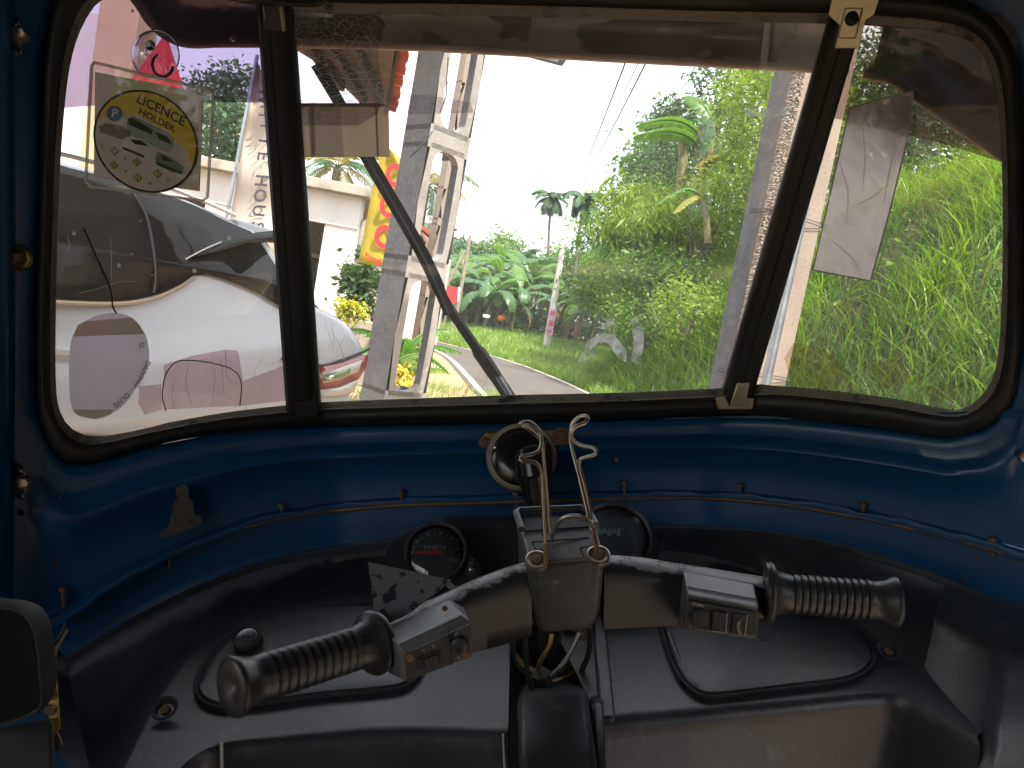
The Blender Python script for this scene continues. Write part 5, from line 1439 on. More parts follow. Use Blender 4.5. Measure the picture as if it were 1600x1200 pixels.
rows.append([W(x + 20, y - 120, .0) for x, y, o in tp_])
b = MB(); b.grid(rows); obj('visor_wing', b, M['visor'], rick, auto=0, solid=.003)
b = MB(); b.tube([W(x, y, o) for x, y, o in we[14:]], .0045, 8); obj('visor_lip', b, M['visor_lip'], rick, auto=0)
b = MB(); b.lathe(W(364, 60, -.13), -CY, [(0, .004), (.003, .004), (.004, .002)], 8); obj('screw', b, M['chrome'], rick)

# windscreen wiper outside
b = MB()
wp_ = [(797, 622, -.058), (764, 573, -.060), (730, 523, -.061), (700, 478, -.062), (676, 436, -.062)]
pts = cr(wp_, 24); b.tube([W(x, y, o) for x, y, o in pts], [.0088 if t < 5 else (.0095 if t < 10 else .0068) for t in range(24)], 8)
t = obj('wiper_arm', b, M['rubber'], rick, auto=40)
b = MB(); rows = []
bl = cr([(494, 100, -.030), (540, 178, -.034), (574, 246, -.036), (640, 360, -.036), (672, 420, -.034), (702, 490, -.030)], 40)
b.tube([W(x, y, o - .010) for x, y, o in bl], [.0094 if 12 < k < 36 else .0080 for k in range(40)], 6)
b.tube([W(x - 3, y + 2, o + .004) for x, y, o in bl], .0034, 5)
obj('wiper_blade', b, M['rubber'], rick, auto=40)
for (xa, ya, xb, yb_) in ((582, 262, 616, 318), (606, 304, 640, 362)):
    b = MB(); b.tube([W(xa, ya, -.058), W((xa + xb) / 2, (ya + yb_) / 2, -.064), W(xb, yb_, -.056)], [.004, .006, .004], 6); obj('wiper_yoke', b, M['rubber'], rick)
b = MB(); sp_ = []
for k in range(80): t = k / 79; c = W(778 + 18 * t, 588 + 30 * t, -.052); sp_.append(c + (CX * math.cos(k * 1.25) + CY * math.sin(k * 1.25)) * .0045)
b.tube(sp_, .0010, 4); obj('wiper_spring', b, M['galv'], rick, auto=0)

# wiper motor inside
cc = W(815, 712, .030); axm = (-CY * .86 + CZ * .50).normalized()
mo = thing('wiper_motor', None, None, cc); mo.parent = rick; mo.location = cc - cabO; 
for k_ in ('label', 'category'):
    if k_ in mo: del mo[k_]
b = MB(); b.lathe(cc - axm * .012, axm, [(-.004, .040), (.002, .044), (.012, .0445), (.016, .042)], 36); obj('gasket_ring', b, M['cream'], mo)
b = MB(); b.lathe(cc + axm * .004 - CZ * .0035, axm, [(0, .0385), (.009, .0365), (.014, .031), (.016, .020), (.017, .002)], 36); obj('gear_cover', b, M['motor'], mo)
b = MB(); m0 = P(832, 712, Wc(832, 712, .07)); m1 = P(842, 792, Wc(842, 792, .085)); ax = (m1 - m0).normalized(); Lm = (m1 - m0).length
b.lathe(m0 - ax * .012, ax, [(0, .010), (.004, .019), (.012, .0215), (Lm * .62, .0215), (Lm * .66, .0195), (Lm, .0175), (Lm + .012, .012), (Lm + .014, .003)], 28); obj('motor_body', b, M['motor'], mo)
b = MB(); b.hexa([W(752, 686, .012), W(760, 676, .012), W(886, 670, .012), W(890, 690, .012), W(880, 698, .012), W(760, 700, .012)], [W(752, 686, .016), W(760, 676, .016), W(886, 670, .016), W(890, 690, .016), W(880, 698, .016), W(760, 700, .016)]); obj('bracket', b, M['brass'], mo, bevel=.001)
for x, y, s in ((757, 691, .006), (876, 681, .0085)):
    b = MB(); c = W(x, y, .017); b.lathe(c, -CY, [(0, s * 1.3), (.0015, s * 1.3), (.0016, s * .9), (.006, s * .85), (.0065, s * .5)], 6 if 0 else 12); obj('bolt', b, M['rust'], mo)
for an in (0.35, 1.5, 2.9, 3.9, 5.4):
    u = axm.orthogonal().normalized(); w = axm.cross(u); c = cc + (u * math.cos(an) + w * math.sin(an)) * .0325 + axm * .010
    b = MB(); b.lathe(c, axm, [(0, .0032), (.003, .003), (.004, .001)], 8); obj('screw', b, M['chrome'], mo)

# ------------------------------------------------------------ dashboard
def dP(tr):   # tr: (px, py, depth or 'w<off>' or 's')
    out = []
    for x, y, d in tr:
        if isinstance(d, str):
            out.append(P(x, y, Wc(x, y, float(d[1:])) if d[0] == 'w' else SHd(x, y, float(d[1:] or 0))))
        else: out.append(P(x, y, d))
    return out
def crv(tr, n): return [Vector(p) for p in cr([tuple(p) for p in dP(tr)], n)]
def lerp_rows(a, b_, ts): return [[p.lerp(q, t) for p, q in zip(a, b_)] for t in ts]
def plane3(a, b_, c):
    A, B_, C_ = P(*a), P(*b_), P(*c); n_ = (B_ - A).cross(C_ - A).normalized()
    def f(x, y, cap=True):
        d = P(x, y, 1.0) - EYE; q = EYE + d * ((A - EYE).dot(n_) / d.dot(n_))
        dep = (q - EYE).dot(CY); lim = Wc(x, y, .075)
        return P(x, y, lim) if (cap and dep > lim) else q
    return f
fR = plane3((960, 935, .825), (1372, 1078, .632), (960, 1112, .612))
fL = plane3((620, 945, .79), (310, 1150, .565), (640, 1130, .585))
def half(lip, rid, fr, f, n=64):
    lp = crv(lip, n); lb = [p + CY * .035 - CZ * .006 for p in lp]; l2 = [p - CY * .005 - CZ * .007 for p in lp]
    r2, f2 = cr(rid, n), cr(fr, n)
    R_ = [f(x, y) for x, y in r2]
    rows = [lb, lp, l2] + lerp_rows(l2, R_, (.3, .6, .85, .94))
    rows[-1] = [p + CZ * .0 for p in rows[-1]]
    for t in (0, .03, .10, .3, .5, .7, .9, .97, 1.0): rows.append([f(a_[0] + (b_[0] - a_[0]) * t, a_[1] + (b_[1] - a_[1]) * t) for a_, b_ in zip(r2, f2)])
    F_ = rows[-1]
    rows += [[p - CZ * .004 - CY * .004 for p in F_], [p - CZ * .010 - CY * .005 for p in F_], [p - CZ * .018 - CY * .004 for p in F_], [p - CZ * .20 + CY * .05 for p in F_], [p - CZ * .6 + CY * .12 for p in F_]]
    b = MB(); b.grid(rows); return obj('dashboard', b, M['blk'], rick, auto=42)
half([(95, 1032, 'w.04'), (140, 1004, 'w.04'), (200, 968, 'w.04'), (300, 918, 'w.04'), (400, 882, 'w.04'), (500, 860, 'w.04'), (610, 846, 'w.04'), (700, 835, 'w.05'), (800, 828, 'w.05')],
     [(150, 1290), (195, 1200), (228, 1132), (265, 1070), (310, 1010), (365, 955), (435, 905), (520, 872), (610, 858), (700, 852), (800, 850)],
     [(215, 1320), (262, 1225), (305, 1180), (350, 1162), (440, 1153), (560, 1143), (640, 1140), (700, 1141), (740, 1143), (770, 1144), (794, 1145)], fL)
half([(800, 824, 'w.05'), (900, 822, 'w.05'), (1010, 824, 'w.045'), (1100, 826, 'w.04'), (1200, 832, 'w.04'), (1300, 848, 'w.04'), (1372, 866, 'w.04'), (1460, 896, 'w.04'), (1562, 938, 'w.04')],
     [(800, 850), (900, 852), (1000, 856), (1100, 868), (1190, 892), (1270, 930), (1335, 975), (1400, 1022), (1470, 1082), (1537, 1142)],
     [(936, 1123), (1010, 1116), (1080, 1110), (1150, 1103), (1230, 1096), (1310, 1088), (1372, 1083), (1402, 1086), (1440, 1104), (1526, 1150)], fR)
# right end wall: vertical post edge
eR = crv([(1562, 938, 'w.04'), (1557, 1000, .635), (1548, 1070, .60), (1537, 1143, .572), (1540, 1230, .555)], 20)
b = MB(); b.grid([[p + CX * .10 + CY * .02 for p in eR], [p + CX * .012 - CY * .004 for p in eR], [p + CX * .004 - CY * .006 for p in eR], eR, [p - CX * .004 + CY * .004 for p in eR], [p - CX * .006 + CY * .08 for p in eR]]); obj('dash_end', b, M['blk'], rick, auto=60)
eL = [P(95, 1032, Wc(95, 1032, .04)).lerp(fL(150, 1290), t) for t in np.linspace(0, 1, 12)]
b = MB(); b.grid([[p - CX * .09 + CY * .10 for p in eL], [p - CX * .004 + CY * .012 for p in eL], [p - CX * .001 + CY * .001 for p in eL]]); obj('dash_end', b, M['blk'], rick, auto=60)
# cheeks of the gap and things inside it
def hx(name, q1, q2, m, par=rick, bev=.003, **kw):
    b = MB(); b.hexa([P(*p) for p in q1], [P(*p) for p in q2]); return obj(name, b, m, par, bevel=bev, auto=35, **kw)
hx('column_cheek', [(776, 960, .80), (792, 960, .80), (796, 1144, .578), (770, 1144, .578)], [(776, 1060, .86), (792, 1060, .86), (796, 1400, .62), (770, 1400, .62)], M['blk'])
hx('column_cheek', [(922, 905, .85), (940, 905, .85), (962, 1121, .60), (936, 1122, .60)], [(922, 1060, .92), (940, 1060, .92), (962, 1400, .64), (936, 1400, .64)], M['blk'])
hx('column_well', [(770, 900, .93), (950, 900, .93), (950, 1300, .90), (770, 1300, .90)], [(770, 900, .95), (950, 900, .95), (950, 1300, .92), (770, 1300, .92)], M['dark'], bev=0)
hx('centre_console', [(806, 1094, .60), (918, 1088, .60), (936, 1210, .52), (812, 1210, .52)], [(812, 1066, .70), (918, 1062, .70), (936, 1300, .66), (812, 1300, .66)], M['blk'], bev=.006)
hx('console_side', [(921, 1098, .60), (943, 1098, .60), (948, 1215, .53), (930, 1215, .53)], [(921, 1080, .66), (943, 1080, .66), (948, 1300, .6), (930, 1300, .6)], M['blk'], bev=.004)
# instrument housing behind the handlebar
hx('instrument_housing', [(600, 856, .86), (700, 812, .88), (1012, 806, .88), (1032, 858, .86), (1030, 960, .80), (930, 990, .78), (760, 990, .78), (610, 960, .78)], [(616, 830, .97), (700, 806, .97), (1000, 800, .97), (1020, 840, .97), (1030, 960, .95), (930, 990, .95), (760, 990, .95), (610, 960, .95)], M['blk'], bev=.008)
gax = (-CY * .80 + CZ * .60).normalized()
def gauge(cx_, cy_, d, r, pale):
    c = P(cx_, cy_, d) - gax * .006
    t = thing('gauge', None, None, c); t.parent = rick; t.location = c - cabO
    for k_ in ('label', 'category'):
        if k_ in t: del t[k_]
    b = MB(); b.lathe(c - gax * .035, gax, [(0, r * 1.02), (.030, r * 1.10), (.037, r * 1.10), (.040, r * 1.04), (.038, r * .97), (.030, r * .94)], 40, cap=False); obj('bezel', b, M['blk'], t)
    b = MB(); b.lathe(c - gax * .012, gax, [(0, r * .96), (.008, r * .96)], 40); obj('dial', b, M['dial2'] if pale else M['dial'], t)
    u = CX - gax * CX.dot(gax); u.normalize(); w = gax.cross(u)
    if w.dot(CZ) < 0: w = -w
    f0 = c - gax * .003
    L_ = lambda x, y, h=0: f0 + u * x * r + w * y * r + gax * h
    if not pale:
        b = MB(); b.hexa([L_(-.80, .03, .001), L_(.22, .07, .001), L_(.22, -.07, .001), L_(-.80, -.03, .001)], [L_(-.80, .03, .003), L_(.22, .07, .003), L_(.22, -.07, .003), L_(-.80, -.03, .003)]); obj('needle', b, M['needle'], t)
        b = MB()
        for k in range(13):
            a = math.pi * (1.0 - k / 12 * 1.12); rr = .80
            text_on(b, str(k * 10) if k % 2 == 0 else '|', .16 if k % 2 == 0 else .12, lambda x, y: L_(rr * math.cos(a) + x * .8, rr * math.sin(a) * .9 + y, .0006))
        text_on(b, '0 0 4 7 1 6', .17, lambda x, y: L_(-.05 + x, .20 + y, .0006))
        text_on(b, 'km/h', .14, lambda x, y: L_(.66 + x, -.24 + y, .0006))
        for k in range(3): text_on(b, 'o-', .13, lambda x, y: L_(.74 + x, .12 + k * .17 + y, .0006))
        obj('dial_print', b, mat('dial_print', (.40, .38, .36), .6), t, auto=0)
    else:
        b = MB(); text_on(b, 'BAJAJ', .24, lambda x, y: L_(-.18 + x * 1.25, .22 + y, .0008)); obj('dial_print', b, mat('dial_print_pale', (.75, .88, .88), .6), t, auto=0)
        b = MB(); b.lathe(f0 - gax * .0005 + u * r * .0 - w * r * .25, gax, [(0, r * .55), (.0008, r * .55)], 30); obj('dial_disc', b, mat('dial_disc', (.20, .25, .30), .4), t)
    b = MB(); b.lathe(c + gax * .001, gax, [(0, r * .95), (.0015, r * .9), (.003, r * .5), (.0035, .001)], 40, cap=False)
    obj('gauge_glass', b, glass_mat('gauge_glass_%d' % int(cx_), tint=(.9, .93, .95), dust=.05, base=.01, dscale=30, gloss=.10), t, auto=0)
gauge(680, 860, .80, .0315, False)
gauge(962, 838, .82, .0385, True)
b = MB(); b.lathe(P(738, 888, .79), gax, [(0, .004), (.003, .004), (.004, .001)], 8); obj('screw', b, M['chrome'], rick)
b = MB(); b.lathe(P(722, 898, .80), gax, [(0, .022), (.004, .021), (.006, .015), (.004, .012), (.003, .001)], 24); obj('blanking_cap', b, M['blk'], rick)

# glove box lids lying in recessed gaps
def lid(name, outl, dfun, raise_, par=rick):
    o2 = crc([(x, y) for x, y in outl], 70)
    cx_ = sum(p[0] for p in o2) / 70; cy_ = sum(p[1] for p in o2) / 70
    def pp(p, k, h):
        x, y = cx_ + (p[0] - cx_) * k, cy_ + (p[1] - cy_) * k; return dfun(x, y) + (CZ * .9 - CY * .4) * h
    b = MB(); rows = []
    for k, h in ((1.0, -.004), (1.0, raise_ - .002), (.985, raise_), (.90, raise_ + .0012), (.5, raise_ + .002), (.02, raise_ + .002)): rows.append([pp(p, k, h) for p in o2])
    b.grid(rows, closed=True); o = obj(name, b, M['blk'], par, auto=50)
    b = MB(); b.grid([[pp(p, 1.045, .0022) for p in o2], [pp(p, 1.03, .0036) for p in o2], [pp(p, 1.0, .0010) for p in o2], [pp(p, .98, .0005) for p in o2]], closed=True)
    obj('lid_gap', b, M['dark'], o, auto=0)
    return o
def up_(f, h): return lambda x, y: f(x, y) + (CZ * .9 - CY * .4) * h
lr = lid('glove_box_lid', [(1034, 966), (1046, 1020), (1068, 1066), (1100, 1089), (1150, 1087), (1230, 1077), (1310, 1067), (1345, 1054), (1360, 1032), (1352, 1004), (1325, 975), (1280, 952), (1200, 940), (1120, 938), (1050, 942)], up_(fR, .003), .004)
ll = lid('glove_box_lid', [(312, 1072), (330, 1032), (365, 995), (405, 968), (440, 958), (500, 953), (580, 951), (650, 955), (672, 990), (660, 1040), (636, 1072), (590, 1082), (500, 1090), (400, 1104), (345, 1106), (318, 1094)], up_(fL, .003), .004)
hx('hinge_bar', [(1042, 990, .712), (1048, 990, .712), (1066, 1037, .672), (1060, 1038, .672)], [(1042, 985, .72), (1048, 985, .72), (1066, 1032, .68), (1060, 1033, .68)], M['blk'], lr, .001)
for (x, y, f, par) in ((388, 1022, fL, ll), (1265, 967, fR, lr)):
    c = f(x, y) + CZ * .013; ax = (CZ * .85 - CY * .5).normalized()
    b = MB(); b.lathe(c, ax, [(-.004, .0135), (.004, .013), (.006, .0115), (.005, .0095)], 24, cap=False); lk = obj('lock_ring', b, M['blk2'], par)
    b = MB(); b.lathe(c, ax, [(0, .0095), (.0055, .0092), (.006, .008)], 20); obj('lock', b, mat('lock_metal', (.42, .43, .46), .3, .9), lk)
    u = CX; w = ax.cross(u).normalized(); b = MB(); b.box(c + ax * .0062, .009, .0016, .001, (u, w, ax)); obj('key_slot', b, M['dark'], lk)
for (x, y, f) in ((258, 1122, fL), (1388, 1030, fR)):
    c = f(x, y) + CZ * .008; ax = (CZ * .85 - CY * .5).normalized()
    b = MB(); b.lathe(c, ax, [(.000, .0105), (.0022, .0100), (.0016, .0085), (-.003, .006)], 20, cap=False); s_ = obj('screw_recess', b, M['dark'], rick)
    b = MB(); b.lathe(c, ax, [(-.004, .0042), (.000, .0038), (.001, .0015)], 12); obj('screw', b, M['rust'], s_)
# panel lines on the front faces
for (x, y0, y1, d) in ((346, 1160, 1230, .552), (786, 1146, 1230, .572)):
    b = MB(); b.tube([P(x, y0, d), P(x + (4 if x > 500 else 1), y1, d - .01)], .0012, 5); obj('panel_edge', b, M['print'], rick)
# steering column inside the gap: ring, tube, cables
cR = P(852, 1012, .74); axr = (-CY * .55 + CZ * .83).normalized()
b = MB(); b.lathe(cR, axr, [(0, .037), (.004, .0395), (.010, .0395), (.013, .037), (.012, .0315), (.004, .030), (0, .037)], 40, cap=False); obj('bearing_ring', b, M['brass'], rick)
b = MB(); b.lathe(cR - axr * .02, axr, [(0, .041), (.006, .042), (.012, .041), (.010, .038)], 40, cap=False); obj('bearing_ring', b, M['rust'], rick)
b = MB(); b.tube([P(868, 930, .70), P(858, 1000, .73), P(848, 1078, .76)], [.012, .012, .014], 14); obj('steering_shaft', b, M['blk'], rick)
for pts, r_, m in (([(862, 990, .66), (858, 1010, .66), (842, 1040, .665), (846, 1072, .67)], .0022, 'brass'), ([(820, 978, .64), (822, 1020, .64), (826, 1060, .65), (836, 1090, .66)], .0022, 'rubber'),
                   ([(922, 980, .66), (920, 1020, .67), (905, 1055, .68), (890, 1086, .69)], .0026, 'rubber'), ([(800, 1000, .70), (806, 1040, .70), (830, 1066, .69), (846, 1078, .69)], .003, 'rubber'), ([(905, 990, .69), (885, 1030, .69), (860, 1060, .69)], .0024, 'galv')):
    b = MB(); b.tube([Vector(p) for p in cr([tuple(P(*q)) for q in pts], 16)], r_, 7); obj('cable', b, M[m], rick)
b = MB(); b.tube([P(845, 1052, .665), P(850, 1075, .67), P(848, 1090, .67)], [.008, .0095, .0085], 12); obj('cable_boot', b, M['rubber'], rick)

# ------------------------------------------------------------ handlebar
hx('handlebar_clamp', [(826, 882, .575), (947, 872, .575), (938, 962, .60), (922, 984, .605), (846, 990, .605), (834, 970, .60)], [(806, 806, .64), (922, 800, .64), (928, 900, .68), (922, 960, .68), (846, 965, .68), (812, 930, .68)], M['switch'], bev=.006, segs=3)
hx('clamp_top', [(829, 880, .572), (944, 870, .572), (931, 822, .608), (815, 830, .608)], [(829, 885, .574), (944, 875, .574), (931, 827, .61), (815, 835, .61)], M['switch_w'], bev=.002)
# raised rim and dark recess at the back of the clamp
b = MB(); rim = [P(815, 831, .606), P(806, 804, .632), P(812, 801, .638), P(908, 797, .638), P(920, 803, .632), P(932, 824, .606)]
b.tube([p + CZ * .002 for p in rim], .0028, 8); obj('clamp_rim', b, M['switch'], rick)
hx('clamp_recess', [(820, 829, .606), (926, 822, .606), (913, 802, .634), (812, 806, .634)], [(820, 833, .608), (926, 826, .608), (913, 806, .636), (812, 810, .636)], M['dark'], bev=0)
b = MB(); eng = [(831, 847), (920, 840), (926, 853), (906, 856), (912, 870)]
b.tube([P(x, y + (0), np.interp(y, [830, 880], [.605, .570]) - .003) for x, y in eng], .0007, 4)
b.tube([P(x, y, np.interp(y, [830, 880], [.605, .570]) - .003) for x, y in ((831, 847), (838, 860), (856, 858))], .0007, 4)
obj('engraved_line', b, M['dark'], rick)
for (x, y) in ((839, 876), (935, 868)):
    c = P(x, y, .570); ax = (CZ * .85 - CY * .5).normalized()
    b = MB(); b.lathe(c, ax, [(-.003, .0085), (.0015, .0090), (.002, .0080), (.001, .0045), (-.0005, .003)], 18); w_ = obj('washer', b, M['clip'], rick)
    b = MB(); b.lathe(c, ax, [(0, .0042), (.0025, .004), (.003, .002)], 10); obj('screw_head', b, M['rust'], w_)
# arms: deep pressed cover, flat below and round on top
def arm(name, path, m):
    rows = []
    for (x, yt, ybm, d) in cr(path, 26):
        T_, B_ = P(x, yt, d + .012), P(x, ybm, d + .016); h = (T_ - B_).length
        o_ = [(0.0, -.012), (.05, -.017), (.30, -.018), (.55, -.018), (.72, -.019), (.86, -.017), (.95, -.010), (1.0, 0.0), (.96, .010), (.85, .016), (.3, .016), (.05, .014)]
        rows.append([B_.lerp(T_, t) + CY * o for t, o in o_])
    b = MB(); b.grid(rows, closed=True); n_ = 12
    b.f.append(tuple(range(n_))); b.f.append(tuple((25) * n_ + k for k in range(n_ - 1, -1, -1)))
    return obj(name, b, m, rick, auto=50)
arm('handlebar_arm', [(830, 876, 984, .60), (780, 892, 1000, .592), (730, 912, 1012, .582), (680, 936, 1020, .570), (620, 962, 1024, .555), (580, 980, 1026, .54)], M['worn'])
arm('handlebar_arm', [(940, 868, 975, .60), (1000, 872, 972, .605), (1060, 882, 968, .608), (1120, 892, 964, .610), (1180, 902, 956, .612), (1212, 908, 950, .612)], M['worn'])
# bent steel fin above the left arm
b = MB(); q1 = [P(575, 878, .575), P(706, 906, .585), P(640, 958, .560), P(588, 984, .545)]; b.hexa(q1, [p + CY * .0022 - CZ * .001 for p in q1])
obj('steel_fin', b, mat('worn_steel_fin', (.30, .30, .33), .42, .4, noise=[(75, (.05, .05, .07), .52, .57)], detail=10), rick)
# grips
def grip(c0, c1, r, name='grip'):
    A, B_ = P(*c0), P(*c1); ax = (B_ - A).normalized(); L_ = (B_ - A).length
    pr = [(-.004, r * .6), (-.003, r * 1.45), (.001, r * 1.52), (.0035, r * 1.44), (.006, r * 1.10), (.016, r * .96)]
    n = 11; z0, z1 = .018, L_ - .018
    for k in range(n):
        z = z0 + (z1 - z0) * k / n; dz = (z1 - z0) / n
        pr += [(z, r * .90), (z + dz * .06, r * .90), (z + dz * .14, r * 1.0), (z + dz * .5, r * .985), (z + dz * .90, r * .955)]
    pr += [(z1, r * .93), (z1 + .008, r * 1.0), (z1 + .014, r * 1.18), (z1 + .017, r * 1.24), (z1 + .019, r * 1.16), (z1 + .019, r * .5), (z1 + .015, .001)]
    b = MB(); b.lathe(A, ax, pr, 40, cap=False); return obj(name, b, M['grip'], rick, auto=60)
gl_ = grip((584, 1004, .535), (362, 1074, .455), .0152)
gr_ = grip((1202, 925, .605), (1402, 941, .585), .0158)
# switch boxes
def swbox(top_f, top_b, ch, bot, mtop, lab):
    pass
sl_ = hx('switch_box', [(618, 1006, .510), (723, 958, .520), (735, 971, .510), (739, 1026, .510), (634, 1066, .500), (630, 1020, .500)], [(600, 980, .545), (702, 936, .555), (726, 950, .555), (734, 1010, .555), (606, 1052, .545), (596, 985, .545)], M['switch_w'], bev=.0015)
fpl = lambda x, y: P(x, y, np.interp(x, [630, 737], [.4985, .5085]))
def spatch(name, pts, f, m, par, th=.0015, lift=0.0, bev=.0004):
    q = [f(x, y) - CY * lift for x, y in pts]; b = MB(); b.hexa([p + CY * .0005 for p in q], [p - CY * th for p in q]); return obj(name, b, m, par, bevel=bev, auto=30)
spatch('switch_face', [(632, 1021), (734, 974), (737, 1024), (636, 1063)], fpl, M['swface'], sl_)
spatch('rocker', [(652, 1028), (689, 1013), (690, 1032), (655, 1046)], fpl, M['dark'], sl_, .003)
spatch('rocker', [(664, 1026), (686, 1017), (687, 1031), (666, 1043)], fpl, M['blk'], sl_, .0055)
b = MB(); b.tube([fpl(701, 984) - CY * .002, fpl(706, 1036) - CY * .002], .0006, 4); obj('panel_gap', b, M['dark'], sl_)
def button(x, y, r, f, m, par, h=.006):
    b = MB(); b.lathe(f(x, y) - CY * .0005, -CY, [(0, r * 1.12), (.001, r * 1.12), (.0012, r), (h, r * .96), (h + .0008, r * .7), (h + .0006, .0003)], 24); return obj('button', b, m, par)
button(718, 1004, .0056, fpl, M['blk'], sl_)
for x, y in ((641, 1026), (730, 1021)):
    b = MB(); b.lathe(fpl(x, y) - CY * .001, -CY, [(0, .0028), (.0012, .0028), (.0013, .002), (.0005, .0004)], 14); obj('screw', b, M['rust'], sl_)
b = MB(); text_on(b, '<  -  >', 1.0, lambda x, y: fpl(670 + x * 8, 1011 - x * 3.4 - y * 7) - CY * .0022); text_on(b, 'D', 1.0, lambda x, y: fpl(714 + x * 7, 989 - x * 2.8 - y * 7) - CY * .0022); text_on(b, 'o', 1.0, lambda x, y: fpl(717 + x * 7, 1025 - x * 2.8 - y * 7) - CY * .0022)
obj('switch_print', b, M['print'], sl_, auto=0)
b = MB(); b.lathe(P(695, 951, .534), (CZ * .8 - CY * .6).normalized(), [(0, .0022), (.001, .002), (.0012, .0005)], 10); obj('screw', b, M['rust'], sl_)
sr_ = hx('switch_box', [(1075, 930, .570), (1185, 950, .570), (1184, 994, .574), (1176, 998, .574), (1066, 984, .574), (1060, 976, .574)], [(1068, 892, .602), (1178, 912, .602), (1186, 925, .62), (1186, 985, .62), (1066, 976, .62), (1060, 960, .62)], M['switch'], bev=.0015)
fpr = lambda x, y: P(x, y, .5685)
hx('switch_cap', [(1076, 928, .569), (1184, 948, .569), (1178, 913, .598), (1069, 893, .598)], [(1076, 931, .571), (1184, 951, .571), (1178, 916, .60), (1069, 896, .60)], mat('switch_cap_grey', (.30, .30, .34), .4, noise=(30, (.22, .22, .25), .5, .7)), sr_, .001)
b = MB(); b.tube([P(1074, 917, .5765), P(1183, 937, .5765)], .0006, 4); obj('panel_gap', b, M['dark'], sr_)
spatch('switch_face', [(1072, 936), (1182, 956), (1181, 992), (1066, 979)], fpr, mat('switch_face_black', (.014, .014, .016), .5), sr_)
spatch('rocker', [(1112, 952), (1134, 955), (1132, 985), (1110, 983)], fpr, M['blk2'], sr_, .004)
spatch('rocker', [(1144, 956), (1166, 959), (1163, 990), (1141, 988)], fpr, M['dark'], sr_, .003)
button(1092, 962, .0068, fpr, M['blk2'], sr_, .004)
b = MB()
for k in range(10):
    pass
b.tube([fpr(1156 + 6 * math.cos(a), 975 + 12 * math.sin(a)) - CY * .006 for a in np.linspace(1.9, 4.4, 10)], .0012, 5); obj('rocker_lip', b, M['clip'], sr_)
b = MB(); b.tube([fpr(1166, 958) - CY * .003, fpr(1162, 990) - CY * .003], .0005, 4); b.tube([fpr(1134, 955) - CY * .004, fpr(1132, 985) - CY * .004, fpr(1110, 983) - CY * .004], .0004, 4)
text_on(b, 'START', .7, lambda x, y: fpr(1090 + x * 10, 944 + x * 1.8 - y * 8) - CY * .002)
obj('switch_print', b, M['print'], sr_, auto=0)
b = MB(); text_on(b, 'o', 1.0, lambda x, y: fpr(1078 + x * 9, 976 + x - y * 8) - CY * .002); obj('switch_print', b, mat('orange_print', (.45, .18, .08), .6), sr_, auto=0)

# bent wire phone holder screwed to the clamp
ph = thing('phone_holder', 'bent steel wire phone holder standing on the handlebar clamp', 'phone holder', P(880, 880, .572))
def wireobj(pts, r=.0016, n=60, m='steel'):
    b = MB(); b.tube([Vector(p) for p in cr([tuple(P(*q)) for q in pts], n)], r, 8); return obj('wire_rod', b, M[m], ph, auto=0)
wireobj([(811, 664, .600), (818, 660, .60), (828, 660, .60), (840, 670, .60), (846, 686, .598), (844, 702, .59), (832, 710, .582), (818, 713, .578), (812, 717, .576), (816, 721, .575), (832, 722, .575), (842, 729, .575), (847, 745, .575), (849, 790, .573), (852, 850, .570), (853, 878, .568), (849, 887, .566)])
wireobj([(824, 665, .606), (814, 667, .606), (822, 668, .604), (846, 690, .602), (850, 720, .60), (856, 790, .60), (861, 836, .598), (864, 834, .596), (872, 817, .592), (884, 808, .588), (900, 806, .586), (916, 811, .584), (927, 822, .584), (929, 832, .582), (926, 832, .582), (921, 815, .59), (906, 750, .60), (893, 700, .61), (891, 684, .612), (894, 664, .614), (903, 653, .614), (914, 650, .612), (919, 654, .61), (914, 661, .608), (901, 666, .607), (893, 676, .607), (897, 690, .606), (910, 697, .603), (926, 700, .60), (932, 706, .598), (926, 712, .598), (912, 716, .60), (905, 724, .602), (915, 765, .598), (925, 815, .592)], n=150)
wireobj([(927, 826, .583), (930, 845, .577), (933, 860, .572), (934, 873, .567)], r=.0020, n=14, m='rust')
wireobj([(853, 850, .568), (853, 878, .566), (849, 888, .564)], r=.0020, n=14, m='rust')

# ------------------------------------------------------------ frame fittings, mirror, terminal block
def bolt(x, y, r, par=rick):
    c = W(x, y, .014); b = MB(); b.lathe(c, -CY, [(-.004, r), (0, r), (.0012, r * .94)], 28); w_ = obj('washer', b, M['brass'], par)
    b = MB(); b.lathe(c + CX * .002, -CY, [(0, r * .52), (.010, r * .52), (.012, r * .42)], 6); obj('bolt_head', b, M['rust'], w_, auto=20)
bolt(27, 403, .0125)
def latch(x, y, k=1.0):
    c = W(x, y, .046 if x < 25 else .014); t = thing('latch', None, None, c); t.parent = rick; t.location = c - cabO
    for k_ in ('label', 'category'):
        if k_ in t: del t[k_]
    s = .00055 * k
    pts = [(-9, 26), (-3, 32), (4, 26), (6, 10), (6, -12), (2, -30), (-6, -33), (-11, -24), (-12, 0)]
    b = MB(); q = [c + CX * a * s + CZ * bb_ * s for a, bb_ in pts]; b.hexa(q, [p - CY * .002 for p in q]); obj('base_plate', b, M['clip'], t, bevel=.0006)
    b = MB(); b.hexa([c + CX * s * a + CZ * s * z for a, z in ((-4, 12), (16, 10), (20, 0), (16, -9), (-4, -12))], [c + CX * s * a + CZ * s * z - CY * .011 for a, z in ((-2, 10), (18, 8), (22, 0), (18, -7), (-2, -10))]); obj('hook', b, M['clip'], t, bevel=.001)
    for dz in (22, -24):
        b = MB(); b.lathe(c + CZ * s * dz - CX * s * 2 - CY * .002, -CY, [(0, .0042), (.002, .004), (.003, .0015)], 12); obj('screw', b, M['chrome'], t)
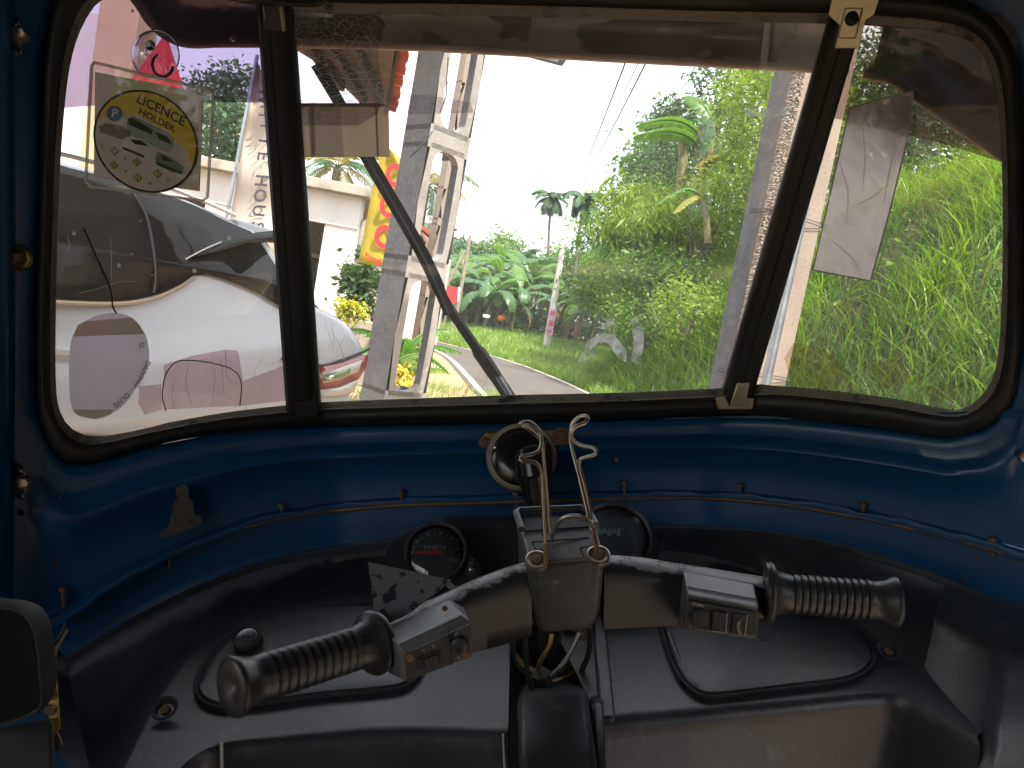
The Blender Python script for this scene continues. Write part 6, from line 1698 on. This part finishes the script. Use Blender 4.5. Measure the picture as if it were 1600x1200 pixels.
latch(30, 58); latch(36, 752); 
b = MB(); c = W(33, 801, .012); b.lathe(c, -CY, [(0, .0035), (.0006, .0035)], 12); obj('hole', b, M['dark'], rick)
b = MB(); c = W(91, 780, .004); b.lathe(c, -CY, [(0, .0036), (.002, .003), (.0024, .001)], 10); obj('screw', b, M['galv'], rick)
b = MB(); c = W(1599, 712, .01); b.lathe(c, -CY, [(0, .006), (.004, .006), (.006, .002)], 12); obj('screw', b, M['clip'], rick)
b = MB(); c = W(962, 716, .004); b.lathe(c, -CY, [(0, .0045), (.003, .0035), (.010, .0022)], 10); obj('screw', b, M['rust'], rick)
# door mirror at lower left
mt_ = thing('side_mirror', None, None, P(20, 1100, .50)); mt_.parent = rick; mt_.location = P(20, 1100, .50) - cabO
for k_ in ('label', 'category'):
    if k_ in mt_: del mt_[k_]
mo_ = crc([(-60, 950), (0, 946), (38, 954), (58, 985), (66, 1040), (68, 1100), (40, 1120), (0, 1132), (-60, 1150), (-90, 1050)], 50)
mc = (-5, 1045)
def mP(x, y, h): return P(x, y, .50 - (y - 1045) * .00007 + x * .00010) - CY * h
b = MB(); rows = []
for k, h in ((.90, -.02), (1.0, -.012), (1.02, 0), (1.0, .003), (.965, .003), (.955, 0)): rows.append([mP(mc[0] + (x - mc[0]) * k, mc[1] + (y - mc[1]) * k, h) for x, y in mo_])
b.grid(rows, closed=True); obj('mirror_housing', b, M['blk2'], mt_)
b = MB(); b.add([mP(mc[0] + (x - mc[0]) * .96, mc[1] + (y - mc[1]) * .96, .0005) for x, y in mo_], [tuple(range(50))]); obj('mirror_glass', b, mat('mirror', (.34, .36, .35), .03, 1.0), mt_, auto=0)
b = MB(); b.hexa([P(-60, 1150, .52), P(84, 1120, .52), P(88, 1260, .48), P(-60, 1260, .48)], [P(-60, 1150, .56), P(84, 1120, .56), P(88, 1260, .52), P(-60, 1260, .52)]); obj('mirror_bracket', b, M['blk2'], mt_, bevel=.004)
# yellow terminal strip and wires
tb = hx('terminal_strip', [(76, 1042, .575), (88, 1040, .575), (95, 1136, .555), (86, 1148, .553), (76, 1130, .555)], [(76, 1042, .59), (88, 1040, .59), (95, 1136, .57), (86, 1148, .568), (76, 1130, .57)], mat('terminal_yellow', (.50, .33, .02), .5), bev=.001)
for y in (1062, 1085, 1108):
    b = MB(); b.lathe(P(80, y, np.interp(y, [1042, 1136], [.574, .555])), -CY, [(0, .004), (.003, .0038), (.003, .001)], 12); obj('terminal_screw', b, M['rust'], tb)
for pts, m in (([(84, 1040, .58), (86, 1020, .585), (96, 1000, .60), (104, 985, .62)], 'rust'), ([(78, 1040, .585), (76, 1015, .59), (92, 996, .60), (100, 975, .62)], 'rubber'), ([(88, 1146, .555), (93, 1158, .552), (95, 1166, .55)], 'rust'), ([(82, 1146, .555), (84, 1160, .552), (88, 1172, .55)], 'rubber')):
    b = MB(); b.tube([Vector(p) for p in cr([tuple(P(*q)) for q in pts], 10)], .0016, 6); obj('cable', b, M[m], tb)
# interior rear view mirror peeping in at the top
b = MB(); mo2 = crc([(390, -60), (392, -8), (410, 4), (460, 11), (500, 10), (514, -4), (516, -60)], 40)
b.hexa([P(x, y, .62) for x, y in mo2], [P(x, y, .645) for x, y in mo2]); rv_ = obj('rear_view_mirror', b, M['blk2'], rick, bevel=.003)
b = MB(); b.add([P(453 + (x - 453) * .86, -22 + (y + 22) * .86 - 3, .6185) for x, y in mo2], [tuple(range(40))]); obj('mirror_glass', b, bpy.data.materials['mirror'], rv_, auto=0)

# worn sticker of a seated figure on the blue panel
fig = [(248, 838), (253, 826), (262, 825), (266, 812), (269, 800), (269, 788), (276, 780), (274, 770), (276, 762), (283, 757), (291, 758), (295, 766), (294, 776), (301, 784), (303, 798), (304, 804), (313, 806), (315, 816), (304, 824), (290, 828), (274, 834), (262, 840)]
fig0 = [(250, 836), (256, 826), (263, 824), (268, 812), (273, 796), (274, 784), (279, 778), (278, 768), (282, 759), (288, 758), (292, 764), (291, 775), (296, 784), (298, 800), (304, 806), (312, 812), (308, 820), (292, 826), (276, 832), (262, 838)]
tag(wsheet('sticker', fig, .0235, mat('worn_sticker', (.13, .12, .105), .6, noise=[(50, (.05, .05, .05), .5, .6)]), None), 'worn grey sticker remnant of a seated figure on the blue panel', 'sticker')
b = MB(); c = W(426, 828, -.0)
q = MB(); q.hexa([W(x, y, .0005) for x, y in crc([(405, 822), (425, 806), (446, 815), (448, 832), (430, 842), (410, 836)], 16)], [W(x, y, .001) for x, y in crc([(405, 822), (425, 806), (446, 815), (448, 832), (430, 842), (410, 836)], 16)])

# ------------------------------------------------------------ things hung on or stuck to the glass
# licence holder: vinyl sleeve, card with print
dH = .66
def HP(u, v, h=0.0):   # u,v in photo points; leans a little
    return P(u, v, dH - (u - 240) * .00012) - CY * h
lh = thing('licence_holder', 'square vinyl licence holder hanging from the suction cup hook', 'licence holder', HP(235, 312))
outl = [(148, 98), (330, 142), (334, 150), (325, 308), (318, 314), (142, 292), (135, 284), (144, 104)]
b = MB(); b.hexa([HP(x, y, 0) for x, y in outl], [HP(x, y, .0025) for x, y in outl]); obj('sleeve', b, M['clear'], lh, auto=20)
b = MB(); ed = outl + [outl[0]]
b.tube([HP(x, y, .001) for x, y in ed], .0013, 6); obj('sleeve_edge', b, mat('vinyl_edge', (.60, .56, .50), .35, alpha=.6), lh)
card = [(148, 112), (316, 144), (310, 298), (146, 276)]
b = MB(); b.hexa([HP(x, y, -.003) for x, y in card], [HP(x, y, -.0005) for x, y in card]); cd = obj('card', b, mat('card_paper', (.80, .72, .67), .75, noise=(14, (.70, .62, .57), .45, .7), trans=.45, tt=(1, .97, .93)), lh)
Hc = (228, 221)
def el(k, n=64, a0=0, a1=2 * math.pi):
    out = []
    for a in np.linspace(a0, a1, n):
        x, y = 82 * k * math.cos(a), 80 * k * math.sin(a); out.append((Hc[0] + x + y * .0, Hc[1] + y + x * .14))
    return out
hh = .0001
def hface(mb, pts, h): mb.add([HP(x, y, h) for x, y in pts], [tuple(range(len(pts)))])
b = MB(); hface(b, el(1.0)[:-1], hh + .0002); obj('print_ring', b, mat('print_dark', (.025, .02, .025), .8, spec=.2), cd, auto=0)
b = MB(); hface(b, el(.955)[:-1], hh + .0004); obj('print_ground', b, mat('print_pale', (.86, .77, .69), .6, noise=(16, (.78, .68, .61), .45, .7), trans=.45, tt=(1, .97, .93)), cd, auto=0)
b = MB(); yel = el(.955, 40, math.pi * 1.10, math.pi * 2.12) + [(290, 232), (250, 200), (215, 178), (180, 178)]; hface(b, yel, hh + .0006); obj('print_yellow', b, mat('print_yellow', (.88, .64, .08), .6, noise=(12, (.80, .64, .20), .45, .7), trans=.45, tt=(1, .97, .9)), cd, auto=0)
dk = bpy.data.materials['print_dark']
b = MB()
text_on(b, 'LICENCE', 1.0, lambda x, y: HP(252 + x * 19 - y * 8.5 * -1 * .6, 172 + x * 9.6 - y * 19 + x * x * .35, hh + .0009))
text_on(b, 'HOLDER', 1.0, lambda x, y: HP(246 + x * 14.5 + y * 4, 188.5 + x * 7.6 - y * 14, hh + .0009)); obj('print_text', b, dk, cd, auto=0)
b = MB(); hface(b, [(179.5 + 12.5 * math.cos(a), 177.5 + 12 * math.sin(a)) for a in np.linspace(0, 6.28, 24)[:-1]], hh + .0008); obj('print_disc', b, mat('print_blue', (.03, .09, .20), .6), cd, auto=0)
b = MB(); text_on(b, 'P', 1.0, lambda x, y: HP(180 + x * 19 + y * 4, 178 + x * 3 - y * 19, hh + .001)); obj('print_text', b, mat('print_white', (.7, .68, .64), .6, trans=.4), cd, auto=0)
def poly(nm, sets, m):
    b = MB()
    for pts, h in sets: hface(b, pts, hh + h)
    obj(nm, b, m, cd, auto=0)
gb = mat('print_grey_blue', (.20, .24, .24), .6); wt = mat('print_white2', (.70, .68, .64), .6, trans=.4); br = mat('print_brown', (.13, .10, .08), .6); gn = mat('print_green', (.09, .12, .10), .6)
poly('print_bus', [([(200, 188), (208, 182), (262, 206), (272, 216), (273, 232), (262, 238), (205, 212), (198, 200)], .0008)], gb)
poly('print_windows', [([(200, 186), (206, 184), (240, 203), (238, 211), (202, 195)], .0010), ([(243, 206), (262, 213), (270, 226), (250, 219)], .0010)], dk)
poly('print_car', [([(156, 198), (166, 193), (190, 197), (206, 206), (204, 219), (190, 218), (158, 207)], .0010)], br)
poly('print_car', [([(191, 222), (200, 214), (222, 217), (240, 228), (246, 238), (244, 250), (228, 249), (194, 233)], .0012)], wt)
poly('print_windows', [([(204, 218), (222, 220), (234, 229), (212, 226)], .0014), ([(192, 229), (226, 243), (228, 248), (194, 234)], .0014)], dk)
poly('print_car', [([(244, 248), (248, 238), (266, 245), (287, 262), (286, 273), (270, 270), (244, 256)], .0013)], gn)
poly('print_windows', [([(252, 243), (264, 247), (272, 254), (256, 251)], .0015), ([(246, 254), (286, 269), (285, 273), (248, 259)], .0015)], dk)
dm = [(180, 236), (179, 258), (215, 254), (216, 278), (247, 272)]
poly('print_sign', [([(x - 7, y - 1), (x, y - 7), (x + 7, y + 1), (x, y + 7)], .0010) for x, y in dm], dk)
poly('print_sign', [([(x - 5.5, y - .8), (x, y - 5.5), (x + 5.5, y + .8), (x, y + 5.5)], .0012) for x, y in dm], mat('print_sign_yellow', (.72, .58, .10), .6, trans=.4))
b = MB()
for (x0, y0), ch in zip(dm + [(161, 228), (197, 248), (231, 266), (198, 268), (264, 282), (236, 287)], '!|||||r,rrnn'): text_on(b, ch, 1.0, lambda x, y: HP(x0 + x * 9, y0 + x * 2 - y * 9, hh + .0014))
obj('print_text', b, dk, cd, auto=0)
# suction cup with steel hook
sc_c = W(243, 86, .006); sx = -CY
t = thing('suction_hook', 'clear round suction cup with a steel hook on the left pane', 'suction cup', sc_c - CZ * .025)
b = MB(); b.lathe(sc_c, sx, [(0, .0240), (.0012, .0236), (.004, .018), (.007, .010), (.010, .0045), (.014, .0040)], 36, cap=False); obj('cup', b, glass_mat('suction_cup_pvc', tint=(.93, .92, .94), dust=.10, base=.06, dscale=40, gloss=.25), t, auto=0)
b = MB(); b.tube([sc_c + (CX * math.cos(a) + CZ * math.sin(a)) * .0240 for a in np.linspace(0, 2 * math.pi, 40)], .0008, 5); obj('cup_rim', b, M['chrome'], t, auto=0)
b = MB(); b.lathe(sc_c + sx * .012 + CX * .002 + CZ * .004, sx, [(0, .004), (.004, .0052), (.008, .003)], 14); obj('knob', b, M['chrome'], t)
hk = [(246, 86, 0), (240, 92, .004), (238, 104, .006), (244, 116, .008), (256, 120, .008), (266, 114, .008), (270, 104, .006)]
b = MB(); b.tube([Vector(p) for p in cr([tuple(W(x, y, .020 + o)) for x, y, o in hk], 24)], .0016, 8); obj('hook', b, M['chrome'], t)
b = MB(); b.tube([Vector(p) for p in cr([tuple(W(x, y, .024)) for x, y in ((228, 122), (233, 100), (240, 90), (252, 94), (257, 106), (258, 124))], 24)], .0010, 6); obj('hanging_loop', b, M['clear'], t)
# cream card behind the left mullion
b = MB(); cp = [(466, 161), (598, 161), (606, 168), (608, 186), (609, 245), (472, 246)]
b.hexa([W(x, y, -.004) for x, y in cp], [W(x, y, -.0065) for x, y in cp]); t = obj('paper_card', b, mat('card_back', (.84, .76, .66), .7, noise=(6, (.78, .70, .60), .45, .7), trans=.5, tt=(1, .96, .9), alpha=.93), auto=30)
tag(t, 'plain cream card stuck on the windscreen over the wiper', 'card')
b = MB()
for x0, x1 in ((484, 490), (586, 589)): b.hexa([W(x0, 167, -.0035), W(x1, 167, -.0035), W(x1 + 3, 243, -.0035), W(x0 + 3, 243, -.0035)], [W(x0, 167, -.003), W(x1, 167, -.003), W(x1 + 3, 243, -.003), W(x0 + 3, 243, -.003)])
b.hexa([W(466, 161, -.0035), W(598, 161, -.0035), W(604, 167, -.0035), W(466, 167, -.0035)], [W(466, 161, -.003), W(598, 161, -.003), W(604, 167, -.003), W(466, 167, -.003)])
obj('card_fold', b, mat('card_fold', (.70, .60, .52), .7, trans=.5, tt=(1, .96, .9)), t)
# round paper tag on a string
rp_ = [(178, 489), (206, 496), (226, 520), (233, 548), (231, 570), (216, 600), (196, 630), (172, 648), (148, 655), (120, 648), (110, 628), (108, 590), (109, 550), (114, 524), (132, 502), (156, 492)]
rp2 = crc(rp_, 50)
b = MB(); b.hexa([W(x, y, .006) for x, y in rp2], [W(x, y, .0068) for x, y in rp2])
t = obj('paper_disc', b, mat('grey_paper', (.84, .78, .82), .8, noise=(9, (.78, .71, .75), .45, .7), trans=.6, tt=(1, .97, 1), alpha=.72)); tag(t, 'egg shaped grey paper tag hanging at the lower left of the glass', 'paper tag')
for pts in ([(121, 508), (132, 502), (206, 496), (216, 506), (226, 522), (114, 526)], [(112, 640), (120, 648), (148, 655), (172, 648), (178, 640)]):
    b = MB(); b.hexa([W(x, y, .0070) for x, y in pts], [W(x, y, .0073) for x, y in pts]); obj('paper_tape', b, mat('old_tape', (.74, .62, .42), .6, trans=.5, tt=(1, .95, .85), alpha=.6), t)
b = MB()
for s, x0, y0, ang in (('DRIVING', 222, 585, 115), ('SL', 221, 540, 95), ('OLIVE', 190, 625, 140)):
    ca, sa = math.cos(R(ang)), math.sin(R(ang))
    text_on(b, s, .9, lambda x, y: W(x0 + (x * ca + y * sa) * 13, y0 + (x * sa - y * ca) * 13, .0076))
obj('tag_print', b, mat('tag_print', (.20, .18, .20), .7), t, auto=0)
b = MB(); b.tube([Vector(p) for p in cr([tuple(W(x, y, .006)) for x, y in ((130, 355), (150, 400), (172, 450), (176, 478), (182, 490))], 20)], .0009, 5); obj('string', b, M['rubber'], t)
# wire loop drawn on pink residue
b = MB(); b.tube([Vector(p) for p in cr([tuple(W(x, y, .004)) for x, y in ((259, 642), (254, 620), (258, 588), (272, 568), (290, 563), (330, 567), (364, 578), (377, 598), (375, 634))], 50)], .0007, 5)
tag(obj('thin_cord', b, M['rubber']), 'thin dark cord looped over the pink residue on the left pane', 'cord')
# plastic sleeve on the right pane
sv = [(1322, 168), (1352, 164), (1426, 142), (1420, 200), (1402, 280), (1385, 350), (1360, 438), (1320, 434), (1270, 422), (1285, 340), (1305, 250)]
b = MB(); rows = []
for v_ in np.linspace(0, 1, 60):
    xl = np.interp(v_, [0, 1], [1328, 1270]); yl = np.interp(v_, [0, 1], [168, 422]); xr_ = np.interp(v_, [0, .25, .6, 1], [1427, 1418, 1393, 1360]); yr_ = np.interp(v_, [0, 1], [142, 439])
    rows.append([W(xl + (xr_ - xl) * u, yl + (yr_ - yl) * u, .012 + .004 * math.sin(u * 6 + v_ * 5) + .0025 * math.sin(v_ * 17 + u * 4) + .0016 * abs(math.sin(u * 9 - v_ * 11)) ** .5 + .0010 * math.sin(v_ * 43 - u * 13)) for u in np.linspace(0, 1, 34)])
b.grid(rows); t = obj('plastic_sleeve', b, M['bag'], auto=0); tag(t, 'empty clear plastic sleeve hanging on the right pane beside the mullion', 'plastic sleeve')
b = MB(); b.tube([r[-1] for r in rows], .0009, 5); b.tube([r[0] for r in rows], .0009, 5); b.tube(rows[-1], .0009, 5); b.tube(rows[0], .0009, 5); sm_ = mat('sleeve_crease', (.95, .88, .90), .4, alpha=.35, trans=.5, tt=(1, 1, 1))
for k, pts in enumerate(([(1292, 372), (1310, 384), (1330, 402), (1345, 420)], [(1310, 250), (1325, 300), (1322, 350)], [(1385, 290), (1360, 310), (1335, 322)], [(1400, 215), (1392, 260), (1380, 320)], [(1345, 190), (1352, 240), (1348, 300)])):
    b2 = MB(); b2.tube([Vector(p) for p in cr([tuple(W(x, y, .021)) for x, y in pts], 16)], [.0002 + .0011 * math.sin(math.pi * q / 15) for q in range(16)], 5); obj('crease', b2, sm_, t, auto=0)
obj('seam', b, mat('sleeve_seam', (.55, .50, .60), .4, alpha=.7), t, auto=0)

# ------------------------------------------------------------ rest of the cab, behind and above the camera
def cbox(name, x0, x1, y0, y1, z0, z1, m, bev=0.0, lbl=None):
    b = MB(); b.hexa([cab(x0, y0, z0), cab(x1, y0, z0), cab(x1, y1, z0), cab(x0, y1, z0)], [cab(x0, y0, z1), cab(x1, y0, z1), cab(x1, y1, z1), cab(x0, y1, z1)]); return obj(name, b, m, rick, bevel=bev)
cbox('canopy', -.66, .66, -1.7, .70, .50, .53, M['canvas'])
b = MB(); q = [cab(-.66, .70, .53), cab(.66, .70, .53), W(1700, -120, .0), W(-140, -120, .0)]
q = [cab(-.66, .70, .50)] + [cab(.66, .70, .50)]
rows = [[cab(-.66 + 1.32 * u, .68, .505) for u in np.linspace(0, 1, 30)], [W(-160 + 1920 * u, -150, .005) for u in np.linspace(0, 1, 30)]]
b.grid(rows); obj('roof_front', b, M['blue'], rick, auto=0, solid=.004)
cbox('rear_wall', -.66, .66, -1.72, -1.70, -.95, .53, M['canvas'])
cbox('floor', -.62, .62, -1.7, 1.0, -1.02, -1.0, M['blk'])
cbox('rear_seat', -.58, .58, -1.68, -1.15, -.62, -.50, M['seat'], .03)
cbox('rear_seat_back', -.58, .58, -1.69, -1.55, -.50, .02, M['seat'], .03)
for s in (-1, 1):
    x0, x1 = (s * .62, s * .66)
    cbox('side_panel', min(x0, x1), max(x0, x1), -1.7, -.55, -.98, -.42, M['blue'])
    cbox('side_post', min(x0, x1), max(x0, x1), -.60, -.56, -.42, .50, M['blue'])
    cbox('side_rail', min(x0, x1), max(x0, x1), -1.7, .68, .42 if s < 0 else -.04, .50, M['canvas'])  # right rail drops lower, shaped to keep the sun off the dash
    cbox('side_curtain', min(x0, x1), max(x0, x1), -1.7, -1.0, -.42, .42, M['canvas'])
    # cowl side from the shell down and back
    rows = []
    xe = -160 if s < 0 else 1760
    tp = [W(xe, yy, .0) for yy in np.linspace(-150, 1000, 12)]
    rows = [tp, [cab(s * .655, .40, (p - EYE).dot(CZ)) for p in tp]]
    b = MB(); b.grid(rows); obj('cowl_side', b, M['blue'], rick, auto=0, solid=.003)
    b = MB(); lo = [cab(s * .655, y, -.42 - .25 * (y < .5)) for y in (.42, .55, .65)]
    b.hexa([cab(s * .652, .40, -.98), cab(s * .652, .85, -.98), cab(s * .60, .85, -.40), cab(s * .652, .40, -.40)], [cab(s * .656, .40, -.98), cab(s * .656, .85, -.98), cab(s * .604, .85, -.40), cab(s * .656, .40, -.40)]); obj('cowl_side', b, M['blue'], rick)
